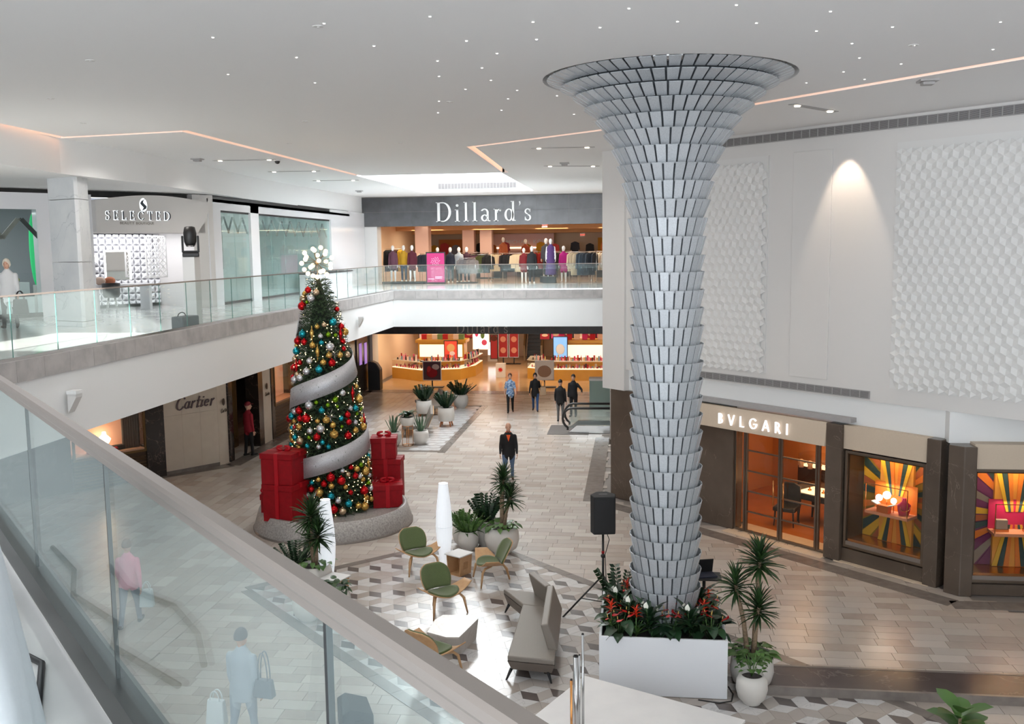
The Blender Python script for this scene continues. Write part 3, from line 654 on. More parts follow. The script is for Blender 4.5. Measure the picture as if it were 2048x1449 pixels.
MB().box(-8.6, 48.6, 8.24, -3.2, 49.0, 8.27).build('cove_panel', mat('warm_panel', (1, .85, .6), emit=(1, .78, .5), es=3), sc_)
st(MB().box(-13.4, 47.9, 3.3, 5, 62, 3.6).build('ceiling_store_lower', 'shop_ceiling'))
mat('warm_bulb', (1, .9, .7), emit=(1, .82, .58), es=9)
for k, (x, y) in enumerate([(-12.0, 48.4), (-10.4, 49.4), (-8.6, 48.5), (-6.4, 49.4), (-4.2, 48.4), (-2.2, 49.2), (-11.2, 52), (-9, 52.4), (-7.2, 51.6), (-5, 52.4), (-2.8, 52), (-10, 56), (-7, 56.4), (-4, 56), (-1.6, 56)]):
    t = thing('downlight', 'round recessed downlight in the upper store ceiling', 'downlight', (x, y, 8.27), 0, 'downlights of the upper store'); MB().cyl((0, 0, -.03), (0, 0, .005), .13, .13, 16).build('trim_ring', 'white', t); MB().cyl((0, 0, -.045), (0, 0, -.03), .09, .09, 12).build('bulb', 'warm_bulb', t)
for x in (-11.5, -8, -4.5, -1): 
    for y in (49.8, 54.5): lamp('store_light', 'AREA', (x, y, 8.0), 62, (1, .80, .58), 1.8, aim=(x, y, 0)); lamp('store_light', 'AREA', (x, y - .3, 3.2), 66, (1, .78, .54), 1.8, aim=(x, y, 0))
# store columns and back wall pieces upstairs
for x, y, wd in ((-11.4, 52.6, .75), (-9.6, 57, .7), (-8.5, 56.6, .7)): tag(MB().box(x - wd / 2, y - wd / 2, U, x + wd / 2, y + wd / 2, 8.28).build('store_column', 'shop_wall_pink', bevel=.02), {-11.4: 'broad pinkish square column near the pink poster stand', -9.6: 'square store column left of the lit brand wall', -8.5: 'square store column beside the lit brand wall'}[x], 'column')
bw = thing('brand_wall', 'pale pink lit wall bay with MICHAEL KORS lettering at the back of the upper store', 'wall bay', (-9.0, 60.6, U)); MB().box(0, 0, 0, 4.1, .3, 2.6).build('bay_panel', mat('pale_pink', sr(244, 206, 200), .6), bw); MB().box(.1, -.04, 1.7, 4, 0, 1.76).build('light_shelf', 'warm_panel', bw)
font_text('letter', 'MICHAEL KORS', .34, face_mtx((1.15, -.01, 1.98), (1, 0, 0), (0, 0, 1)), 'letter_white', bw)
for k, (x, m_) in enumerate(((-2.2, (206, 142, 40)), (.2, (206, 150, 50)), (-12.2, (198, 120, 60)))): tag(MB().box(x, 60.9, U + .9, x + 1.7, 61.1, U + 2.3).build('wall_panel', cm(m_)), ('amber wall display panel at the back right of the upper store', 'amber wall display panel at the far right of the upper store', 'orange wall display panel at the back left of the upper store')[k], 'panel')
for k, (x, y, z) in enumerate(((-4.5, 49.9, 7.95), (-3.0, 58, 7.55))): 
    t = thing('exit_sign', ('red EXIT sign below the cove panel of the upper store', 'red EXIT sign deep in the upper store')[k], 'sign', (x, y, z)); MB().box(-.14, -.03, 0, .14, .03, .2).build('case', 'white', t); font_text('letter', 'EXIT', .13, face_mtx((-.12, -.031, .05), (1, 0, 0), (0, 0, 1)), mat('exit_red', (.8, .05, .03), emit=(1, .06, .03), es=1.5), t)
# pink poster stand, banner
ps = thing('poster_stand', 'magenta poster in a black frame at the upper store entrance', 'poster stand', (-10.12, 47.2, U)); MB().box(0, 0, .02, .97, .05, 1.58).build('frame', 'black', ps); MB().box(.05, -.006, .1, .92, 0, 1.52).build('poster', mat('magenta', sr(184, 38, 108), .5), ps)
pw = mat('poster_pale', sr(232, 160, 190), .6); mb = MB()
for k in range(26): a = k * 2.4; r_ = .035 * math.sqrt(k); mb.cyl((.48 + r_ * 1.3 * math.cos(a), -.007, 1.13 + r_ * 1.2 * math.sin(a)), (.48 + r_ * 1.3 * math.cos(a), -.011, 1.13 + r_ * 1.2 * math.sin(a)), .024, n=8)
mb.build('bouquet_print', pw, ps); font_text('letter', 'GIFT LOVE', .1, face_mtx((.24, -.008, .75), (1, 0, 0), (0, 0, 1)), pw, ps, .002)
for k, (a, b, c) in enumerate(((.1, .4, .24), (.45, .8, .34), (.45, .78, .27))): MB().box(a, -.01, c, b, -.006, c + .05).build('print_block', pw, ps)
bn = thing('banner', 'narrow white and red banner beside the granite pier of the upper store', 'banner', (-13.55, 47.42, U)); MB().box(-.12, 0, .02, .14, .03, 2.2).build('sheet', 'white', bn)
for z0, z1, m_ in ((1.55, 2.15, (160, 40, 50)), (.85, .93, (206, 40, 110)), (.6, .66, (206, 40, 110)), (.05, .12, (206, 40, 110))): MB().box(-.1, -.008, z0, .12, 0, z1).build('print_block', cm(m_), bn)
# mannequins
def plat(label, x, y, rx, ry, h=.12): return tag(MB().lathe([(1, 0), (1, h * .8), (.97, h)], 32, (x, y, U), rx, ry).build('display_platform', 'black'), label, 'platform')
plat('low dark oval platform under the three left mannequins', -11.4, 47.95, 1.15, .42)
plat('small dark round platform by the grey skirts', -8.25, 48.2, .55, .35, .06); plat('low dark round platform deeper in the upper store', -8.3, 55.6, .7, .5, .06)
MQ = dict(skin='mannequin_white', voxel=.024, face=False, hands=True, group=None)
A0 = ((0, 10, 8), (0, 10, 8)); wht = M['mannequin_white']
figure('mannequin', 'mannequin in mauve long sleeved dress on the oval platform', 'mannequin', (-11.95, 47.95, U + .12), 0, 1.80, (96, 58, 74), wht, skirt=(.62, .20), armp=A0, bare_legs=True, **MQ)
figure('mannequin', 'mannequin in mustard top behind the two dresses on the oval platform', 'mannequin', (-11.45, 48.15, U + .12), 0, 1.80, (186, 142, 30), (44, 56, 74), armp=A0, **MQ)
figure('mannequin', 'mannequin in burgundy velvet top and black skirt on the oval platform', 'mannequin', (-10.95, 47.85, U + .12), 0, 1.80, (84, 22, 40), wht, skirt=(.6, .19), armp=A0, legp=((4, 0), (-6, 4)), bare_legs=True, **MQ)
figure('mannequin', 'slim mannequin in black outfit right of the store entrance', 'mannequin', (-4.95, 47.75, U), R(10), 1.80, (26, 26, 30), (30, 30, 34), armp=A0, **MQ)
figure('mannequin', 'mannequin in dark grey suit behind the purple gown', 'mannequin', (-4.35, 48.9, U + .3), 0, 1.88, (62, 60, 64), (54, 52, 56), armp=A0, coat=.1, **MQ)
figure('mannequin', 'mannequin in long purple gown on a black cube', 'mannequin', (-4.0, 47.5, U + .33), 0, 1.82, (74, 46, 98), (74, 46, 98), skirt=(.08, .27), sleeve=False, armp=A0, **MQ)
figure('mannequin', 'mannequin in magenta top and grey skirt beside the purple gown', 'mannequin', (-3.45, 48.6, U), R(-10), 1.80, (178, 20, 120), wht, skirt=(.55, .19), armp=A0, bare_legs=True, **MQ)
figure('mannequin', 'mannequin in red top and tan skirt left of the black outfit', 'mannequin', (-5.45, 48.7, U), R(10), 1.72, (122, 26, 34), wht, skirt=(.6, .19), armp=A0, bare_legs=True, **MQ)
figure('mannequin', 'mannequin in beige checked coat at the right edge of the upper store', 'mannequin', (-1.35, 48.4, U), R(-15), 1.82, (176, 164, 150), (60, 64, 72), coat=.3, armp=A0, **MQ)
figure('mannequin', 'mannequin with rust jacket raised at the middle of the upper store', 'mannequin', (-7.1, 53.4, U + .5), 0, 1.80, (176, 96, 60), (60, 66, 84), armp=A0, **MQ)
figure('mannequin', 'mannequin in brown and red blouse deep in the upper store', 'mannequin', (-5.9, 53.6, U + .4), 0, 1.80, (142, 60, 30), (40, 38, 40), armp=A0, **MQ)
for k, (x, y) in enumerate(((-9.95, 49.3), (-9.35, 49.6), (-8.95, 49.9), (-8.6, 50.2))): figure('mannequin', ('mannequin in black top left behind the pink poster', 'mannequin in navy top behind the pink poster', 'mannequin in pale blue top right behind the pink poster', 'mannequin in dark plum top furthest behind the pink poster')[k], 'mannequin', (x, y, U), 0, 1.80, ((20, 20, 22), (30, 36, 52), (170, 180, 190), (60, 28, 44))[k], (34, 34, 38), armp=A0, **MQ)
cubes = ((-4.05, 47.35, .62, .55, .32), (-4.35, 48.9, .6, .6, .298))
for k, (x, y, a, b, h) in enumerate(cubes): tag(MB().box(x - a / 2, y - b / 2, U, x + a / 2, y + b / 2, U + h).build('display_cube', 'black', bevel=.01), ('black display cube under the purple gown', 'black display cube under the dark grey suit')[k], 'display cube')
tag(MB().box(-9.0, 50.8, U, -8.3, 51.3, U + 1.0).build('display_plinth', 'shop_wall_pink', bevel=.01), 'pale plinth right of the pink poster', 'plinth')
# racks of garments
gm = []
for k in range(4):
    aw, ah = ((.46, .9), (.42, 1.1), (.5, .72), (.36, .62))[k]
    gm.append([(-.05, 0), (-aw / 2, -.09), (-aw / 2 - .05, -ah * .7), (-aw / 2 + .05, -ah * .72), (-aw / 2 + .05, -ah), (aw / 2 - .03, -ah), (aw / 2 - .05, -ah * .72), (aw / 2 + .05, -ah * .7), (aw / 2, -.09), (.05, 0)])
garm = {}
def garment(k, colr):
    if (k, colr) not in garm:
        mb = MB().slab(gm[k], (0, 1, 0), (0, -.035, 0), (1, 0, 0), (0, 0, 1), .07); garm[k, colr] = setm(mb.mesh('garment'), cm(colr))
    return garm[k, colr]
def rack(label, x, y, rz, L, n, kinds, cols, word, h=1.45, turn=55):
    t = thing('clothes_rack', label, 'clothes rack', (x, y, U), rz)
    MB().cyl((-L / 2, 0, h), (L / 2, 0, h), .014, n=8).build('hanging_bar', 'steel', t)
    for s_ in (-1, 1): MB().cyl((s_ * L / 2, 0, 0), (s_ * L / 2, 0, h), .016, n=8).build('upright', 'steel', t); MB().box(s_ * L / 2 - .02, -.28, 0, s_ * L / 2 + .02, .28, .03).build('foot', 'steel', t)
    for k in range(n):
        xx = -L / 2 + .08 + (L - .16) * k / max(1, n - 1); q = Matrix.Translation((x, y, U + h - .05)) @ Matrix.Rotation(rz, 4, 'Z') @ Matrix.Translation((xx, 0, 0)) @ Matrix.Rotation(R(turn + rnd.uniform(-12, 12)), 4, 'Z')
        o = bpy.data.objects.new('garment', garment(kinds[k % len(kinds)], cols[k * len(cols) // n])); col.objects.link(o); o.matrix_world = q
        tag(o, word, 'garment', word)
BL, NV, YE, BU, CR, GR, RD, PL = (22, 22, 25), (36, 42, 58), (206, 158, 28), (92, 26, 44), (214, 196, 164), (112, 108, 108), (150, 34, 36), (84, 50, 70)
rack('rack of black and yellow dresses at the left of the upper store', -12.2, 49.3, R(20), .95, 8, (1,), (BL, BL, (70, 40, 40), YE), 'long dress on the left black and yellow rack', 1.75, 40)
rack('rack of navy and yellow tops behind the burgundy mannequin', -10.5, 50.0, 0, 1.1, 8, (0, 2), (NV, NV, YE, YE), 'top on the navy and yellow rack', 1.5, 40)
rack('rack of dark clothes right of the pink poster', -8.6, 52.4, 0, 1.6, 9, (0, 2), (BL, BL, (48, 38, 50)), 'dark top on the rack right of the pink poster', 1.5)
rack('rack of grey pleated skirts on the small platform', -8.25, 48.3, R(15), .8, 5, (2,), (GR, (124, 116, 112)), 'grey skirt on the small platform rack', 1.25, 30)
rack('rack of cream and burgundy tops in mid store', -6.7, 51.8, 0, 1.7, 9, (0,), (CR, BU, BU, CR), 'top on the cream and burgundy rack', 1.45, 25)
rack('rack of plum tops behind the grey skirts', -7.9, 50.5, 0, 1.1, 6, (0, 2), (PL, (64, 70, 30), BL), 'top on the plum rack', 1.4, 40)
rack('rack of black and cream tops near the red mannequin', -6.0, 50.2, R(-10), 1.5, 8, (0, 2), (BL, CR, BL), 'top on the black and cream rack', 1.45, 30)
rack('chrome rack of denim and grey jackets at the right', -2.5, 48.5, R(10), 1.35, 9, (0, 1), ((206, 188, 160), (70, 84, 98), (60, 68, 78), (40, 46, 56)), 'jacket on the denim rack', 1.5, 35)
rack('rack of beige jackets near the right edge', -1.7, 50.2, R(20), 1.2, 7, (0,), ((196, 182, 164), (214, 204, 190), (170, 160, 148)), 'beige jacket on the right rack', 1.5, 35)
rack('rack of dark blouses behind the magenta mannequin', -3.2, 51.6, 0, 2.0, 9, (0, 2), (BL, RD, BL, (90, 84, 40)), 'blouse on the rack behind the magenta top', 1.45)
rack('rack of burgundy and rust tops at the middle right', -4.6, 54.6, 0, 2.4, 9, (0, 2), (RD, (160, 90, 40), BL, BU), 'top on the burgundy and rust rack', 1.5)
for k in range(14):
    c = ((196, 144, 30), (150, 40, 40), (60, 64, 76), (30, 30, 34), (168, 92, 40), (120, 30, 40), (206, 160, 60))[k % 7]
    o = bpy.data.objects.new('garment', garment((0, 2)[k % 2], c)); col.objects.link(o); o.location = (-12.4 + k * .98, 60.4 - (k % 3) * 1.6, U + 1.95 + (k % 2) * .12); tag(o, 'top displayed high on the back wall of the upper store', 'garment', 'tops displayed along the back of the upper store')
    tag(MB().box(-12.9 + k * .98, 58.9 - (k % 3) * 1.5, U, -12.2 + k * .98, 59.4 - (k % 3) * 1.5, U + .95).build('display_table', cm(((70, 60, 60), (50, 44, 48), (96, 70, 60), (40, 40, 44))[k % 4]), bevel=.02), 'low clothes table at the back of the upper store', 'table', 'low tables at the back of the upper store')
# ================================================================= upper left shops on the diagonal
LA, LD, LN = Vector((-17, 24.3)), Vector((.582, .813)), Vector((.813, -.582))
def ldg(t, d=0): q = LA + LD * t + LN * d; return (q.x, q.y)
def lbox(mb, t0, t1, d0, d1, z0, z1): return mb.prism([ldg(t0, d0), ldg(t1, d0), ldg(t1, d1), ldg(t0, d1)], z0, z1)
LRZ = math.atan2(LD.y, LD.x)
wls = struct('wall_left_shops')
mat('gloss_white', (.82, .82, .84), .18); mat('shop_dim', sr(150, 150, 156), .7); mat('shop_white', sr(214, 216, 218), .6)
lbox(MB(), -4, .2, -.3, 0, 8.15, 8.6).build('shop_header', 'gloss_white', wls); lbox(MB(), .2, 2.75, -.3, 0, 8.15, 8.6).build('shop_header', 'gloss_white', wls)
lbox(MB(), 1.2, 2.75, -.3, 0, U, 8.15).build('shop_pier', 'gloss_white', wls); lbox(MB(), -4, 1.2, -.02, .02, U, U + .12).build('shop_sill', 'dark_steel', wls)
lbox(MB(), -4, 6.3, -.5, -.3, 8.55, 8.72).build('shadow_gap', 'dark_steel', wls)
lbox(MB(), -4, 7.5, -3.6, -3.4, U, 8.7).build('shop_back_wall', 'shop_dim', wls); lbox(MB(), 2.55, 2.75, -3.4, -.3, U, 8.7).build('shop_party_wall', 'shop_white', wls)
tag(lbox(MB(), -4, 1.2, -.012, 0, U + .12, 8.15).build('shop_window_pane', 'shop_glass'), 'large shop window pane left of the marble column', 'window')
def zigzag(parent, o, ux, n, w_, h, m, th=.05, mono=True):
    """frieze of upright chevrons"""
    o, ux = Vector(o), Vector(ux)
    for k in range(n):
        for off in (0, .13):
            for s_ in (-1, 1):
                a = (k * w_ + w_ / 2 + s_ * off * .5, h); b = (k * w_ + w_ / 2 + s_ * (w_ / 2 + off * .5), 0)
                MB().slab(stk(a, b, th), ux.cross(Vector((0, 0, 1))), o, ux, (0, 0, 1), .01).build('chevron', m if (k + (s_ > 0)) % 2 else 'letter_grey', parent)
t = thing('window_frieze', 'band of slanted chevron stripes across the left shop window', 'decal'); zigzag(t, (*ldg(-1.6, -.06), 7.35), (LD.x, LD.y, 0), 3, .95, .55, 'black', .07)
t = thing('shop_poster', 'dark SELECTED poster with a pale bust in the left shop window', 'poster', (*ldg(-.9, -.25), U + 1.45), LRZ); MB().box(0, -.01, 0, 1.15, .03, 1.3).build('panel', 'black_rough', t)
stroke_letters(t, 'SELECTED', .1, (.28, -.012, .98), (1, 0, 0), (0, 0, 1), (0, -1, 0), .004, 'letter_grey', SER, .1); MB().sph((.62, -.012, .5), (.15, .012, .2), 14, 10).sph((.62, -.012, .2), (.27, .01, .18), 14, 8).build('bust_print', cm((150, 160, 168)), t)
t = thing('green_display', 'bright green oval panel standing in the left shop window', 'display', (*ldg(1.72, -1.0), U), LRZ)
MB().sph((-.22, 0, 1.85), (.16, .03, 1.05), 20, 16).build('glowing_panel', mat('green_glow', sr(30, 200, 120), .4, emit=sr(20, 190, 110), es=.4), t); MB().box(-.3, -.12, 0, -.14, .12, .85).build('base', 'white', t)
t = thing('display_counter', 'white stepped counter with a plant in the left shop window', 'counter', (*ldg(.5, -.8), U), LRZ); MB().box(-.6, -.3, 0, .7, .3, .55).box(-.5, -.28, .6, .6, .28, .95).build('counter', 'gloss_white', t, bevel=.01); MB().box(-.6, -.31, .55, .7, .3, .6).build('shadow_line', 'dark_steel', t); MB().sph((.25, 0, 1.02), (.2, .12, .1), 10, 8).build('moss', cm((170, 170, 70)), t)
# ---- beauty boutique
fa = thing('boutique_fascia', 'pale curved shop fascia above the beauty boutique', 'fascia', (*ldg(2.75, 0), 0), LRZ)
top = [(3.6 * k / 24, 8.42 + .2 * math.sin(PI * (k / 24) * .92 + .12)) for k in range(25)]
MB().slab([(0, 7.52), (3.15, 7.52), (3.45, 7.9), (3.6, 8.36)] + top[::-1], (0, -1, 0), (0, .0, 0), (1, 0, 0), (0, 0, 1), .25).build('fascia_board', mat('pale_taupe', sr(214, 211, 208), .5), fa)
mat('sign_dark', sr(60, 68, 76), .4); mat('halo', (1, 1, 1), emit=(.9, .96, 1), es=1.1)
stuff_halo = None
sg = thing('shop_sign', 'backlit dark letters SELECTED with an S emblem on the boutique fascia', 'sign', (*ldg(3.02, .25), 7.89), LRZ)
hl = MB(); x = 0
for ch in 'SELECTED':
    adv, parts = SER[ch]
    for p_ in parts:
        c_0 = (sum(a for a, b in p_) / len(p_), sum(b for a, b in p_) / len(p_)); hl.slab([((x + a + (.05 if a > c_0[0] else -.05) * .5) * .25, (b + (.05 if b > c_0[1] else -.05) * .5) * .25) for a, b in p_], (0, -1, 0), (0, 0, 0), (1, 0, 0), (0, 0, 1), .006)
    x += adv + .42
hl.build('halo_light', 'halo', sg)
stroke_letters(sg, 'SELECTED', .25, (0, -.02, 0), (1, 0, 0), (0, 0, 1), (0, -1, 0), .03, 'sign_dark', SER, .42)
em = [(.0, .0), (.11, .06), (.13, .13), (.07, .19), (.03, .24), (.05, .30), (.11, .35), (-.01, .28), (-.04, .21), (0, .15), (.05, .10), (.03, .05)]
MB().slab([(1.1 + a * 1.1 + .02 * s_, .27 + b) for s_, (a, b) in [(0, q) for q in em]], (0, -1, 0), (0, -.02, 0), (1, 0, 0), (0, 0, 1), .03).build('emblem', 'sign_dark', sg); MB().sph((1.16, -.002, .44), (.12, .004, .2), 14, 10).build('halo_light', 'halo', sg)
font_text('letter', 'BEAUTY BOUTIQUE', .105, face_mtx((.42, -.01, -.13), (1, 0, 0), (0, 0, 1)), 'letter_grey', sg)
lbox(MB(), 2.75, 6.3, -.3, 0, 7.5, 8.45).build('shop_header', 'pale_taupe', wls); lbox(MB(), 5.9, 6.6, -3.4, 0, U, 8.7).build('shop_pier', 'pale_taupe', wls)
lbox(MB(), 2.75, 6, -3.4, -.3, 7.6, 7.7).build('shop_ceiling', 'shop_white', wls)
lx = lambda t, d: ldg(t, -d)
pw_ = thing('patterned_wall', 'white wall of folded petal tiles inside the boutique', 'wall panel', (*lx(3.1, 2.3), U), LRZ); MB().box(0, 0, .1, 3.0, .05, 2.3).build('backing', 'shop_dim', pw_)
pm = MB()
for k in range(4): a = R(45 + 90 * k); pm.add([(0, 0, 0), (.12 * math.cos(a - .5), -.015, .12 * math.sin(a - .5)), (.155 * math.cos(a), -.07, .155 * math.sin(a)), (.12 * math.cos(a + .5), -.015, .12 * math.sin(a + .5))], [(0, 1, 2, 3)])
pme = setm(pm.mesh('petal_tile'), 'gloss_white')
for i in range(13):
    for j in range(10): inst('petal_tile', pme, pw_, loc=(.14 + i * .225, -.01, .22 + j * .22))
t = thing('lit_mirror', 'tall mirror with glowing frame inside the boutique', 'mirror', (*lx(3.75, 1.6), U + .9), LRZ); MB().box(0, 0, 0, .85, .05, .92).build('glass', mat('mirror', (.8, .8, .78), .05, 1), t)
for a in ((0, -.02, 0, .05, 0, .92), (.8, -.02, 0, .85, 0, .92), (0, -.02, .87, .85, 0, .92)): MB().box(*a).build('lit_frame', mat('frame_glow', (1, 1, 1), emit=(1, .98, 1), es=4), t)
t = thing('lattice_screen', 'white fretwork screen hanging inside the boutique', 'screen', (*lx(4.75, .9), U + .95), LRZ); MB().box(0, 0, 0, .04, .03, 1.3).box(.66, 0, 0, .70, .03, 1.3).box(0, 0, 0, .7, .03, .04).box(0, 0, 1.26, .7, .03, 1.3).build('frame', 'white', t)
for i in range(3):
    for j in range(6):
        a, b = .04 + i * .207, .04 + j * .203
        for p_ in (stk((a, b), (a + .2, b + .2), .022), stk((a, b + .2), (a + .2, b), .022), stk((a + .1, b), (a + .1, b + .2), .018)): MB().slab(p_, (0, -1, 0), (0, .02, 0), (1, 0, 0), (0, 0, 1), .02).build('lattice_bar', 'white', t)
t = thing('desk', 'white desk at the front of the boutique', 'desk', (*lx(2.95, .5), U), LRZ); MB().box(0, 0, .74, 1.75, .6, .8).build('top', 'gloss_white', t); MB().box(1.65, 0, 0, 1.73, .6, .74).build('leg_panel', 'gloss_white', t); MB().box(.02, 0, 0, .10, .6, .74).build('leg_panel', 'gloss_white', t)
t = thing('chair', 'black moulded chair at the boutique desk', 'chair', (*lx(3.25, .15), U), LRZ + .5); MB().lathe([(.0, .42), (.2, .43), (.24, .5), (.26, .85), (.24, .85), (.22, .5)], 16, cap=False).build('shell', 'black', t)
for k in range(4): MB().cyl((.12 * math.cos(k * PI / 2), .12 * math.sin(k * PI / 2), .42), (.22 * math.cos(k * PI / 2), .22 * math.sin(k * PI / 2), 0), .014, .01, 6).build('leg', 'steel', t)
t = thing('globe_lamp', 'floor lamp with two glowing globes in the boutique', 'lamp', (*lx(3.2, 1.2), U), LRZ); MB().tube([(0, 0, 0), (0, 0, 1.0), (-.1, 0, 1.5), (-.35, 0, 1.7)], .012, 6).tube([(0, 0, 1.0), (.03, 0, 1.5)], .012, 6).build('stem', 'steel', t); MB().sph((-.35, 0, 1.72), .1).build('globe', 'frame_glow', t); MB().sph((.05, 0, 1.58), (.15, .12, .1)).build('globe', 'frame_glow', t)
for k, (tt, c) in enumerate(((3.2, (170, 150, 136)), (3.5, (150, 90, 60)))): tag(MB().sph((*lx(tt, .75), U + .91), (.17, .14, .12)).build('cushion', cm(c)), ('grey cushion on the boutique desk', 'brown cushion on the boutique desk')[k], 'cushion')
lamp('boutique_light', 'AREA', (*lx(4.4, 1.2), 7.55), 55, (.96, .96, 1), 1.8, aim=(*lx(4.4, 1.3), 0)); lamp('shop_light', 'AREA', (*lx(.3, 1.5), 8.1), 40, (1, 1, 1), 1.8, aim=(*lx(.3, 1.5), 0))
# ---- marble clad column
cp = [(-13.87, 22.02), (-12.95, 21.60), (-12.90, 21.68), (-13.0, 22.28), (-13.1, 22.45), (-13.75, 22.8), (-14.0, 22.5)]
t = thing('marble_column', 'pale veined marble clad column beside the boutique', 'column', (-13.35, 22.3, 0)); mat('column_marble', sr(216, 218, 219), .35, nz=(1.6, .7, sr(194, 198, 202)), vein=(.8, .008, sr(176, 180, 184)), var=.03)
for z0, z1 in ((U, 5.32), (5.33, 6.73), (6.74, 8.2), (8.21, 8.72)): MB().prism([(x + 13.35, y - 22.3) for x, y in cp], z0, z1).build('marble_drum', 'column_marble', t, bevel=.008)
# ---- white shop front along the walkway
wl2 = struct('wall_left_shopfront'); XW = -13.25
for y0, y1, z0, z1 in ((29.5, 30.45, U, 8.6), (32.95, 33.7, U, 8.6), (42.1, 47.5, U, 8.72), (30.45, 42.1, 8.26, 8.6)): MB().box(XW - .3, y0, z0, XW, y1, z1).build('white_pier', 'gloss_white', wl2)
MB().box(XW - .25, 29.5, 8.6, XW - .05, 45, 8.74).build('shadow_gap', 'dark_steel', wl2); MB().box(XW - .6, 29.3, 8.7, XW - .3, 47.5, 9.5).build('upper_wall', 'white_wall', wl2)
MB().box(XW - 4.2, 30, U, XW - 4, 45, 8.7).build('back_wall', mat('mint_wall', sr(212, 226, 224), .6), wl2); MB().box(XW - 4.2, 33.3, U, XW - .3, 33.4, 8.7).build('party_wall', 'shop_white', wl2); MB().box(XW - 4.2, 44.6, U, XW - .3, 44.8, 8.7).build('party_wall', 'mint_wall', wl2); MB().box(XW - 4.2, 29.5, 8.5, XW, 45, 8.6).build('shop_ceiling', 'shop_white', wl2)
for y0, y1, n, lab in ((30.5, 32.95, 2, 'tall narrow shop window with a portrait poster behind it'), (33.7, 42.1, 6, 'wide pale green tinted shop window behind the tree top')):
    t = thing('shop_window', lab, 'window', (XW - .1, y0, U))
    for k in range(n): MB().box(-.01, (y1 - y0) * k / n + .005, .08, .01, (y1 - y0) * (k + 1) / n - .005, 3.05).build('pane', mat('mint_glass_%d' % n, (1, 1, 1)) if False else 'mint_glass' if 'mint_glass' in M else glass('mint_glass', (.88, .97, .95), .06, dens=((.78, .93, .92), .10)), t)
    MB().box(-.03, 0, 0, .03, y1 - y0, .08).build('sill', 'dark_steel', t); MB().box(-.03, 0, 3.0, .03, y1 - y0, 3.08).build('head', 'dark_steel', t)
t = thing('window_frieze', 'black chevron band along the top of the narrow shop window', 'decal'); zigzag(t, (XW - .14, 30.55, 7.55), (0, 1, 0), 3, .78, .52, 'black', .06)
t = thing('window_frieze', 'black chevron band along the top of the wide shop window', 'decal'); zigzag(t, (XW - .14, 33.8, 7.5), (0, 1, 0), 8, 1.0, .56, 'black', .06)
t = thing('portrait_poster', 'framed close-up portrait poster in the narrow shop window', 'poster', (XW - .5, 30.6, U + 1.15), PI / 2); MB().box(0, 0, 0, 1.05, .04, 1.7).build('board', 'black', t); MB().box(.04, -.01, .04, 1.0, 0, 1.66).build('print', cm((196, 206, 206)), t); MB().sph((.66, -.012, .9), (.26, .008, .42), 18, 12).build('face_print', cm((214, 178, 150)), t); MB().sph((.86, -.008, 1.05), (.14, .006, .56), 12, 10).build('hair_print', cm((170, 140, 96)), t)
for sx in (-.1, .1): MB().sph((.64 + sx, -.022, 1.02), (.05, .003, .018), 8, 6).build('eye_print', 'black', t)
MB().sph((.64, -.022, .72), (.07, .003, .025), 8, 6).build('lip_print', cm((170, 80, 76)), t)
for k, (y, z) in enumerate(((34.6, 1.75), (38.2, 1.75), (36.4, .95), (40.2, 1.0))): 
    t = thing('wall_shelf', ('white shelf with bottles at the left of the wide window', 'white shelf with bottles right of middle in the wide window', 'low white shelf with bottles in the wide window', 'low white shelf with bottles at the right of the wide window')[k], 'shelf', (XW - 3.9, y, U + z), PI / 2); MB().box(0, 0, 0, 1.6, .3, .04).build('board', 'white', t)
    for q in range(6): tag(MB().lathe([(.045, 0), (.045, .14), (.018, .17), (.018, .22)], 10, (XW - 3.95 + .0, y + .15 + q * .25, U + z + .045)).build('bottle', cm(((200, 190, 180), (230, 224, 216), (180, 160, 150))[q % 3])), 'small pale bottle on a shelf of the wide window', 'bottle', 'bottles on the shelves of the wide window')
for k, (y, z) in enumerate(((35.6, 2.3), (38.8, 2.3), (31.6, 1.85))): tag(MB().box(XW - 3.6, y, U + z, XW - 3.55, y + .9, U + z + .2).build('wall_light', 'frame_glow'), ('small lit panel at the left of the wide window', 'small lit panel right of middle in the wide window', 'small lit panel in the narrow window')[k], 'light')
t = thing('counter', 'white counter with black top in front of the wide shop window', 'counter', (XW + .12, 37.4, U)); MB().box(0, 0, 0, .5, 5.6, .78).build('body', 'gloss_white', t); MB().box(-.02, -.03, .78, .54, 5.65, .83).build('top', 'black', t)
lamp('shop_light', 'AREA', (XW - 2.2, 38, 8.4), 45, (.93, 1, .99), 1.8, 5, aim=(XW - 2.2, 36, 0)); lamp('shop_light', 'AREA', (XW - 2, 31.6, 8.4), 40, (1, .97, .93), 1.5, aim=(XW - 2, 31.6, 0))
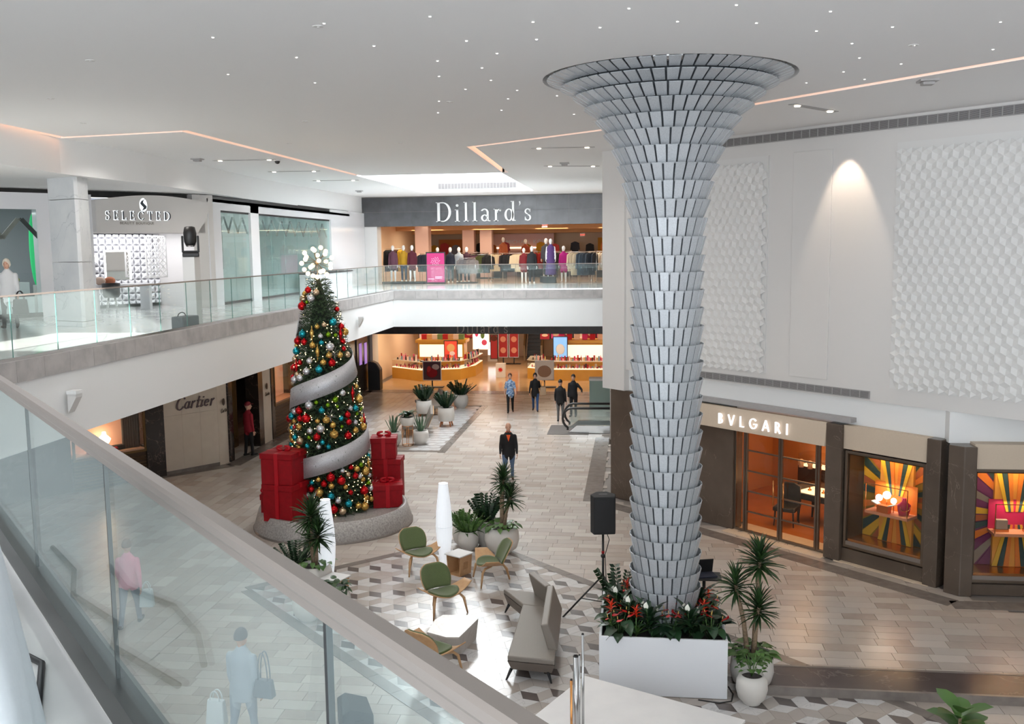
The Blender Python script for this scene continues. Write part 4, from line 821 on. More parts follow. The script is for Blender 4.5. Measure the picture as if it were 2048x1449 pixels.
# ---- moving light on pedestal and the case beside it
t = thing('pedestal', 'slim white pedestal behind the left glass balustrade', 'pedestal', (-10.4, 22.1, U)); MB().box(-.15, -.15, 0, .15, .15, 1.62).build('column', 'white', t, bevel=.005)
t = thing('moving_light', 'black moving head stage light on the white pedestal', 'stage light', (-10.4, 22.1, U + 1.62), R(25)); MB().box(-.19, -.17, 0, .19, .17, .1).build('base', 'black', t, bevel=.02)
MB().box(-.2, -.06, .1, -.15, .06, .5).box(.15, -.06, .1, .2, .06, .5).box(-.2, -.06, .1, .2, .06, .15).build('yoke', 'black', t, bevel=.02); MB().lathe([(.1, -.2), (.14, -.1), (.15, .1), (.12, .24), (.06, .26)], 18, (0, 0, .46)).build('head', 'black', t); MB().cyl((0, -.02, .24), (0, -.02, .27), .09, .09, 16).build('lens', 'steel', t)
t = thing('equipment_case', 'grey case with handle lying behind the left glass balustrade', 'case', (-10.22, 21.3, U), R(80)); MB().box(-.35, -.15, 0, .3, .15, .28).build('body', cm((96, 100, 104)), t, bevel=.03); MB().tube([(-.15 + .15 * math.cos(a), 0, .27 + .1 * math.sin(a)) for a in [PI * k / 8 for k in range(9)]], .012, 6).build('handle', 'black', t)
# ================================================================= lower left jeweller
KA, KD, KN = Vector((-14.46, 28.26)), Vector((.594, .805)), Vector((.805, -.594))
kd = lambda t, d=0: tuple(KA + KD * t + KN * d)
def kbox(mb, t0, t1, d0, d1, z0, z1): return mb.prism([kd(t0, d0), kd(t1, d0), kd(t1, d1), kd(t0, d1)], z0, z1)
wj = struct('wall_left_lower'); mat('beige_stone', sr(206, 194, 178), .45, nz=(3, .5, sr(194, 180, 164)), var=.02); mat('black_marble', sr(42, 36, 34), .15, vein=(1.6, .008, sr(120, 104, 96))); mat('bronze', sr(116, 92, 58), .35, .7); mat('bronze_dark', sr(70, 54, 40), .45, .4)
for k in range(3): kbox(MB(), .0 + k * .617, (k + 1) * .617 - .004, -.3, 0, .12, 1.85).build('stone_panel', 'beige_stone', wj); kbox(MB(), .0 + k * .617, (k + 1) * .617 - .004, -.3, 0, 1.855, 3.75).build('stone_panel', 'beige_stone', wj)
kbox(MB(), 0, 1.85, -.3, .01, 0, .12).build('plinth', 'border_stone', wj); kbox(MB(), -.6, -.005, -.4, .04, 0, 3.75).build('marble_pilaster', 'black_marble', wj)
MB().prism([kd(1.852), (-13.28, 30.3), (-13.6, 30.3), kd(1.852, -.3)], .0, 3.75).build('stone_return', 'beige_stone', wj)
MB().box(-13.7, 30.31, 0, -13.22, 30.62, 3.75).build('marble_pilaster', 'black_marble', wj); MB().box(-13.7, 32.9, 0, -13.22, 33.32, 3.75).build('marble_pilaster', 'black_marble', wj)
MB().box(-13.6, 33.33, 0, -13.23, 34.1, 3.75).build('stone_panel', 'beige_stone', wj); MB().box(-13.6, 34.12, 0, -13.2, 34.4, 3.75).build('marble_pilaster', 'black_marble', wj); MB().box(-13.6, 37.0, 0, -13.2, 45.2, 3.75).build('marble_pilaster', 'black_marble', wj); MB().box(-13.6, 45.2, 0, -13.15, 47.5, 3.75).build('marble_pilaster', 'granite_low', wj)
MB().box(-14.3, 30.6, 0, -14.2, 33, 3.75).build('lobby_wall', 'bronze_dark', wj)
d2 = struct('door_1'); 
for k in range(2):
    y0 = 30.85 + k * 1.0; dfm = MB().box(-14.05, y0, .02, -14.0, y0 + .97, 2.9).build('door_frame', 'bronze', d2); MB().box(-13.99, y0 + .1, .35, -13.98, y0 + .87, 2.8).build('door_pane', mat('amber_glass', sr(86, 66, 40), .12), d2); MB().cyl((-13.95, y0 + (.85 if k == 0 else .12), .9), (-13.95, y0 + (.85 if k == 0 else .12), 1.7), .02, n=8).build('handle', 'bronze', dfm)
MB().box(-14.15, 30.62, 2.9, -13.9, 32.9, 3.75).build('transom', 'bronze_dark', d2)
mat('sign_plum', sr(96, 82, 86), .35, .3)
sg = thing('shop_sign', 'raised script letters reading Cartier on the beige stone corner', 'sign', (*kd(.38, .012), 2.02), math.atan2(KD.y, KD.x)); stroke_letters(sg, 'Cartier', .42, (0, 0, 0), (1, 0, 0), (0, 0, 1), (0, -1, 0), .04, 'sign_plum', SCR, .06)
for x, y, lab in ((-13.32, 29.83, 'small Cartier plaque with round emblem left of the doorman'), (-13.225, 33.45, 'small Cartier plaque with round emblem right of the doorman')):
    t = thing('emblem_sign', lab, 'sign', (x + .03, y, 1.72), R(84 if y < 30 else 90)); stroke_letters(t, 'Cartier', .14, (0, 0, 0), (1, 0, 0), (0, 0, 1), (0, -1, 0), .012, 'bronze_dark', SCR, .06); MB().sph((.2, -.005, .34), (.09, .012, .12), 12, 8).build('emblem', 'bronze_dark', t)
def jewel_window(lab, o, rz, w_, z0, z1, curtain=True):
    t = thing('display_window', lab, 'window', o, rz); MB().box(0, 0, z0, w_, .6, z0 + .06).build('shelf', cm((214, 170, 140)), t); MB().box(0, .58, z0, w_, .62, z1).build('back_panel', mat('blush', sr(236, 190, 168), .6, emit=sr(240, 170, 130), es=.25), t)
    for a in ((-.06, -.04, z0 - .06, w_ + .06, .04, z0), (-.06, -.04, z1, w_ + .06, .04, z1 + .06), (-.06, -.04, z0, 0, .04, z1), (w_, -.04, z0, w_ + .06, .04, z1)): MB().box(*a).build('frame', 'bronze', t)
    MB().box(0, -.005, z0, w_, .005, z1).build('pane', 'warm_glass', t); MB().box(-.06, 0, 0, w_ + .06, .5, z0 - .06).build('stall_riser', 'bronze_dark', t)
    for k in range(8): MB().box(-.04, -.015, .08 + k * (z0 - .2) / 8, w_ + .04, 0, .08 + k * (z0 - .2) / 8 + .012).build('slat', 'bronze', t)
    if curtain:
        for k in range(7): MB().cyl((w_ - .08 - k * .075, .25, z0 + .06), (w_ - .08 - k * .075, .25, z1), .045, n=8).build('curtain_fold', cm((96, 88, 84)), t)
    l = lamp('window_light', 'AREA', (0, 0, 0), 12, (1, .68, .44), .5, .4); l.parent = t; l.location = (w_ * .4, .3, z1 - .1)
    return t
t = jewel_window('lit display window with a globe lamp left of the Cartier sign', (*kd(-2.75, -.02), 0), math.atan2(KD.y, KD.x), 2.1, .95, 2.9)
MB().box(-3, .1, 0, -.07, .5, 3.75).build('marble_surround', 'black_marble', t); MB().box(-.07, 0, 2.96, 2.2, .5, 3.75).build('head_panel', 'bronze_dark', t)
q = thing('globe_lamp', 'glowing white globe lamp on the jeweller window shelf', 'lamp', (*kd(-1.75, -.3), 1.01)); MB().lathe([(.09, 0), (.09, .02), (.015, .03), (.015, .2)], 12).build('stem', 'bronze', q); MB().lathe([(.05, .2), (.13, .26), (.19, .38), (.12, .46), (.07, .5), (.05, .6)], 16).build('shade', 'warm_bulb', q)
for k, (tt, d_, lab, c, dm) in enumerate(((-2.2, .25, 'small red gift box on the jeweller window shelf', (190, 30, 40), (.2, .16, .3)), (-1.35, .3, 'black jewel case on the jeweller window shelf', (30, 26, 26), (.36, .2, .14)), (-1.5, .15, 'small red jewel case beside the black case', (180, 40, 50), (.14, .12, .12)))): tag(MB().box(-dm[0] / 2, -dm[1] / 2, 0, dm[0] / 2, dm[1] / 2, dm[2]).build('jewel_box', cm(c), None, (*kd(tt, -d_), 1.012), 1, bevel=.01), lab, 'box')
jewel_window('lit narrow display window between the doorman and the tree', (-13.22, 34.45, 0), PI / 2, 2.5, 1.25, 3.1, False)
for k, (y, z) in enumerate(((45.5, 1.35), (46.4, 1.3))): t = thing('light_poster', ('tall backlit poster on the dark pier left of the ground floor store', 'small backlit screen on the dark pier beside the store')[k], 'poster', (-13.14, y, z), PI / 2); MB().box(0, 0, 0, .5, .03, 1.1).build('frame', 'black', t); MB().box(.03, -.01, .03, .47, 0, 1.07).build('print', mat('poster_glow_%d' % k, sr(190, 160, 220), emit=sr(170, 130, 220), es=.6), t)
# ================================================================= jewellery shop on the right diagonal
wbv = struct('wall_right_shop'); mat('taupe_board', sr(206, 190, 170), .55, nz=(30, .3, sr(198, 180, 160))); mat('bronze_frame', sr(120, 108, 96), .3, .8); mat('copper_edge', sr(214, 150, 90), .25, .9)
def D(name, m, t0, t1, d0, d1, z0, z1, parent=wbv, bev=0): mb = MB(); dbox(mb, t0, t1, d0, d1, z0, z1); return mb.build(name, m, parent, bevel=bev)
D('marble_wall', 'brown_marble', -2.85, 1.15, -.35, 0, 0, 3.05)
D('pilaster', 'brown_marble', 3.82, 4.22, -.3, .14, 0, 3.04, bev=.015); D('pilaster', 'brown_marble', 6.16, 6.46, -.3, .14, 0, 3.04, bev=.015)
D('stall_riser', 'brown_marble', 4.22, 6.16, -.3, .04, 0, .30); D('fascia_board', 'taupe_board', 4.22, 6.16, -.3, .06, 2.52, 3.04)
MB().prism([(6.15, 19.72), (6.38, 19.50), (6.62, 19.50), (6.62, 20.1), (6.3, 20.1)], 0, 3.0).build('pilaster', 'brown_marble', wbv, bevel=.015)
MB().box(6.6, 19.62, 0, 11, 20, .22).build('stall_riser', 'brown_marble', wbv); MB().box(6.6, 19.6, 2.55, 11, 20, 3.04).build('fascia_board', 'taupe_board', wbv)
fb = thing('shop_fascia', 'sloping beige fascia board above the jewellery shop doors', 'fascia', (*diag(.05), 0), R(-45)); MB().slab([(-.02, 3.05), (-.13, 3.05), (-.2, 2.52), (-.02, 2.52)], (1, 0, 0), (0, 0, 0), (0, 1, 0), (0, 0, 1), 3.78).build('board', 'taupe_board', fb, bevel=.006)
sg = thing('shop_sign', 'lit white letters BVLGARI on the beige fascia', 'sign', (*diag(.86, .17), 2.64), R(-45))
mat('letter_lit', (1, 1, 1), emit=(1, .95, .98), es=.9)
G3 = .075
SAN = {'B': (.56, [rct(.04, 0, .15, 1)] + poly_arc(.15, .75, .26, .21, -90, 90, .1, .08, 12) + poly_arc(.15, .265, .31, .225, -90, 90, .1, .08, 12)), 'V': (.78, [stk((.05, 1), (.39, 0), .1), stk((.39, 0), (.73, 1), .1)]), 'L': (.52, [rct(.04, 0, .15, 1), rct(.15, 0, .5, .09)]),
 'G': (.86, poly_arc(.45, .5, .38, .455, 38, 360, .1, .09, 22) + [rct(.5, .42, .84, .51)]), 'A': (.8, [stk((.05, 0), (.4, 1), .1), stk((.4, 1), (.75, 0), .1), rct(.2, .28, .6, .36)]), 'R': (.62, [rct(.04, 0, .15, 1)] + poly_arc(.15, .73, .3, .225, -90, 90, .1, .08, 12) + [stk((.28, .48), (.58, 0), .11)]), 'I': (.2, [rct(.04, 0, .15, 1)])}
stroke_letters(sg, 'BVLGARI', .255, (0, -.03, 0), (1, 0, 0), (0, 0, 1), (0, -1, 0), .04, 'letter_lit', SAN, .60)
fl = thing('floor_lettering', 'inlaid letters BVLGARI on the cream threshold', 'lettering', (*diag(1.35, .05), .0125), R(-45)); stroke_letters(fl, 'BVLGARI', .17, (0, 0, 0), (1, 0, 0), (0, 1, 0), (0, 0, 1), .002, 'bronze_frame', SAN, .9)
# doors
db = struct('door_2'); db.location = (*diag(1.15), 0); db.rotation_euler.z = R(-45)
def fr(x0, x1, z0, z1, w_=.05, y=.08, name='door_frame', parent=db):
    for a in ((x0, x0 + w_, z0, z1), (x1 - w_, x1, z0, z1), (x0 + w_, x1 - w_, z0, z0 + w_), (x0 + w_, x1 - w_, z1 - w_, z1)): MB().box(a[0], y - .03, a[2], a[1], y + .03, a[3]).build(name, 'bronze_frame', parent, bevel=.006)
for x0, x1 in ((.0, .32), (.34, 1.33), (1.35, 2.34), (2.36, 2.66)):
    fr(x0, x1, .02, 2.52); MB().box(x0 + .05, .078, .06, x1 - .05, .084, 2.48).build('door_pane', 'warm_glass', db)
    if x1 - x0 > .5:
        for k in range(1, 5): MB().box(x0 + .05, .055, .02 + k * .5, x1 - .05, .105, .05 + k * .5).build('glazing_bar', 'bronze_frame', db)
for x in (1.2, 1.48): MB().cyl((x, .0, .85), (x, .0, 1.45), .018, n=8).build('handle', 'copper_edge', db)
# shop interior
D('interior_floor', mat('amber_floor', sr(176, 106, 54), .2, nz=(2, .5, sr(150, 84, 40))), -1, 4.3, -4.4, -.7, 0, .012); D('interior_back', mat('amber_wall', sr(190, 128, 76), .5), -1, 4.5, -4.6, -4.4, 0, 3); D('interior_side', 'amber_wall', 4.2, 4.3, -4.4, -.35, 0, 3); D('interior_side', 'amber_wall', -1.1, -1, -4.4, -.35, 0, 3); D('interior_ceiling', 'amber_wall', -1, 4.3, -4.4, -.3, 2.95, 3.04)
tb = thing('jewel_table', 'dark jewel table with lit glass top inside the shop doors', 'table', (*diag(2.75, -2.1), 0), R(-45)); MB().box(-1.1, -.4, .62, 1.1, .4, .78).build('apron', 'black', tb, bevel=.03)
for sx in (-.95, .95):
    for sy in (-.3, .3): MB().cyl((sx, sy, .64), (sx * 1.04, sy, .012), .05, .025, 8).build('leg', 'black', tb)
MB().box(-1.0, -.38, .78, 1.0, .38, .95).build('glass_case', 'warm_glass', tb); MB().box(-1, -.36, .785, 1, .36, .80).build('lit_tray', mat('lit_tray', (1, .8, .5), emit=(1, .7, .4), es=2.2), tb)
for k in range(9): tag(MB().lathe([(.05, 0), (.05, .03), (.02, .04), (.02, .08)], 10, (*diag(1.95 + k * .2, -2.0 - .1 * (k % 2)), .805)).build('jewel', 'copper_edge'), 'small gold jewel on the lit table tray', 'jewel', 'gold jewels on the lit tray')
for k, (tt, d_, a) in enumerate(((1.75, -1.35, 200), (3.6, -1.35, 160))):
    c = thing('armchair', ('dark armchair at the left of the jewel table', 'dark armchair at the right of the jewel table')[k], 'chair', (*diag(tt, d_), 0), R(a - 45)); MB().box(-.28, -.28, .38, .28, .28, .5).build('seat', 'black', c, bevel=.04); MB().slab([(-.28, 0), (.28, 0), (.26, .5), (.12, .58), (-.12, .58), (-.26, .5)], (0, 1, 0), (0, -.3, .45), (1, 0, 0), (0, 0, 1), .08).build('backrest', 'black', c, bevel=.02)
    for sx in (-.22, .22):
        for sy in (-.22, .22): MB().cyl((sx, sy, .4), (sx * 1.1, sy * 1.1, .012), .025, .015, 8).build('leg', 'black', c)
for k in range(2):
    sh = thing('display_counter', ('lit display counter at the back left of the jewellery shop', 'lit display counter at the back right of the jewellery shop')[k], 'counter', (*diag(.3 + k * 1.9, -3.8), 0), R(-45)); MB().box(0, 0, 0, 1.6, .5, .9).build('body', 'bronze_dark', sh); MB().box(0, 0, .9, 1.6, .5, 1.25).build('glass_case', 'warm_glass', sh); MB().box(.02, .02, .905, 1.58, .48, .92).build('lit_tray', 'lit_tray', sh)
    for q in range(5): tag(MB().lathe([(.07, 0), (.06, .1), (.09, .16), (.03, .22)], 10, (*diag(.55 + k * 1.9 + q * .28, -3.6), .925)).build('jewel_bust', cm((236, 210, 176))), 'small pale jewel bust on a back counter', 'jewel bust', 'jewel busts on the back counters')
lamp('shop_light', 'AREA', (*diag(2.6, -1.6), 2.9), 60, (1, .62, .32), 2, 2, aim=(*diag(2.6, -1.6), 0)); lamp('shop_light', 'AREA', (*diag(1.6, -3.4), 2.9), 26, (1, .66, .36), 1.5, aim=(*diag(1.6, -3.4), 0))
# display windows with star burst panels
mat('orange', sr(226, 128, 40), .6, nz=(40, .4, sr(206, 108, 36))); mat('teal_dark', sr(36, 66, 70), .6); mat('olive', sr(150, 120, 36), .6); mat('gold_y', sr(222, 176, 44), .6); mat('rust', sr(170, 92, 52), .6); mat('plum', sr(110, 42, 96), .6); mat('magenta_deep', sr(188, 20, 84), .5)
def star_window(lab, o, rz, w_, z0, z1, base, cols, boxlab, items):
    t = thing('display_window', lab, 'window', o, rz); cx, cz = w_ / 2, (z0 + z1) / 2 + .05; h = z1 - z0
    MB().box(0, .55, z0, w_, .6, z1).build('back_panel', base, t); MB().box(0, 0, z0 - .02, w_, .6, z0 + .03).build('shelf', 'copper_edge', t); MB().box(-.03, 0, z0, 0, .6, z1).box(w_, 0, z0, w_ + .03, .6, z1).box(0, 0, z1, w_, .6, z1 + .03).build('reveal', 'bronze_dark', t)
    n = 32
    for k in range(n):
        a0, a1 = 2 * PI * (k + .08) / n, 2 * PI * (k + .92) / n; rr = (.30, .46)[(k // 2) % 2]
        poly = [(cx + rr * .62 * math.cos(a0), cz + rr * math.sin(a0)), (cx + 1.9 * math.cos(a0), cz + 1.9 * math.sin(a0)), (cx + 1.9 * math.cos(a1), cz + 1.9 * math.sin(a1)), (cx + rr * .62 * math.cos(a1), cz + rr * math.sin(a1))]
        for hp in ((1, 0, w_ - .02), (-1, 0, -.02), (0, 1, z1 - .02), (0, -1, -z0 - .04)): poly = clip(poly, *hp) if len(poly) > 2 else poly
        if len(poly) > 2: MB().slab(poly, (0, -1, 0), (0, .545, 0), (1, 0, 0), (0, 0, 1), .012).build('ray_stripe', cols[k % len(cols)], t)
    for sx in (-1, 1):                                # bright middle column with converging stripes
        for q, c in enumerate(('orange', 'teal_dark', 'gold_y')):
            for zz, sgn in ((z1 - .02, -1), (z0 + .04, 1)):
                x0 = cx + sx * (.05 + q * .09) * 1.25; MB().slab([(x0, zz), (x0 + sx * .10, zz), (cx + sx * (.02 + q * .045) + sx * .05, zz + sgn * h * .42), (cx + sx * (.02 + q * .045), zz + sgn * h * .42)], (0, -1, 0), (0, .44, 0), (1, 0, 0), (0, 0, 1), .02).build('centre_stripe', c, t)
    MB().box(cx - .38, .45, z0 + .03, cx + .38, .54, z1).build('centre_panel', mat('amber_lit', sr(230, 160, 60), .6) if 'amber_lit' not in M else 'amber_lit', t)
    for a in ((-.05, w_ + .05, z0 - .16, z0 - .1), (-.05, w_ + .05, z1 + .03, z1 + .09), (-.09, -.03, z0 - .16, z1 + .09), (w_ + .03, w_ + .09, z0 - .16, z1 + .09)): MB().box(a[0], -.05, a[2], a[1], .04, a[3]).build('frame', 'bronze_frame', t, bevel=.006)
    MB().box(-.03, -.04, z0 - .1, w_ + .03, .0, z0 - .02).build('sill_panel', 'rail_metal', t); MB().box(-.03, -.02, z0 - .02, w_ + .03, -.012, z1 + .03).build('pane', 'warm_glass', t)
    l = lamp('window_light', 'AREA', (0, 0, 0), 9, (1, .72, .42), w_ * .8, .3); l.parent = t; l.location = (cx, .25, z1 - .02)
    b = thing('glass_vitrine', boxlab, 'display case'); b.location = Matrix.Translation(o) @ Matrix.Rotation(rz, 4, 'Z') @ Vector((cx, .06, cz - .32)); b.rotation_euler.z = rz
    bw_, bh = .98, .66
    MB().box(-bw_ / 2, 0, 0, bw_ / 2, .4, .06).build('base', cm((214, 150, 120)), b); MB().box(-bw_ / 2, .38, .06, bw_ / 2, .4, bh).build('back', items[0], b)
    for a in ((-bw_ / 2, 0), (bw_ / 2 - .015, 0)): MB().box(a[0], 0, .06, a[0] + .015, .015, bh).build('edge', 'copper_edge', b)
    MB().box(-bw_ / 2, 0, bh - .015, bw_ / 2, .015, bh).build('edge', 'copper_edge', b); MB().box(-bw_ / 2, .004, .06, bw_ / 2, .008, bh).build('pane', 'clear_glass', b)
    l = lamp('vitrine_light', 'AREA', (0, 0, 0), 5, (1, .8, .6), .7, .2); l.parent = b; l.location = (0, .2, bh - .02)
    return b.location, b
def at_b(b, x, y, z): return Matrix.Translation(b.location) @ Matrix.Rotation(b.rotation_euler.z, 4, 'Z') @ Vector((x, y, z))
o1, b1 = star_window('display window with orange, teal and gold star burst panel', (*diag(4.36, .02), 0), R(-45), 1.68, .50, 2.40, 'olive', ('rust', 'teal_dark', 'olive', 'orange', 'rust', 'teal_dark', 'gold_y'), 'glass vitrine with white globes and a red bust in the orange window', ('orange',))
o2, b2 = star_window('display window with plum, orange and yellow star burst panel at the right edge', (6.68, 19.64, 0), 0, 1.75, .42, 2.46, 'plum', ('plum', 'gold_y', 'rust', 'teal_dark', 'orange', 'plum', 'letter_grey'), 'glass vitrine with magenta back in the plum window', ('magenta_deep',))
for k, (x, z, r_) in enumerate(((-.28, .33, .075), (-.10, .42, .085), (.06, .32, .065))): 
    g = thing('globe_lamp', ('left small white globe in the orange window vitrine', 'middle tall white globe in the orange window vitrine', 'right small white globe in the orange window vitrine')[k], 'globe', at_b(b1, x, .2, .0605)); MB().cyl((0, 0, 0), (0, 0, z - .06), .01, n=6).build('stem', 'copper_edge', g); MB().sph((0, 0, z - .06), r_).build('globe', 'frame_glow', g)
g = thing('gift_box', 'small open orange box with white flaps under the globes', 'box', at_b(b1, -.1, .1, .0605), b1.rotation_euler.z); MB().box(-.13, -.07, 0, .13, .07, .16).build('body', cm((200, 96, 30)), g)
for sx in (-1, 1): MB().slab([(0, 0), (sx * .14, .05), (sx * .14, .07), (0, .02)], (0, 1, 0), (sx * .12, -.07, .15), (1, 0, 0), (0, 0, 1), .14).build('flap', 'white', g)
g = thing('jewel_bust', 'magenta necklace bust in the orange window vitrine', 'jewel bust', at_b(b1, .3, .2, .0605)); MB().lathe([(.10, 0), (.13, .12), (.14, .22), (.05, .30), (.045, .37)], 16, sy=.6).build('bust', 'magenta_deep', g); MB().tube([(.1 * math.cos(a), -.085, .2 + .1 * math.sin(a)) for a in [PI + PI * k / 8 for k in range(9)]], .008, 6).build('necklace', 'copper_edge', g)
for k, (x, lab) in enumerate(((-.3, 'pale clutch bag in the magenta vitrine'), (.25, 'dark ring stand in the magenta vitrine'))): g = thing('jewel_box', lab, 'box', at_b(b2, x, .2, .0605)); MB().box(-.13, -.06, 0, .13, .06, .05).build('tray', 'copper_edge', g); MB().box(-.11, -.05, .05, .11, .05, .24).build('body', cm(((170, 150, 140), (60, 50, 46))[k]), g, bevel=.01)
# ================================================================= ground floor department store
mat('counter_gold', sr(206, 158, 66), .3, nz=(2, .4, sr(186, 136, 50))); mat('counter_glass_top', sr(226, 220, 206), .15)
mat('case_lit', (1, .92, .78), emit=(1, .88, .7), es=.8)
def counter(lab, pts, h=1.02, back=.6):
    """cosmetics counter: gold base, lit glass case; pts = front line seen from the atrium, left to right"""
    t = thing('cosmetics_counter', lab, 'counter', (pts[0][0], pts[0][1], .004)); P = [Vector((x - pts[0][0], y - pts[0][1])) for x, y in pts]
    for a, b in zip(P, P[1:]):
        u = (b - a).normalized(); nrm = Vector((-u.y, u.x)) * back
        q = lambda g=0: [tuple(a + nrm.normalized() * g), tuple(b + nrm.normalized() * g), tuple(b + nrm), tuple(a + nrm)]
        MB().prism(q(), 0, .58).build('base_panel', 'counter_gold', t); MB().prism(q(.02), .58, .62).build('shelf', 'case_lit', t); MB().prism(q(.01), .62, h - .03).build('glass_case', 'warm_glass', t); MB().prism(q(-.02), h - .03, h).build('top', 'counter_glass_top', t)
    return t
def goods(x, y, z, k, c, lab, grp, hmin=.08, hmax=.26, w_=.09):
        hh = rnd.uniform(hmin, hmax); a = w_ * rnd.uniform(.6, 1.0); px, py = x, y
        if k % 3: mb = MB().box(-a / 2, -a / 2, 0, a / 2, a / 2, hh)
        else: mb = MB().lathe([(a / 2, 0), (a / 2, hh * .65), (a / 5, hh * .75), (a / 5, hh)], 10)
        tag(mb.build('cosmetics_box' if k % 3 else 'bottle', cm(c, .5), None, (px, py, z), rnd.random() * .3), lab, 'box' if k % 3 else 'bottle', grp)
CL = counter('long gold cosmetics counter with lit glass case on the left of the ground floor store', [(-13.0, 51.3), (-11.1, 49.9), (-9.1, 50.6), (-8.55, 52.2), (-8.5, 54.4)])
CR_ = counter('gold cosmetics counter with lit glass case on the right of the ground floor store', [(-5.6, 53.0), (-5.6, 51.2), (-4.5, 50.4), (-1.3, 50.4), (1.5, 50.4)])
PAL = ((190, 30, 40), (230, 220, 210), (206, 60, 110), (30, 26, 28), (220, 180, 120), (236, 150, 170), (160, 20, 40), (120, 150, 170))
for x0, y0, x1, y1, n, lab in ((-12.7, 51.4, -11.2, 50.3, 22, 'left end of the left counter'), (-11.0, 50.25, -9.2, 50.9, 26, 'middle of the left counter'), (-8.9, 51.2, -8.75, 54, 20, 'right end of the left counter'), (-5.3, 51.2, -4.6, 50.75, 14, 'left end of the right counter'), (-4.3, 50.75, -1.4, 50.75, 34, 'middle of the right counter')):
    for k in range(n):
        f_ = (k + .5) / n; L_ = math.hypot(x1 - x0, y1 - y0); nx, ny = -(y1 - y0) / L_ * .1 * (1 - 2 * (k % 2)), (x1 - x0) / L_ * .1 * (1 - 2 * (k % 2)); ww = min(.13, L_ / n * 1.1)
        goods(x0 + (x1 - x0) * f_ + nx, y0 + (y1 - y0) * f_ + ny, 1.026, k, PAL[(k * 3) % 8], 'small cosmetics pack on the ' + lab, 'cosmetics on the ' + lab, .1, .34, ww)
        goods(x0 + (x1 - x0) * f_ - nx, y0 + (y1 - y0) * f_ - ny, .6255, k + 1, PAL[(k * 5 + 2) % 8], 'pack in the case at the ' + lab, 'packs in the glass case at the ' + lab, .08, .24, ww)
def island(lab, x, y, w_, d_, h, m='counter_gold'):
    t = thing('display_island', lab, 'display', (x, y, .004)); MB().box(-w_ / 2, -d_ / 2, 0, w_ / 2, d_ / 2, h).build('body', m, t); MB().box(-w_ / 2 - .12, -d_ / 2 - .12, h, w_ / 2 + .12, d_ / 2 + .12, h + .16).build('canopy', 'counter_gold', t); MB().box(-w_ / 2 + .1, -d_ / 2 - .02, h * .55, w_ / 2 - .1, -d_ / 2, h - .1).build('lit_panel', 'case_lit', t); return t
island('gold display island behind the left counter', -10.6, 53.4, 2.6, 1.0, 1.75); island('gold display island behind the right counter', -2.6, 53.2, 3.2, 1.0, 1.75)
def poster(lab, x, y, z, w_, h, c, glow=.5, spots=(), legs=False, rz=0, frame='black'):
    t = thing('poster_display', lab, 'poster', (x, y, z), rz); MB().box(-w_ / 2, 0, 0, w_ / 2, .05, h).build('frame', frame, t); mm = mat('print_%d' % len(bpy.data.materials), sr(*c), .5, emit=sr(*c), es=glow); MB().box(-w_ / 2 + .04, -.01, .04, w_ / 2 - .04, 0, h - .04).build('print', mm, t)
    for a, b, r1, r2, cc in spots: MB().sph((a * w_, -.012, b * h), (r1 * w_, .006, r2 * h), 12, 8).build('print_shape', cm(cc), t)
    if legs: MB().box(-w_ / 2 - .1, -.15, -z, w_ / 2 + .1, .2, -z + .04).build('foot', 'black', t); MB().box(-.03, .0, -z + .04, .03, .04, 0).build('post', 'black', t)
    return t
poster('framed poster stand with red perfume picture in front of the left counter', -10.05, 47.75, .35, .95, .98, (60, 30, 34), .2, ((0, .4, .3, .25, (160, 20, 34)), (.2, .7, .2, .15, (220, 200, 196)), (-.15, .55, .12, .2, (200, 60, 60))), True, frame='letter_white')
poster('pale poster stand with a frame picture in front of the right counter', -4.4, 48.0, .35, .95, 1.0, (212, 196, 180), .15, ((0, .45, .36, .3, (190, 160, 140)), (.0, .45, .28, .22, (222, 206, 192))), True, frame='letter_white')
poster('lit red and gold picture panel on the left counter', -9.75, 51.35, 1.03, .75, 1.0, (190, 60, 40), .8, ((0, .6, .3, .22, (230, 180, 120)), (.1, .3, .2, .12, (240, 220, 220))))
poster('lit blue and white fragrance picture on the right counter', -3.9, 52.0, 1.03, .8, 1.15, (120, 170, 220), .8, ((0, .4, .3, .25, (236, 240, 246)),))
poster('lit violet screen at the back left of the ground floor store', -11.6, 58.0, 1.5, 1.0, 1.0, (210, 150, 240), 1.2); poster('white lit board of small gift pictures behind the left counter', -8.9, 56.4, 1.0, 1.0, 1.7, (240, 236, 234), .9, ((-.25, .8, .1, .08, (200, 40, 110)), (.15, .8, .2, .08, (150, 90, 60)), (-.25, .55, .1, .1, (210, 60, 120)), (.1, .5, .12, .12, (90, 120, 60)), (.2, .25, .16, .1, (210, 80, 120))), frame='letter_white')
for k, x in enumerate((-7.75, -7.1)):
    poster(('left tall red panel with pale line drawings', 'right tall red panel with pale line drawings')[k], x, 57.6, .4, .58, 2.2, (150, 24, 28), .15, ((0, .8, .3, .08, (214, 150, 130)), (0, .5, .3, .08, (214, 150, 130)), (0, .2, .3, .08, (214, 150, 130))), True, frame='steel')
poster('red rounded sign panel beside the white star stand', -7.55, 52.4, .9, .42, 1.35, (150, 26, 26), .15, ((0, .85, .42, .12, (90, 40, 24)),)); 
t = thing('star_stand', 'white plinth with a red star in the store aisle', 'plinth', (-7.1, 51.75, .004)); MB().box(-.25, -.2, 0, .25, .2, .75).build('body', 'white', t); MB().slab([((.16 if k % 2 else .08) * math.cos(k * PI / 9), .42 + (.16 if k % 2 else .08) * math.sin(k * PI / 9)) for k in range(18)], (0, -1, 0), (0, -.2, 0), (1, 0, 0), (0, 0, 1), .01).build('star', cm((206, 40, 30)), t)
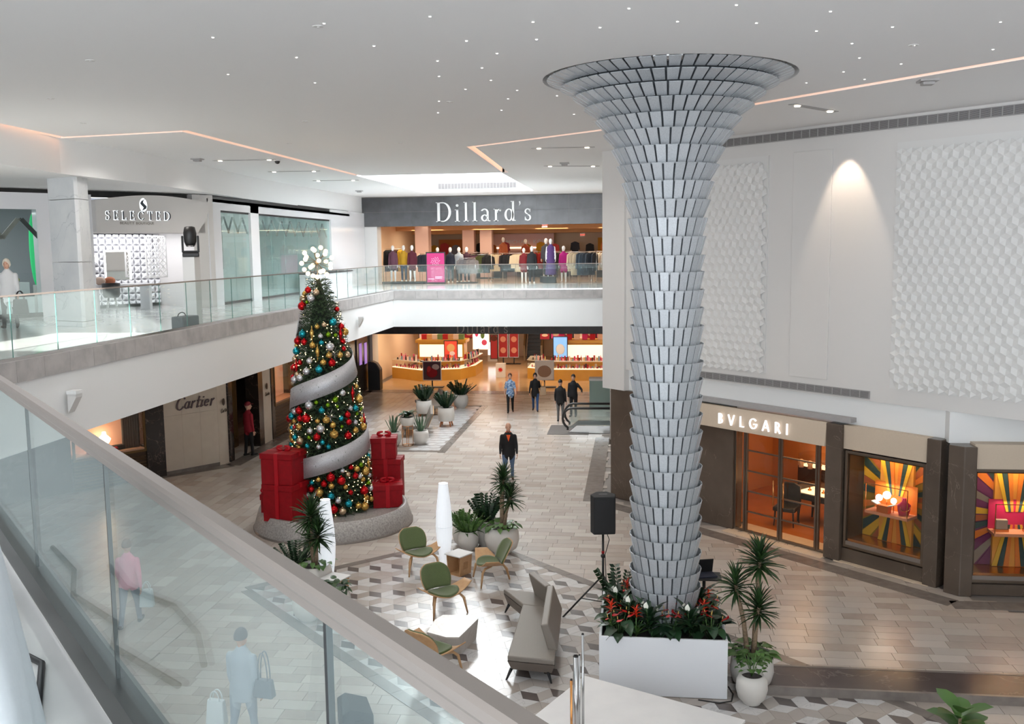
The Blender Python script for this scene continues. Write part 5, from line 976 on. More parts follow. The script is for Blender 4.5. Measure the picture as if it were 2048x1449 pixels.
t = thing('lit_plinth', 'glowing white box plinth at the end of the aisle', 'plinth', (-8.6, 59.2, .004)); MB().box(-.3, -.25, 0, .3, .25, .4).build('base', 'white', t); MB().box(-.28, -.23, .4, .28, .23, 1.15).build('lit_box', mat('cool_glow', (.9, .95, 1), emit=(.85, .93, 1), es=1.3), t)
for k in range(9):
    c = ((150, 20, 40), (206, 60, 120), (96, 40, 60), (230, 200, 190))[k % 4]; x = (-5.2, -4.6, -3.9, -3.2, -2.5, -1.9, -1.2, -12.6, -9.9)[k]
    poster('tall promotional panel %s' % ('behind the right counter, %s from the left' % ('first', 'second', 'third', 'fourth', 'fifth', 'sixth', 'seventh')[k] if k < 7 else ('at the far left wall of the ground floor store' if k == 7 else 'above the left island of the ground floor store')), x, 57.2 + (k % 3) * .5, 1.5, .62, 1.1, c, .3, ((0, .6, .25, .15, (230, 170, 160)), (0, .25, .3, .08, (240, 220, 200))))
for k in range(12): tag(MB().box(-.14, -.12, 0, .14, .12, .3).build('gift_set', cm(((206, 50, 110), (180, 20, 40), (226, 190, 170))[k % 3]), None, (-3.9 + (k % 6) * .42, 53.1, 1.916 + .31 * (k // 6)), 0, bevel=.01), 'pink or red gift set stacked on the right island', 'box', 'gift sets on the right island')
for k in range(8): tag(MB().box(-.15, -.12, 0, .15, .12, .28).build('gift_set', cm(((190, 40, 50), (214, 170, 120), (236, 220, 210), (120, 150, 100))[k % 4]), None, (-11.6 + k * .3, 53.3, 1.916), 0, bevel=.01), 'small gift set on the left island', 'box', 'gift sets on the left island')
es = thing('escalator', 'escalator climbing at the back of the ground floor store', 'escalator', (-6.15, 60.0, .004))
for k in range(14): MB().box(-.45, k * .14, 0, .45, k * .14 + .16, .12 + k * .22).build('step', 'dark_steel', es)
for s_ in (-1, 1): MB().slab([(-.6, .0), (1.9, 3.0), (1.9, 3.6), (-.6, .95)], (s_, 0, 0), (s_ * .47, 0, 0), (0, 1, 0), (0, 0, 1), .12).build('balustrade', mat('warm_steel', sr(150, 130, 100), .4, .6) if 'warm_steel' not in M else 'warm_steel', es)
t = thing('information_kiosk', 'black slanted information kiosk left of the ground floor store', 'kiosk', (-12.75, 46.9, 0)); MB().slab([(-.3, 0), (.3, 0), (.3, 1.0), (.1, 1.3), (-.15, 1.42), (-.3, 1.42)], (0, 1, 0), (0, -.25, 0), (1, 0, 0), (0, 0, 1), .5).build('body', 'black', t, bevel=.01); MB().slab([(.29, 1.03), (.1, 1.32), (-.13, 1.43)], (0, 1, 0), (.02, -.2, .01), (1, 0, 0), (0, 0, 1), .4).build('screen', 'dark_steel', t)
# ================================================================= escalator landing on the right
t = thing('escalator_landing', 'stainless escalator head with glass sides and black handrails', 'escalator', (-2.6, 36.6, 0))
MB().box(-.6, -.9, 0, .95, 1.0, .014).build('floor_plate', mat('mat_grey', sr(104, 98, 94), .6), t); mat('hand_black', (.02, .02, .02), .3)
for k, y in enumerate((-.55, .55)):
    c = [(.15, y, .12)] + [(.35 - .38 * math.cos(R(a)), y, .55 - .40 * math.sin(R(a))) for a in range(60, -100, -20)] + [(2.0, y, .95)]
    MB().tube(c, .045, 8).build('handrail', 'hand_black', t); MB().box(.2, y - .01, .2, 2.0, y + .01, .9).build('glass_side', 'glass_far', t)
    MB().slab([(.15, .02), (2.0, .02), (2.0, .3), (.5, .3)], (0, 1, 0), (0, y - .09, 0), (1, 0, 0), (0, 0, 1), .18).build('skirt', 'steel', t)
MB().box(.5, -.45, .02, 2.0, .45, .06).build('step_band', 'dark_steel', t)
t = thing('glass_plinth', 'pale green glass plinth with white cap behind the escalator', 'plinth', (-1.45, 42.4, 0)); MB().box(-.45, -.3, 0, .45, .3, 1.15).build('body', mat('green_glass_solid', sr(150, 172, 164), .2), t); MB().box(-.47, -.32, 1.15, .47, .32, 1.25).build('cap', 'white', t)
# ================================================================= flared tile column
mat('silver_tile', sr(198, 203, 208), .42, .35, var=.09, nz=(60, .5, sr(168, 173, 179)), bump=(90, .25)); mat('silver_back', sr(120, 126, 132), .5, .4, nz=(50, .5, sr(96, 102, 108)))
CX, CY = .52, 15.55
colm = thing('tile_column', 'tall silver column of overlapping tiles flaring out at the ceiling', 'column', (CX, CY, 0))
ringz = [(1.20 + .2815 * k, .566) for k in range(20)] + [(6.805, .576), (7.089, .590), (7.372, .607), (7.647, .653), (7.920, .699), (8.176, .781), (8.428, .861), (8.659, .992), (8.866, 1.112), (9.056, 1.288), (9.228, 1.457), (9.376, 1.655), (9.505, 1.86)]
prof = [(.46, .3), (.46, 7.3)] + [(ringz[k - 1][1] - .13, ringz[k][0] - .02) for k in range(23, len(ringz))]
MB().lathe(prof, 48, cap=False).build('core', 'silver_back', colm)
MB().lathe([(1.66, 9.46), (1.74, 9.5), (1.76, 9.64), (1.6, 9.64)], 64, cap=False).build('steel_collar', 'steel', colm)
tl = []
for k, (z, r) in enumerate(ringz):
    zp, rp = ringz[k - 1] if k else (z - .2815, r)
    n = round(23 + (r - .57) * 26); ph = math.atan2(r - rp, z - zp); rb = rp - .03 * math.sin(ph) - .075 * math.cos(ph); zb = zp - .035 * math.cos(ph) + .075 * math.sin(ph)
    hgt = math.hypot(z - zb, r - rb); tilt = math.atan2(r - rb, z - zb)
    for i in range(n):
        a = 2 * PI * (i + (k % 2) * .5) / n + .1; d = Vector((math.cos(a), math.sin(a), 0)); w_ = 2 * PI * r / n
        wb_ = 2 * PI * rb / n
        tl.append((seen((CX + d.x * r, CY + d.y * r, z), .05) * max(0, -(d.x * CX + d.y * CY) / math.hypot(CX, CY)) * w_, a, rb, zb, r, z, w_, wb_))
def tile_geo(mb, wt, wb_, hgt, M4=None):
    t_ = .012; v = [Vector(q) for q in ((-wb_ / 2, -t_, 0), (wb_ / 2, -t_, 0), (wb_ / 2, 0, 0), (-wb_ / 2, 0, 0), (-wt / 2, -t_, hgt), (wt / 2, -t_, hgt), (wt / 2, 0, hgt), (-wt / 2, 0, hgt))]
    if M4: v = [M4 @ q for q in v]
    mb.add(v, [(3, 2, 1, 0), (4, 5, 6, 7), (0, 1, 5, 4), (1, 2, 6, 5), (2, 3, 7, 6), (3, 0, 4, 7)])
tl.sort(key=lambda t: -t[0]); tcache = {}; restm = MB()
for q, (k, a, rb, zb, r, z, w_, wb_) in enumerate(tl):
    hgt = math.hypot(z - zb, r - rb); tilt = math.atan2(r - rb, z - zb)
    T = Matrix.Translation((rb * math.cos(a), rb * math.sin(a), zb)) @ Matrix.Rotation(a + PI / 2, 4, 'Z') @ Matrix.Rotation(tilt, 4, 'X')
    key = (round(w_, 3), round(wb_, 3), round(hgt, 3))
    if q < 300:
        if key not in tcache: mb = MB(); tile_geo(mb, w_ * .84, wb_ * .84, hgt); tcache[key] = setm(mb.mesh('column_tile'), 'silver_tile')
        inst('column_tile', tcache[key], colm, T)
    else: tile_geo(restm, w_ * .84, wb_ * .84, hgt, T)
stuff(restm.build('column_tiles_beyond', 'silver_tile', colm))
# ================================================================= leaves and plants
mat('leaf_dark', sr(38, 62, 36), .35, var=.25, alt=sr(58, 86, 46)); mat('leaf_mid', sr(62, 96, 44), .4, var=.22, alt=sr(86, 120, 58)); mat('leaf_blue', sr(74, 104, 82), .45, var=.15, alt=sr(96, 126, 96)); mat('leaf_deep', sr(24, 48, 30), .3, var=.25, alt=sr(38, 66, 40))
mat('trunk', sr(150, 128, 104), .8, nz=(30, .8, sr(110, 90, 72)), bump=(40, .6)); mat('soil', sr(58, 52, 50), .9, nz=(80, .8, sr(96, 92, 92))); mat('pot_white', sr(216, 212, 206), .5, nz=(10, .2, sr(204, 199, 192)))
mat('red_flower', sr(206, 24, 30), .3, var=.12); mat('orange_flower', sr(226, 62, 28), .4, var=.1); mat('white_flower', sr(240, 240, 228), .4); mat('yellow_spadix', sr(230, 200, 110), .6)
LM = {}
def leaf(kind, m):
    """leaf along +X, curving down, folded along the rib"""
    if (kind, m) in LM: return LM[kind, m]
    l, w_, droop, shape, fold = {'strap': (.38, .056, .05, lambda t: (1 - t ** 2.2) * min(1, .55 + t * 2), .012), 'lance': (.34, .085, .12, lambda t: math.sin(PI * min(1, .06 + t * .94)) ** .8, .02), 'heart': (.20, .17, .05, lambda t: max(0, math.sin(PI * (.16 + .84 * t)) ** .7 * (1.15 - .55 * t)), .015), 'fiddle': (.36, .26, .10, lambda t: max(0, math.sin(PI * (.08 + .92 * t)) ** .6 * (.7 + .5 * t)), .02), 'blade': (.5, .06, -.02, lambda t: (1 - t) ** .6, .018), 'spathe': (.11, .10, -.02, lambda t: max(0, math.sin(PI * (.18 + .82 * t)) ** .7), -.02), 'petal': (.10, .03, .02, lambda t: (1 - t) ** .7, .005)}[kind]
    n = 7; v = []; f = []
    for i in range(n):
        t = i / (n - 1); x = l * t * (1 - .1 * t * abs(droop) * 4); z = -droop * t * t * 1.6; h = w_ / 2 * shape(t)
        v += [(x, -h, z + fold * (1 if h > 1e-4 else 0)), (x, 0, z), (x, h, z + fold * (1 if h > 1e-4 else 0))]
    for i in range(n - 1):
        for j in range(2): f.append((i * 3 + j, i * 3 + j + 1, i * 3 + j + 4, i * 3 + j + 3))
    mb = MB().add(v, f, True); LM[kind, m] = setm(mb.mesh('leaf'), m); return LM[kind, m]
def place_leaf(parent, kind, m, p, yaw, elev, s_=1, name='leaf', twist=0):
    return inst(name, leaf(kind, m), parent, Matrix.Translation(p) @ Matrix.Rotation(yaw, 4, 'Z') @ Matrix.Rotation(-elev, 4, 'Y') @ Matrix.Rotation(twist, 4, 'X') @ Matrix.Scale(s_, 4))
def rosette(parent, p, n, m='leaf_dark', s_=1.0):
    for k in range(n):
        e = R(86 - 112 * (k / n) ** 1.1 + rnd.uniform(-6, 6)); place_leaf(parent, 'strap', m, Vector(p) + Vector((0, 0, -.22 * k / n + .05)), k * 2.4 + rnd.random() * .4, e, s_ * rnd.uniform(.85, 1.1))
def frond(m='leaf_deep', n=8):
    """zz plant stem with paired leaflets, pointing up"""
    key = ('frond', m, n)
    if key in LM: return LM[key]
    mb = MB().tube([(0, 0, 0), (.02, 0, .3), (.06, 0, .6)], [.010, .008, .004], 6)
    for k in range(n):
        for s_ in (-1, 1):
            z = .16 + k * .055; x = .02 + .04 * (z / .6) ** 2; c = Vector((x, 0, z)); d = Vector((.25, s_ * .8, .55)).normalized(); u = d.cross(Vector((1, 0, 0))).normalized() * .026; L_ = .105
            mb.add([c, c + d * L_ * .5 + Vector((.02, 0, 0)) + u, c + d * L_, c + d * L_ * .5 - Vector((.02, 0, 0)) - u], [(0, 1, 2, 3)])
    LM[key] = setm(mb.mesh('frond'), m); return LM[key]
def fronds(parent, z, n, s_=1, m='leaf_deep', spread=.5):
    for k in range(n):
        a = k * 2.4; e = spread * math.sqrt((k + .5) / n); inst('frond', frond(m), parent, Matrix.Translation((.05 * math.cos(a), .05 * math.sin(a), z)) @ Matrix.Rotation(a, 4, 'Z') @ Matrix.Rotation(e + .05, 4, 'Y') @ Matrix.Scale(s_ * rnd.uniform(.8, 1.1), 4))
def pot(parent, r, h, m='pot_white', bowl=.8, foot=.55):
    p_ = [(r * foot, 0), (r * foot, .02), (r * .86, h * .22), (r, h * .52), (r * .96, h * .8), (r * bowl, h), (r * (bowl - .07), h), (r * (bowl - .06), h * .9)]
    MB().lathe(p_, 28).build('pot', m, parent); MB().lathe([(r * (bowl - .06), h * .9), (.001, h * .93)], 20, cap=False).build('soil', 'soil', parent)
def dracaena(lab, loc, r, h, heads, under=26, rz=0):
    t = thing('potted_dracaena', lab, 'potted plant', loc, rz); pot(t, r, h, bowl=.86, foot=.5)
    for x, y, z, n, s_ in heads:
        tk = MB().tube([(x * .25, y * .25, h * .9), (x * .5, y * .5, h + (z - h) * .45), (x, y, z)], [.045, .036, .03], 10).build('trunk', 'trunk', t); rosette(tk, (x, y, z + .02), round(n * 2.1), 'leaf_dark', s_)
    for k in range(under): a = k * 2.4; q = r * .75 * math.sqrt((k + 1) / under) + .06; place_leaf(t, 'heart', 'leaf_mid', (q * math.cos(a), q * math.sin(a), h + .02 + rnd.uniform(0, .14) * (1.2 - q / r)), a + rnd.uniform(-.5, .5), R(rnd.uniform(-35, 35)), rnd.uniform(.6, .95))
    return t
dracaena('tall potted dracaena with three spiky heads right of the white planter', (1.86, 15.02, 0), .34, .58, ((.10, .05, 2.06, 44, 1.05), (-.27, .0, 1.68, 36, .9), (.08, -.10, 1.36, 36, .9)), 40)
t = thing('potted_shrub', 'small leafy plant in a round white pot in front of the tall dracaena', 'potted plant', (1.80, 14.5, 0)); pot(t, .24, .46, bowl=.74)
for k in range(46): a = k * 2.4; q = .05 + .17 * math.sqrt(k / 46); place_leaf(t, 'heart', 'leaf_mid', (q * math.cos(a), q * math.sin(a), .50 + rnd.random() * .34), a + rnd.uniform(-.6, .6), R(rnd.uniform(-10, 50)), rnd.uniform(.35, .6))
for k in range(6): MB().tube([(0, 0, .42), (.06 * math.cos(k), .06 * math.sin(k), .6), (.13 * math.cos(k), .13 * math.sin(k), .8)], .006, 5).build('stem', 'leaf_mid', t)
dracaena('potted dracaena with tall slim trunks behind the green chairs', (-2.98, 21.5, 0), .40, .62, ((.05, .0, 1.72, 40, 1.0), (.22, -.05, 1.33, 36, .95), (-.02, .12, 1.55, 16, .8), (.14, .1, 1.2, 10, .7)), 40)
t = thing('potted_zz_plant', 'dark zz plant in a tall white pot behind the slim trunked dracaena', 'potted plant', (-3.42, 22.05, 0)); pot(t, .32, .62, bowl=.84); fronds(t, .52, 22, 1.15)
t = thing('potted_shrub', 'bushy mid green plant in a white pot left of the slim trunked dracaena', 'potted plant', (-3.78, 21.65, 0)); pot(t, .25, .46, bowl=.84); fronds(t, .38, 26, .95, 'leaf_mid', .75)
for k in range(12): place_leaf(t, 'lance', 'leaf_mid', (.1 * math.cos(k), .1 * math.sin(k), .44), k * 2.4, R(20), .8)
t = thing('potted_shrub', 'white pot standing left of the bushy plant by the glowing lamp', 'potted plant', (-3.98, 22.0, 0)); pot(t, .24, .5, bowl=.84); fronds(t, .42, 12, .8, 'leaf_mid', .6)
dracaena('potted dracaena with two dense heads beside the left glowing lamp', (-6.42, 18.55, 0), .36, .6, ((-.05, .0, 1.62, 46, 1.15), (.12, -.08, 1.25, 40, 1.05), (-.12, .1, 1.1, 20, .9)), 20)
t = thing('potted_zz_plant', 'zz plant left of the dense headed dracaena', 'potted plant', (-6.9, 18.85, 0)); pot(t, .28, .5, bowl=.84); fronds(t, .42, 18, .95, 'leaf_deep', .7)
t = thing('potted_shrub', 'round white pot with broad leaves seen through the near glass', 'potted plant', (-6.1, 17.15, 0)); pot(t, .29, .5, bowl=.8)
for k in range(34): a = k * 2.4; place_leaf(t, 'heart', 'leaf_mid', (.16 * math.cos(a) * (k / 34), .16 * math.sin(a) * (k / 34), .50 + rnd.random() * .3), a, R(rnd.uniform(-20, 50)), rnd.uniform(.7, 1.1))
t = thing('potted_shrub', 'second white pot beside the broad leaved pot near the small table', 'potted plant', (-5.72, 17.75, 0)); pot(t, .27, .42, bowl=.8)
for k in range(22): a = k * 2.4; place_leaf(t, 'heart', 'leaf_dark', (.14 * math.cos(a), .14 * math.sin(a), .43 + rnd.random() * .18), a, R(rnd.uniform(-20, 40)), rnd.uniform(.7, 1.0))
t = thing('fiddle_leaf_plant', 'broad glossy fiddle leaves at the bottom right corner', 'plant', (4.12, 12.35, 0)); pot(t, .3, .5); MB().cyl((0, 0, .4), (0, 0, .95), .02, n=8).build('trunk', 'trunk', t)
for k in range(16): a = k * 2.4; place_leaf(t, 'fiddle', 'leaf_mid', (.04 * math.cos(a), .04 * math.sin(a), .62 + .028 * k), a, R(10 + 3.2 * k), 1.0)
# ---- white planter at the foot of the column with flowers
pl = thing('planter_box', 'large square white planter box around the foot of the tile column', 'planter', (.46, 15.55, 0)); mat('planter_white', sr(226, 228, 232), .5)
for a in ((-.98, -1.0, .98, -.96), (-.98, .96, .98, 1.0), (-.98, -.96, -.94, .96), (.94, -.96, .98, .96)): MB().box(a[0], a[1], .015, a[2], a[3], .95).build('side_panel', 'planter_white', pl, bevel=.004)
MB().box(-.94, -.96, .70, .94, .96, .80).build('soil_bed', 'soil', pl)
def on_bed(x, y): return (.46 + x * .93, 15.55 + y * .93, .801)
def anthurium(lab, x, y, n=15, nf=5, s_=1.15):
    t = thing('anthurium', lab, 'plant', on_bed(x, y), rnd.random() * 6)
    for k in range(n): a = k * 2.4; h_ = .14 + .22 * rnd.random(); q = .06 + .13 * rnd.random(); MB().tube([(0, 0, 0), (q * .6 * math.cos(a), q * .6 * math.sin(a), h_ * .7), (q * math.cos(a), q * math.sin(a), h_)], .005, 5).build('stem', 'leaf_dark', t); place_leaf(t, 'heart', 'leaf_deep', (q * math.cos(a), q * math.sin(a), h_), a, R(rnd.uniform(-25, 25)), s_ * rnd.uniform(.8, 1.15))
    for k in range(nf):
        a = k * 2.4 + .8; q = .10 + .10 * rnd.random(); h_ = .34 + .16 * rnd.random(); MB().tube([(0, 0, 0), (q * math.cos(a), q * math.sin(a), h_)], .004, 5).build('stem', 'leaf_mid', t)
        place_leaf(t, 'spathe', 'red_flower', (q * math.cos(a), q * math.sin(a), h_), -PI / 2 - t.rotation_euler.z + rnd.uniform(-1, 1), R(rnd.uniform(-10, 35)), rnd.uniform(.9, 1.3), 'flower'); MB().cyl((q * math.cos(a), q * math.sin(a), h_ + .012), (q * math.cos(a) * 1.05, q * math.sin(a) * 1.05, h_ + .06), .007, .004, 6).build('spadix', 'yellow_spadix', t)
def lily(lab, x, y, n=24, nf=3):
    t = thing('peace_lily', lab, 'plant', on_bed(x, y))
    for k in range(n): a = k * 2.4; place_leaf(t, 'lance', 'leaf_deep', (.03 * math.cos(a), .03 * math.sin(a), .12 + .012 * k), a, R(38 + 40 * k / n), rnd.uniform(.85, 1.15))
    for k in range(nf): a = k * 1.9 + .5; p_ = (.12 * math.cos(a), .12 * math.sin(a), .46 + .05 * (k % 3)); MB().tube([(0, 0, .1), p_], .004, 5).build('stem', 'leaf_mid', t); place_leaf(t, 'spathe', 'white_flower', p_, a, R(78), .85, 'flower')
def bromeliad(lab, x, y):
    t = thing('bromeliad', lab, 'plant', on_bed(x, y))
    for k in range(18): place_leaf(t, 'strap', 'leaf_mid', (0, 0, .08), k * 2.4, R(35 + 2 * k), .8)
    for k in range(14): place_leaf(t, 'petal', 'orange_flower', (0, 0, .40 + .008 * k), k * 2.4, R(10 + 5 * k), 1.15, 'petal')
    MB().cyl((0, 0, .05), (0, 0, .42), .012, n=6).build('stem', 'leaf_mid', t)
PLc = ('front left', 'front middle', 'front right', 'left side', 'right side', 'back left', 'back right')
for x, y, lab in ((-.72, -.78, 'red anthurium at the front left corner of the planter'), (-.78, -.35, 'red anthurium at the left side of the planter'), (-.72, .25, 'red anthurium further back on the left side of the planter'), (.12, -.74, 'red anthurium just right of the middle of the planter front'), (.80, -.75, 'red anthurium at the front right corner of the planter'), (.78, -.2, 'red anthurium on the right side of the planter'), (.74, .5, 'red anthurium at the back right of the planter'), (.38, -.52, 'red anthurium beside the column foot in front'), (-.5, .7, 'red anthurium at the back left of the planter')): anthurium(lab, x, y)
for x, y, lab in ((-.22, -.76, 'white peace lily left of the middle of the planter front'), (.46, -.8, 'white peace lily right of the middle of the planter front'), (-.52, -.5, 'white peace lily at the left of the column foot'), (.66, .15, 'white peace lily on the right side of the planter'), (-.74, -.05, 'white peace lily on the left side of the planter')): lily(lab, x, y)
for x, y, lab in ((-.44, -.82, 'orange star bromeliad at the left of the planter front'), (-.86, -.58, 'orange star bromeliad by the left edge of the planter'), (.70, -.48, 'orange star bromeliad near the right edge of the planter'), (.82, .2, 'orange star bromeliad further back at the right edge of the planter'), (-.6, .5, 'orange star bromeliad at the back left of the planter')): bromeliad(lab, x, y)
t = thing('zz_plant', 'upright zz plant at the back left corner of the planter', 'plant', on_bed(-.72, .75)); fronds(t, .0, 12, 1.1)
tag(MB().box(.36, 14.66, .801, .56, 14.72, .86).build('spotlight', mat('cool_lamp', (.8, .85, 1), emit=(.8, .88, 1), es=2)), 'small lit spotlight at the foot of the column', 'lamp')
cb = MB().tube([(1.0, 14.5, .012), (1.3, 14.42, .012), (1.5, 14.5, .012), (1.55, 14.75, .012), (1.5, 15.0, .012)], .012, 6); tag(cb.build('power_cable', 'black'), 'black cable curling out from under the white planter', 'cable')
# ================================================================= lounge furniture
mat('sofa_grey', sr(128, 120, 112), .5, nz=(40, .3, sr(118, 110, 102))); mat('sofa_side', sr(112, 102, 94), .55); mat('green_felt', sr(88, 102, 62), .9, nz=(60, .6, sr(76, 88, 52)), sheen=.3); mat('oak', sr(198, 158, 116), .5, nz=(9, .7, sr(178, 136, 94))); mat('table_marble', sr(196, 189, 182), .3, vein=(1.5, .012, sr(176, 168, 160)))
def shell_chair(lab, loc, rz):
    t = thing('shell_chair', lab, 'chair', loc, rz)           # faces -Y
    def sheet(fn, nu, nv, th):
        v = [Vector(fn(i / nu, j / nv)) for j in range(nv + 1) for i in range(nu + 1)]; W = nu + 1; nrm = []
        for j in range(nv + 1):
            for i in range(W):
                a = v[j * W + min(i + 1, nu)] - v[j * W + max(i - 1, 0)]; b = v[min(j + 1, nv) * W + i] - v[max(j - 1, 0) * W + i]; c = a.cross(b); nrm.append(c.normalized() if c.length > 1e-9 else Vector((0, 0, 1)))
        N = len(v); allv = [p + n_ * th / 2 for p, n_ in zip(v, nrm)] + [p - n_ * th / 2 for p, n_ in zip(v, nrm)]
        f = [(j * W + i, j * W + i + 1, (j + 1) * W + i + 1, (j + 1) * W + i) for j in range(nv) for i in range(nu)]; f += [tuple(x + N for x in q[::-1]) for q in f]
        rim = [i for i in range(W)] + [j * W + nu for j in range(1, nv + 1)] + [nv * W + i for i in range(nu - 1, -1, -1)] + [j * W for j in range(nv - 1, 0, -1)]
        f += [(rim[k], rim[k] + N, rim[(k + 1) % len(rim)] + N, rim[(k + 1) % len(rim)]) for k in range(len(rim))]; return MB().add(allv, f, True)
    def seat(u, v, k=1.0, dz=0):
        x = (u - .5) * .92 * k; e = abs(x) / .46; hw_ = (.25 - .13 * e ** 1.6) * (k if k < 1 else 1); y = (v - .5) * 2 * hw_ - .02 - .06 * e ** 2
        return (x, y, .345 + .17 * e ** 2.1 + .03 * max(0, -y * 2) - .02 * (1 - e) + dz)
    sheet(lambda u, v: seat(u, v), 18, 8, .016).build('seat_shell', 'oak', t)
    def pad(u, v):
        a = (u - .5) * 2; b = (v - .5) * 2; x = a * math.sqrt(1 - b * b / 2) * .27; y = b * math.sqrt(1 - a * a / 2) * .24 - .03; e = abs(x) / .46
        return (x, y, .345 + .17 * e ** 2.1 + .03 * max(0, -y * 2) - .02 * (1 - e) + .022)
    sheet(pad, 12, 12, .03).build('seat_pad', 'green_felt', t)
    def back(u, v, s_=1, off=0):
        a = (u - .5) * 2; b = v; wd = (.235 + .055 * math.sin(PI * min(1, b * .95 + .05))) * s_; rr = 1 if b < .72 else math.sqrt(max(0.02, 1 - ((b - .72) / .28) ** 2.6 * .62)); x = a * wd * rr
        h_ = .02 + b * .43 * (s_ * .5 + .5); y = .20 + h_ * .46 - .05 * (x / .25) ** 2 - off * .9; return (x, y, .36 + h_ * .90 + off * .4)
    sheet(lambda u, v: back(u, v), 12, 10, .014).build('back_shell', 'oak', t); sheet(lambda u, v: back(u, v, .95, .024), 12, 10, .03).build('back_pad', 'green_felt', t)
    for sx in (-1, 1): MB().tube([(sx * .13, -.02, .335), (sx * .24, -.17, .33), (sx * .285, -.225, .27), (sx * .33, -.27, 0)], [.018, .022, .024, .014], 8).build('leg', 'oak', t)
    MB().tube([(0, .05, .33), (0, .24, .30), (0, .30, .22), (0, .36, 0)], [.02, .024, .026, .015], 8).build('leg', 'oak', t)
    return t
ch = shell_chair('green shell chair nearest the tree, left of the side table', (-4.62, 20.1, 0), R(38))
ch.scale = (1.12,) * 3
for lab, loc, rz in (('green shell chair in the middle, facing the marble table', (-3.62, 17.75, 0), R(40)), ('green shell chair turned sideways beside the side table', (-2.95, 19.55, 0), R(-68)), ('green shell chair half hidden behind the near handrail', (-3.25, 15.05, 0), R(150))): dup(ch, loc, rz, lab)
def sidetable(lab, loc, rz):
    t = thing('side_table', lab, 'side table', loc, rz); h, a, b = .46, .21, .17
    MB().box(-a - .015, -a - .015, h - .025, a + .015, a + .015, h).build('top', 'white', t, bevel=.004)
    for s_ in (-1, 1): MB().slab([(-b, .02), (b, .02), (a, h - .026), (-a, h - .026)], (0, s_, 0), (0, s_ * .16, 0), (1, 0, 0), (0, 0, 1), .02).build('end_panel', 'oak', t) if s_ > 0 else None
    MB().slab([(-b, 0), (-b + .02, 0), (-a + .02, h - .026), (-a, h - .026)], (0, 1, 0), (0, -.18, 0), (1, 0, 0), (0, 0, 1), .36).build('side_panel', 'oak', t)
    fr_ = [(b - .02, 0), (b, 0), (a, h - .026), (a - .02, h - .026)]
    for y0, y1, z0, z1 in ((-.18, .18, 0, .14), (-.18, .18, .30, .434), (-.18, -.08, .14, .30), (.08, .18, .14, .30)):
        xa = lambda z: b + (a - b) * z / (h - .026); MB().slab([(xa(z0) - .02, z0), (xa(z0), z0), (xa(z1), z1), (xa(z1) - .02, z1)], (0, 1, 0), (0, y0, 0), (1, 0, 0), (0, 0, 1), y1 - y0).build('side_panel', 'oak', t)
    MB().box(-b, -.18, 0, b, .18, .02).build('base_board', 'oak', t); return t
sidetable('wooden side table with white top and cut handle hole beside the glowing lamp', (-3.70, 19.98, 0), R(-32)); sidetable('small wooden table with white top by the left plants', (-5.9, 18.25, 0), R(-20))
t = thing('coffee_table', 'low faceted coffee table with pale marble top', 'coffee table', (-3.1, 16.2, 0)); tp = [(-.42, -.35), (-.40, .22), (-.30, .46), (.25, .50), (.36, .34), (.17, -.52), (-.05, -.54)]
MB().prism(tp, .345, .375).build('top', 'table_marble', t); nb = [(x * .78 + .04, y * .78 + .05) for x, y in tp]; n = len(tp)
mb = MB(); mb.add([(x, y, .345) for x, y in tp] + [(x, y, 0) for x, y in nb], [(i, (i + 1) % n, (i + 1) % n + n, i + n) for i in range(n)][::1] + [tuple(range(n, 2 * n))]); mb.build('faceted_base', 'table_marble', t)
# sofa: two seats meeting at an angle
t = thing('sofa', 'angled taupe leather sofa with slanted backrests and black legs', 'sofa', (-1.75, 16.2, 0))
A_ = [(-.25, -1.32), (.52, -1.42), (.42, .80), (-.26, .98)]; B_ = [(-.26, .98), (.42, .80), (.05, 1.60), (-.72, 1.74)]
for poly in (A_, B_):
    c_ = (sum(x for x, y in poly) / 4, sum(y for x, y in poly) / 4); low = [(c_[0] + (x - c_[0]) * .86, c_[1] + (y - c_[1]) * .9) for x, y in poly]
    MB().prism(poly, .34, .43).build('seat', 'sofa_grey', t, bevel=.02); mb = MB(); mb.add([(x, y, .34) for x, y in poly] + [(x, y, .16) for x, y in low], [(i, (i + 1) % 4, (i + 1) % 4 + 4, i + 4) for i in range(4)] + [(7, 6, 5, 4)]); mb.build('seat_base', 'sofa_side', t)
def backrest(p, q, name='backrest'):
    p, q = Vector((*p, 0)), Vector((*q, 0)); u = (q - p).normalized(); n_ = Vector((u.y, -u.x, 0)); L_ = (q - p).length
    MB().slab([(-.06, .40), (.10, .40), (.22, .84), (.10, .86)], u, p, n_, (0, 0, 1), L_).build(name, 'sofa_grey', t, bevel=.02)
backrest((.42, .86), (.48, -1.0)); backrest((-.02, 1.62), (.36, .90))
for x, y, dx, dy in ((-.2, -1.2, -.08, -.08), (.4, -1.28, .06, -.06), (-.6, 1.6, -.08, .02), (.3, .6, .05, 0), (0, 1.45, .05, .08)): MB().cyl((x, y, .17), (x + dx, y + dy, 0), .03, .014, 8).build('leg', 'black', t)
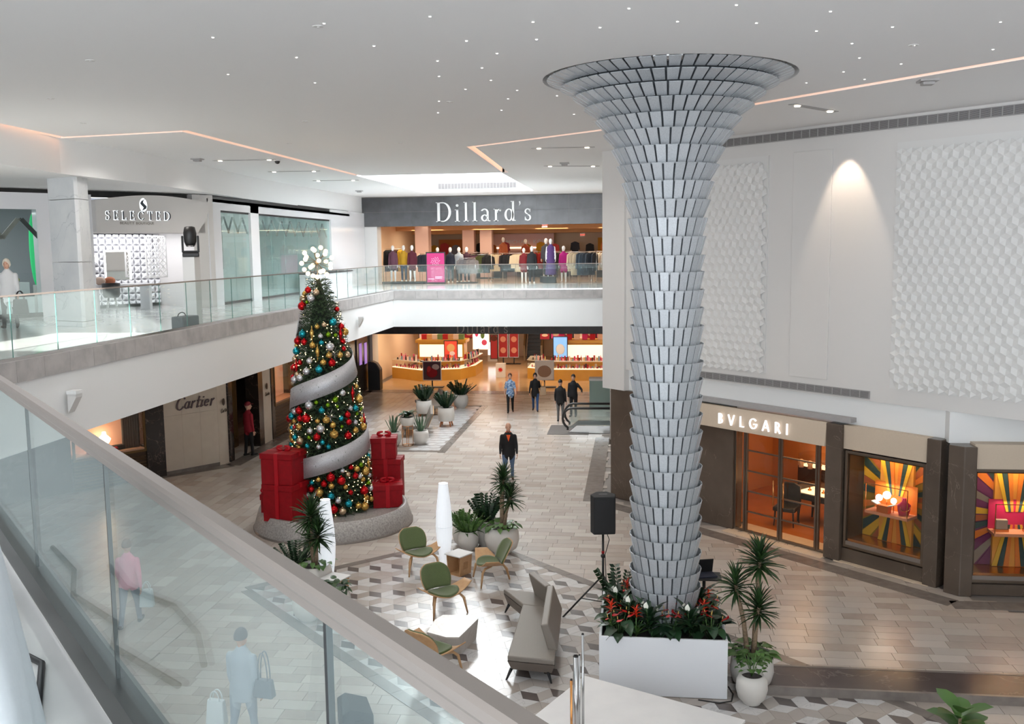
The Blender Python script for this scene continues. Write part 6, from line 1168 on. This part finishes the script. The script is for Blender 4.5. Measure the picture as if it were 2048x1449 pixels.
# paper column lamps
mat('paper_lamp', (.62, .64, .68), .6, emit=(.9, .95, 1), es=.5)
for lab, loc in (('glowing white paper column lamp beside the wooden side table', (-4.08, 20.3, 0)), ('glowing white paper column lamp in front of the tree', (-6.22, 18.75, 0))):
    t = thing('column_lamp', lab, 'lamp', loc); pr = [(.085, .05), (.12, .3), (.165, .65), (.182, .95), (.165, 1.3), (.125, 1.65), (.10, 1.9)]
    MB().lathe(pr, 20, cap=False, sm=False).build('shade', 'paper_lamp', t); MB().lathe([(.098, 1.895), (.001, 1.9)], 20, cap=False).build('cap', 'frame_glow', t)
    for z, r_ in ((.95, .184), (.05, .087), (1.9, .102)): MB().tube([(r_ * math.cos(a), r_ * math.sin(a), z) for a in [2 * PI * k / 24 for k in range(25)]], .004, 5).build('hoop', 'white', t)
    MB().lathe([(.15, 0), (.15, .012), (.02, .02), (.02, .06)], 20).build('base', 'steel', t)
# loudspeaker on tripod, laptop, floor monitor
t = thing('speaker_stand', 'black tripod speaker stand left of the white planter', 'speaker stand', (-.56, 17.9, 0)); MB().cyl((0, 0, .12), (0, 0, 1.62), .022, n=10).build('pole', 'black', t); MB().sph((0, 0, 1.15), .045).build('collar', 'black', t); MB().cyl((0, 0, 1.2), (0, 0, 1.25), .028, n=10).build('red_clamp', cm((150, 20, 26)), t)
for a in (195, 315, 75):
    d = Vector((math.cos(R(a)), math.sin(R(a)), 0)); MB().cyl(Vector((0, 0, .75)) + d * .03, d * .78, .018, n=8).build('leg', 'black', t); MB().cyl(Vector((0, 0, .25)), d * .42 + Vector((0, 0, .35)), .01, n=6).build('brace', 'black', t)
t = thing('loudspeaker', 'black loudspeaker box on the tripod stand', 'loudspeaker', (-.56, 17.9, 1.621), R(10)); cab = MB().prism([(-.2, -.2), (.2, -.2), (.24, .0), (.1, .22), (-.1, .22), (-.24, .0)], 0, .72).build('cabinet', 'black_rough', t, bevel=.015); MB().box(-.17, -.205, .05, .17, -.2, .67).build('grille', 'black', cab); MB().box(-.08, -.04, .715, .08, .04, .722).build('top_handle', 'black', cab)
tag(MB().tube([(-.50, 17.85, 1.64), (-.44, 17.8, 1.5), (-.52, 17.82, 1.2), (-.50, 17.84, .7), (-.48, 17.7, .1), (-.6, 17.5, .012)], .008, 6).build('speaker_cable', 'black'), 'thin black cable hanging from the loudspeaker', 'cable')
t = thing('laptop_stand', 'black stand behind the planter carrying a laptop', 'stand', (1.28, 17.4, 0)); MB().cyl((0, 0, 0), (0, 0, .98), .03, n=10).build('post', 'black', t); MB().box(-.3, -.25, .98, .3, .2, 1.0).build('shelf', 'black', t); MB().box(-.3, -.3, 0, .3, .3, .03).build('foot', 'black', t)
t = thing('laptop', 'open black laptop on the stand behind the planter', 'laptop', (1.28, 17.4, 1.001), R(15)); MB().box(-.2, -.15, 0, .2, .13, .02).build('keyboard_base', cm((40, 44, 60)), t); MB().slab([(-.2, 0), (.2, 0), (.2, .26), (-.2, .26)], (0, .96, .28), (0, .13, .02), (1, 0, 0), (0, -.25, .97), .012).build('screen', 'black', t)
t = thing('floor_monitor', 'black wedge loudspeaker on the floor behind the near handrail', 'loudspeaker', (-4.02, 13.15, 0), R(25)); MB().slab([(-.22, 0), (.22, 0), (.22, .3), (-.1, .42), (-.22, .36)], (0, 1, 0), (0, -.3, 0), (1, 0, 0), (0, 0, 1), .6).build('cabinet', 'black_rough', t, bevel=.01); MB().box(-.05, -.31, .2, .08, -.3, .24).build('handle', 'black', t)
# stage corner with poles
t = thing('stage_platform', 'white stage platform corner at the bottom of the picture', 'stage', (-.71, 13.9, 0)); ux, uy = Vector((.886, -.463)), Vector((-.425, -.905)); q = [(0, 0), tuple(ux * 2.5), tuple(ux * 2.5 + uy * 4), tuple(uy * 4)]
MB().prism(q, .56, .6).build('deck', mat('stage_white', sr(226, 224, 222), .5, nz=(3, .4, sr(212, 210, 210))), t, bevel=.004); MB().prism([(x * .985 + .01, y * .985 - .02) for x, y in q], .02, .56).build('skirt', 'white', t)
for lab, x, y, h, r_, m_ in (('thick steel pole with black end standing on the stage', -.69, 11.4, 1.98, .034, 'steel'), ('tall thin steel pole standing on the stage', -.62, 11.7, 2.14, .017, 'steel'), ('short thin steel pole between the other stage poles', -.655, 11.55, 1.93, .012, 'steel'), ('short brass pole on the stage edge', -.74, 11.3, 1.72, .016, 'copper_edge')):
    p_ = thing('pole', lab, 'pole', (x, y, .601)); MB().cyl((0, 0, 0), (0, 0, h - .6), r_, n=14).build('tube', m_, p_); MB().lathe([(r_ * 1.05, h - .6), (r_ * .8, h - .585), (r_ * .8, h - .62)], 14).build('end_cap', 'black', p_); MB().lathe([(.12, 0), (.12, .015), (.03, .03)], 16).build('foot', 'steel', p_)
t = thing('stone_bench', 'long low dark stone bench slab with grey edges at the lower right', 'bench', (2.2, 15.2, 0)); MB().box(-.6, -.36, .05, 8, .36, .14).build('slab', mat('bench_stone', sr(72, 62, 60), .2, nz=(1.5, .7, sr(88, 78, 76)), vein=(1, .01, sr(110, 100, 98))), t); MB().box(-.6, -.42, .0, 8, -.36, .14).build('edge', 'border_stone', t); MB().box(-.6, .36, 0, 8, .42, .145).build('edge', 'border_stone', t)
# ================================================================= christmas tree
TX, TY, TZ = -7.6, 23.6, .5
pb = thing('tree_plinth', 'round speckled concrete plinth under the Christmas tree', 'plinth', (TX, TY, 0)); mat('terrazzo', sr(176, 172, 168), .4, nz=(26, 1, sr(134, 130, 128)), bump=(30, .1))
MB().lathe([(1.98, .0), (2.0, .05), (1.86, .5), (1.76, .5), (1.74, .40)], 72, cap=False).build('rim', 'terrazzo', pb); MB().lathe([(1.75, .40), (.001, .41)], 64, cap=False).build('top_plate', 'terrazzo', pb); MB().lathe([(2.01, 0), (2.01, .05), (1.99, .055)], 72, cap=False).build('base_band', 'border_stone', pb)
HT = 5.85
def tr(z): return .20 + .76 * (1 - min(1, max(0, z / HT)) ** 2)
def tax(z): return -.20 * z / HT
tree = thing('christmas_tree', 'tall slim Christmas tree with silver ribbon and starburst top', 'christmas tree', (TX, TY, .411))
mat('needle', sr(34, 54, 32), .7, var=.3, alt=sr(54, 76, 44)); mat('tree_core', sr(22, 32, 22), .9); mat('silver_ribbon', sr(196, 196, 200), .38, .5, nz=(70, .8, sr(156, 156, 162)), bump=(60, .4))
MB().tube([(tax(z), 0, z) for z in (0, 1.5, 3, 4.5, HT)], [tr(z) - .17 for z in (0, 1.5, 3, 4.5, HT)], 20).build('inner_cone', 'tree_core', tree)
mb = MB(); nt_ = 3000
for k in range(nt_):
    z = HT * (1 - (1 - (k + .5) / nt_) ** .66); a = k * 2.39996; r = tr(z) - .14; d = Vector((math.cos(a), math.sin(a), rnd.uniform(-.25, .35))).normalized(); p_ = Vector((tax(z) + r * math.cos(a), r * math.sin(a), z)); L_ = rnd.uniform(.14, .26)
    sd = d.orthogonal().normalized(); s2_ = d.cross(sd)
    for q in range(12):
        f_ = .05 + .9 * q / 11; c = p_ + d * L_ * f_; b = 2 * PI * q * .38; n_ = (d * .9 + sd * math.cos(b) + s2_ * math.sin(b)).normalized() * .085; w_ = n_.cross(d).normalized() * .011
        mb.add([c - w_, c + w_, c + n_], [(0, 1, 2)])
stuff(mb.build('needles', 'needle', tree))
rb = MB(); N = 150; v = []
for k in range(N + 1):
    th = R(-205) + 2 * PI * 2.16 * k / N; z = .72 + 1.86 * (th - R(-205)) / (2 * PI); r = tr(z) + .06; hw_ = .25
    for s_ in (-1, 1): zz = z + s_ * hw_; rr = tr(zz) + .12; v.append((tax(zz) + rr * math.cos(th), rr * math.sin(th), zz))
rb.add(v, [(2 * k, 2 * k + 2, 2 * k + 3, 2 * k + 1) for k in range(N)], True); o = rb.build('ribbon', 'silver_ribbon', tree); md = o.modifiers.new('solid', 'SOLIDIFY'); md.thickness = .012
def ribbon_gap(th, z):
    t0 = (z - .72) / 1.86 * 2 * PI + R(-205); d = (th - t0 + PI) % (2 * PI) - PI; return abs(d) * 1.86 / (2 * PI) > .34
def surf(z, a, off=0): r = tr(z) + off; return (TX + tax(z) + r * math.cos(a), TY + r * math.sin(a), .411 + z)
OC = {'red': sr(190, 18, 26), 'turquoise': sr(30, 150, 165), 'silver': sr(206, 206, 210), 'gold': sr(200, 160, 84), 'green': sr(110, 150, 20), 'champagne': sr(196, 170, 140)}
for k, c in OC.items(): mat('bauble_' + k, c, .18, .75)
bm = {}
for k in OC:
    bm[k] = setm(MB().sph((0, 0, 0), 1, 16, 12).lathe([(.22, .95), (.22, 1.15), (.08, 1.25)], 10).mesh('ornament'), 'bauble_' + k)
    bm[k, 'drop'] = setm(MB().lathe([(.02, -2.6), (.2, -1.6), (.55, -.3), (.75, .5), (.5, 1.2), (.2, 1.8), (.12, 2.6)], 12).mesh('ornament'), 'bauble_' + k)
cyc = ['red', 'silver', 'gold', 'turquoise', 'red', 'champagne', 'silver', 'gold', 'green', 'turquoise', 'red', 'gold']; placed = []; i = 0; na = 0
while na < 165 and i < 4000:
    i += 1; z = HT * (1 - (1 - rnd.random()) ** .64) * .95 + .08; a = rnd.uniform(-PI * 1.02, .02 * PI) + .0
    if not ribbon_gap(a, z): continue
    c = cyc[na % 12]; r_ = rnd.choice((.065, .08, .095, .11)) * (.7 if c == 'green' else 1); p_ = Vector(surf(z, a, .03 + r_ * .5))
    if any((p_ - q).length < (r_ + rq) * 1.05 for q, rq in placed): continue
    placed.append((p_, r_)); na += 1
    drop = na % 15 == 7; kk = ('red', 'gold')[(na // 15) % 2] if drop else c
    o = bpy.data.objects.new('ornament', bm[kk, 'drop'] if drop else bm[kk]); col.objects.link(o); o.location = p_; o.scale = (.07, .07, .085) if drop else (r_,) * 3
    zn = 'above the upper ribbon' if z > 3.35 else 'below the lower ribbon' if z < 1.25 else 'between the ribbon bands'
    tag(o, ('long %s drop ornament on the tree %s' if drop else '%s ball ornament on the tree %s') % (kk, zn), 'ornament', '%s %s ornaments on the tree' % (kk, 'drop' if drop else 'ball'))
mat('tree_light', (1, .85, .5), emit=(1, .72, .34), es=7); lm = MB()
for k in range(900):
    z = HT * (1 - (1 - (k + .5) / 900) ** .66); a = k * 2.39996 + rnd.random(); r = tr(z) + rnd.uniform(.0, .10)
    if not ribbon_gap(a, z): continue
    c = Vector((tax(z) + r * math.cos(a), r * math.sin(a), z)); s_ = .0125; lm.add([c + Vector(q) * s_ for q in ((1, 0, 0), (-1, 0, 0), (0, 1, 0), (0, -1, 0), (0, 0, 1), (0, 0, -1))], [(0, 2, 4), (2, 1, 4), (1, 3, 4), (3, 0, 4), (2, 0, 5), (1, 2, 5), (3, 1, 5), (0, 3, 5)])
stuff(lm.build('fairy_lights', 'tree_light', tree))
sb_ = [(.45, .3), (2.4, -1.2), (3.9, -.9), (1.3, -1.9), (2.1, -2.2)]
for k, (z, a) in enumerate(sb_):
    t = thing('starburst_ornament', 'silver starburst ornament on the tree, %s from the bottom' % ('first', 'fourth', 'topmost', 'second', 'third')[k], 'ornament', surf(z + .1, a, .1))
    for q in range(14): b = q * 2.4; e = math.asin(1 - 2 * (q + .5) / 14); d = Vector((math.cos(b) * math.cos(e), math.sin(b) * math.cos(e), math.sin(e))); MB().cyl((0, 0, 0), d * .2, .004, .002, 5).build('ray', 'bauble_silver', t)
mat('topper_bulb', (1, .9, .7), emit=(1, .74, .4), es=5)
tp_ = thing('tree_topper', 'starburst tree topper with glowing bulb tips', 'tree topper', (TX + tax(HT) - .02, TY, .411 + HT + .38)); MB().sph((0, 0, 0), .05).build('hub', 'bauble_champagne', tp_); MB().cyl((0, 0, -.45), (0, 0, 0), .012, n=6).build('stem', 'steel', tp_)
for q in range(24): b = q * 2.4; e = math.asin(1 - 2 * (q + .5) / 24); d = Vector((math.cos(b) * math.cos(e), math.sin(b) * math.cos(e), math.sin(e))); MB().cyl(d * .04, d * .33, .006, n=5).build('rod', 'bronze', tp_); MB().sph(d * .38, .055).build('bulb', 'topper_bulb', tp_)
mat('gift_red', sr(152, 8, 22), .6, nz=(9, .6, sr(122, 5, 17)), spec=.25); mat('gift_ribbon', sr(172, 12, 28), .4, spec=.3)
def gift(lab, x, y, z, w_, d_, h, rz):
    t = thing('gift_box', lab, 'gift box', (x, y, z), R(rz)); MB().box(-w_ / 2, -d_ / 2, 0, w_ / 2, d_ / 2, h - .14).build('box', 'gift_red', t, bevel=.008); lid = MB().box(-w_ / 2 - .02, -d_ / 2 - .02, h - .14, w_ / 2 + .02, d_ / 2 + .02, h).build('lid', 'gift_red', t, bevel=.01)
    MB().box(-w_ / 2 - .024, -.05, h - .1, w_ / 2 + .024, .05, h + .006).box(-.05, -d_ / 2 - .024, 0, .05, d_ / 2 + .024, h + .006).build('ribbon', 'gift_ribbon', t)
    bw = MB()
    for s_ in (-1, 1): bw.tube([(s_ * (.02 + .14 * math.sin(a)), 0, h + .02 + .05 * (1 - math.cos(a))) for a in [PI * k / 8 for k in range(9)]], [.02, .035, .04, .045, .04, .04, .035, .03, .02], 8)
    bw.build('bow', 'gift_ribbon', lid); return t
gift('large lower red gift box on the left of the tree plinth', -8.42, 22.45, .411, .82, .78, .92, -14); gift('upper red gift box stacked on the left of the tree', -8.46, 22.48, 1.336, .82, .78, .76, -8); gift('small red gift box behind the left stack', -9.0, 22.75, .411, .3, .3, .55, 5)
gift('lowest red gift box of the right stack beside the tree', -6.28, 23.95, .411, .74, .70, .58, 16); gift('middle red gift box behind the lowest on the right of the tree', -6.42, 24.6, .411, .76, .6, 1.1, 4); gift('topmost red gift box on the right of the tree', -6.5, 24.6, 1.516, .64, .58, .55, 10); gift('red gift box half hidden behind the right stack', -6.85, 24.95, .411, .5, .5, .8, 30)
# ================================================================= second lounge by the store
def legpot(lab, x, y):
    t = thing('potted_zz_plant', lab, 'potted plant', (x, y, 0)); MB().lathe([(.28, .22), (.31, .24), (.33, .5), (.31, .75), (.28, .75), (.27, .7)], 4 * 6).build('pot', 'pot_white', t); MB().lathe([(.27, .70), (.001, .71)], 20, cap=False).build('soil', 'soil', t)
    for k in range(4): a = R(45 + 90 * k); MB().cyl((.22 * math.cos(a), .22 * math.sin(a), .26), (.30 * math.cos(a), .30 * math.sin(a), 0), .035, .025, 8).build('leg', cm((176, 108, 66)), t)
    fronds(t, .68, 26, 1.15, 'leaf_deep', .55); return t
legpot('zz plant in a white pot on wooden legs left by the far benches', -8.55, 38.9); legpot('zz plant in a white pot on wooden legs right by the far benches', -7.3, 37.2)
t = thing('potted_shrub', 'round white pot with dark leafy plant behind the far right bench', 'potted plant', (-7.5, 41.6, 0)); pot(t, .34, .6); fronds(t, .5, 24, 1.25, 'leaf_deep', .8)
def blades(t, z, n, m, s_): 
    for k in range(n): a = k * 2.4; place_leaf(t, 'blade', m, (.07 * math.cos(a), .07 * math.sin(a), z), a, R(86 - 34 * k / n), s_ * rnd.uniform(.75, 1.1))
for lab, x, y, r_, h in (('white pot of spiky aloe left of the gold stand', -8.45, 33.35, .28, .5), ('white pot of spiky aloe right of the gold stand', -7.55, 33.65, .30, .5)): t = thing('potted_aloe', lab, 'potted plant', (x, y, 0)); pot(t, r_, h, bowl=.86); blades(t, h * .9, 16, 'leaf_blue', 1.3)
t = thing('plant_stand', 'gold wire ring stand carrying a white planter', 'plant stand', (-7.95, 33.35, 0))
for z in (.02, .72): MB().tube([(.19 * math.cos(a), .19 * math.sin(a), z) for a in [2 * PI * k / 24 for k in range(25)]], .012, 6).build('ring', 'copper_edge', t)
for k in range(4): a = k * PI / 2 + .4; MB().cyl((.19 * math.cos(a), .19 * math.sin(a), .02), (.19 * math.cos(a), .19 * math.sin(a), .72), .012, n=6).build('rod', 'copper_edge', t)
t = thing('potted_shrub', 'white bowl planter of broad leaves on the gold stand', 'potted plant', (-7.95, 33.35, .733)); pot(t, .26, .3, bowl=.95, foot=.7)
for k in range(26): a = k * 2.4; place_leaf(t, 'heart', 'leaf_dark', (.16 * math.cos(a) * k / 26, .16 * math.sin(a) * k / 26, .32 + rnd.random() * .15), a, R(rnd.uniform(-20, 45)), rnd.uniform(.9, 1.3))
for lab, x, y, rz in (('grey bench seat with pale wooden back in the near part of the far lounge', -7.85, 35.9, 12), ('grey bench seat with tilted back in the far part of the far lounge', -8.3, 40.5, 20)):
    t = thing('bench', lab, 'bench', (x, y, 0), R(rz)); MB().box(-.85, -1.0, .30, .0, 1.0, .43).build('seat', 'sofa_grey', t, bevel=.02); MB().slab([(-.02, .36), (.08, .36), (.30, .86), (.20, .88)], (0, 1, 0), (0, -1, 0), (1, 0, 0), (0, 0, 1), 2).build('backrest', 'sofa_grey', t, bevel=.02); MB().slab([(.085, .36), (.105, .36), (.325, .86), (.305, .86)], (0, 1, 0), (0, -1, 0), (1, 0, 0), (0, 0, 1), 2).build('back_board', 'oak', t)
    for px in (-.75, .0):
        for py in (-.85, .85): MB().cyl((px, py, .31), (px * 1.05, py * 1.05, 0), .025, .014, 8).build('leg', 'steel', t)
# ================================================================= ceiling fittings
stars = [(860, 32), (1258, 16), (1473, 9), (1661, 22), (1200, 54), (1355, 42), (1513, 45), (1066, 43), (1073, 78), (933, 81), (994, 106), (875, 121), (964, 135), (878, 152), (931, 178), (982, 160), (1034, 180), (1016, 197), (1114, 191), (648, 46), (748, 91), (426, 74), (1633, 61), (1785, 53), (1704, 86), (1828, 90), (1719, 115), (1802, 127), (1687, 143), (1729, 158), (1613, 165), (2001, 43), (1986, 98), (593, 114), (456, 148), (630, 165), (1003, 220), (878, 202), (876, 225), (1148, 228)]
_C = Vector((0, 0, CH))
for k, (u, v_) in enumerate(stars):
    d = _fw + _rt * ((u - 1024) / FPX) - _up * ((v_ - 724.5) / FPX); p_ = _C + d * ((CZ - CH) / d.z)
    t = thing('star_downlight', 'tiny bright recessed star light in the white ceiling', 'downlight', (p_.x, p_.y, CZ - .004), 0, 'star lights scattered over the ceiling'); MB().cyl((0, 0, -.003), (0, 0, .004), .022, n=12).build('trim_ring', 'white', t); MB().cyl((0, 0, -.006), (0, 0, -.003), .013, n=10).build('lens', 'star_on', t)
for x, y in ((-9, 13.5), (-5.5, 15.5), (-2, 12.5), (2.8, 12), (-8, 18.5), (-4.5, 20), (-1.0, 18.3), (-7.2, 24.5), (-4.9, 28.5), (-2.2, 24.5), (-11.4, 17), (-11.4, 22), (-11.4, 27), (-11.4, 33), (-2.4, 33), (-2.4, 38.5), (-11.2, 40)): lamp('star_downlight_beam', 'SPOT', (x, y, CZ - .05), 190, (1, .95, .9), .12, aim=(x, y, 0), spot=R(150), blend=.9)
def twin(lab, p, q, z=CZ):
    p, q = Vector((*p, z)), Vector((*q, z)); t = thing('twin_downlight', lab, 'downlight', p); d = q - p; u = d.normalized(); w_ = Vector((-u.y, u.x, 0)) * .07
    a = [tuple((-u * .2 - w_).xy), tuple((d + u * .2 - w_).xy), tuple((d + u * .2 + w_).xy), tuple((-u * .2 + w_).xy)]; MB().prism(a, -.012, -.002).build('slot_trim', 'grille', t)
    for c in (Vector((0, 0, 0)), d): MB().cyl(c + Vector((0, 0, -.03)), c + Vector((0, 0, -.012)), .055, n=14).build('lens', 'lamp_on', t)
twin('twin slot downlight near the right wall', (2.99, 18.93), (3.75, 19.85)); twin('twin slot downlight left of the column, nearer one', (-2.44, 25.56), (-1.2, 25.61)); twin('twin slot downlight left of the column, further one', (-2.63, 31.24), (-1.29, 31.61)); twin('twin slot downlight in the left ceiling near the dark camera', (-11.6, 26.8), (-10.2, 26.9)); twin('twin slot downlight in the left ceiling, middle one', (-11.6, 31.0), (-10.3, 31.1)); twin('twin slot downlight in the left ceiling, furthest one', (-11.6, 35.5), (-10.3, 35.6)); twin('twin slot downlight in the dropped ceiling over the left walkway', (-15.4, 19.8), (-14.2, 20.4), 8.718)
lamp('wall_spot', 'SPOT', (*diag(4.12, .55), 9.42), 190, (1, .80, .62), .03, aim=(*diag(4.12, -.25), 6.2), spot=R(50), blend=.55)
t = thing('security_camera', 'small dark dome camera on the left ceiling', 'camera', (-10.0, 27.0, CZ)); MB().cyl((0, 0, -.04), (0, 0, 0), .09, n=14).build('base', 'white', t); MB().sph((0, 0, -.05), .075).build('dome', 'black', t)
for k, (x, y) in enumerate(((-12.0, 26.2), (4.6, 16.5), (-2.1, 30.2), (-11.9, 42))): t = thing('ceiling_sensor', ('square grey ceiling sensor on the left', 'round grey ceiling sensor near the right wall', 'grey ceiling sensor between the twin downlights', 'grey ceiling sensor by the store')[k], 'sensor', (x, y, CZ)); MB().box(-.14, -.14, -.03, .14, .14, 0).build('plate', 'grille', t); MB().box(-.09, -.09, -.08, .09, .09, -.03).build('housing', 'grille', t, bevel=.01)
for k, (x, y) in enumerate(((-7.2, 12.6), (-9.6, 15.5), (-3.6, 11.2), (-10.8, 18.5), (-6.5, 19.2), (-3.2, 17.2), (-8.2, 23), (-.8, 20.5), (3.6, 13.6), (-5.6, 23.5))): t = thing('sprinkler', 'small flush sprinkler cover in the ceiling', 'sprinkler', (x, y, CZ), 0, 'sprinkler covers in the ceiling'); MB().lathe([(.06, -.008), (.065, -.004), (.065, 0)], 14).build('cover', 'white', t); MB().cyl((0, 0, -.014), (0, 0, -.008), .015, n=8).build('pin', 'white', t)
# wall brackets on the balcony fascia
for k, (x, y, rz) in enumerate(((-9.84, 15.9, 0), (-9.84, 34.2, 0))):
    t = thing('wall_speaker', ('white wedge bracket on the white fascia at the left', 'small white bracket on the fascia beside the tree')[k], 'bracket', (x, y, 4.15), rz); MB().slab([(0, 0), (.16, .28), (.16, .34), (0, .34)], (0, 1, 0), (0, -.1, 0), (1, 0, 0), (0, 0, 1), .2).build('housing', 'white', t); MB().box(0, -.12, .34, .18, .12, .4).build('top_plate', 'fascia_white', t)
# ================================================================= near left: white cloth and cables on the camera side
cl = thing('draped_cloth', 'white draped cloth at the left edge in front of the near balustrade', 'cloth', (-1.90, 1.92, U)); nn = 64; v = []; pr = [(0, 1.46), (.25, 1.45), (.37, 1.42), (.40, 1.3), (.43, 1.0), (.47, .7), (.51, .35), (.55, .01)]
for j, (r, z) in enumerate(pr):
    for i in range(nn): a = 2 * PI * i / nn; q = r * (1 + (.05 * math.sin(9 * a) + .03 * math.sin(14 * a + 1)) * (1.46 - z) * .8); v.append((q * math.cos(a), q * math.sin(a), z))
MB().add(v, [(j * nn + i, j * nn + (i + 1) % nn, (j + 1) * nn + (i + 1) % nn, (j + 1) * nn + i) for j in range(len(pr) - 1) for i in range(nn)], True).build('fabric', mat('linen', sr(222, 228, 234), .8, bump=(12, .2)), cl)
for k, pts in enumerate(([(-3.75, 4.95, .012), (-3.4, 4.55, .012), (-3.05, 4.3, .012), (-2.75, 3.85, .012), (-2.5, 3.7, .012), (-2.2, 3.2, .012)], [(-3.5, 4.4, .012), (-3.2, 4.1, .012), (-3.0, 3.7, .012), (-2.7, 3.4, .012), (-2.4, 3.2, .012)])): tag(MB().tube([(x, y, U + z) for x, y, z in pts], .014, 8).build('floor_cable', 'black'), ('black cable on the floor inside the near balustrade', 'second black cable beside the draped cloth')[k], 'cable')

# ================================================================= labels: things that look alike are told apart by their place in the row
def screen_x(o):
    q = o.matrix_world.translation if o.parent is None else o.location
    q = Vector(o.location) - Vector((0, 0, CH)); return q.dot(_rt) / max(.1, q.dot(_fw))
def nth(n): return '%d%s' % (n, 'th' if 10 <= n % 100 <= 20 else {1: 'st', 2: 'nd', 3: 'rd'}.get(n % 10, 'th'))
same = {}
for o in list(scene.objects):
    if o.parent is None and 'label' in o.keys(): same.setdefault(o['label'], []).append(o)
for lab_, objs in same.items():
    if len(objs) < 2: continue
    mesh_x = lambda o: screen_x(o) if o.location.length > .01 else (lambda b: (b - Vector((0, 0, CH))).dot(_rt) / max(.1, (b - Vector((0, 0, CH))).dot(_fw)))(sum((Vector(c) for c in o.bound_box), Vector()) / 8)
    for k, o in enumerate(sorted(objs, key=mesh_x)): o['label'] = '%s, %s from the left' % (lab_, nth(k + 1))
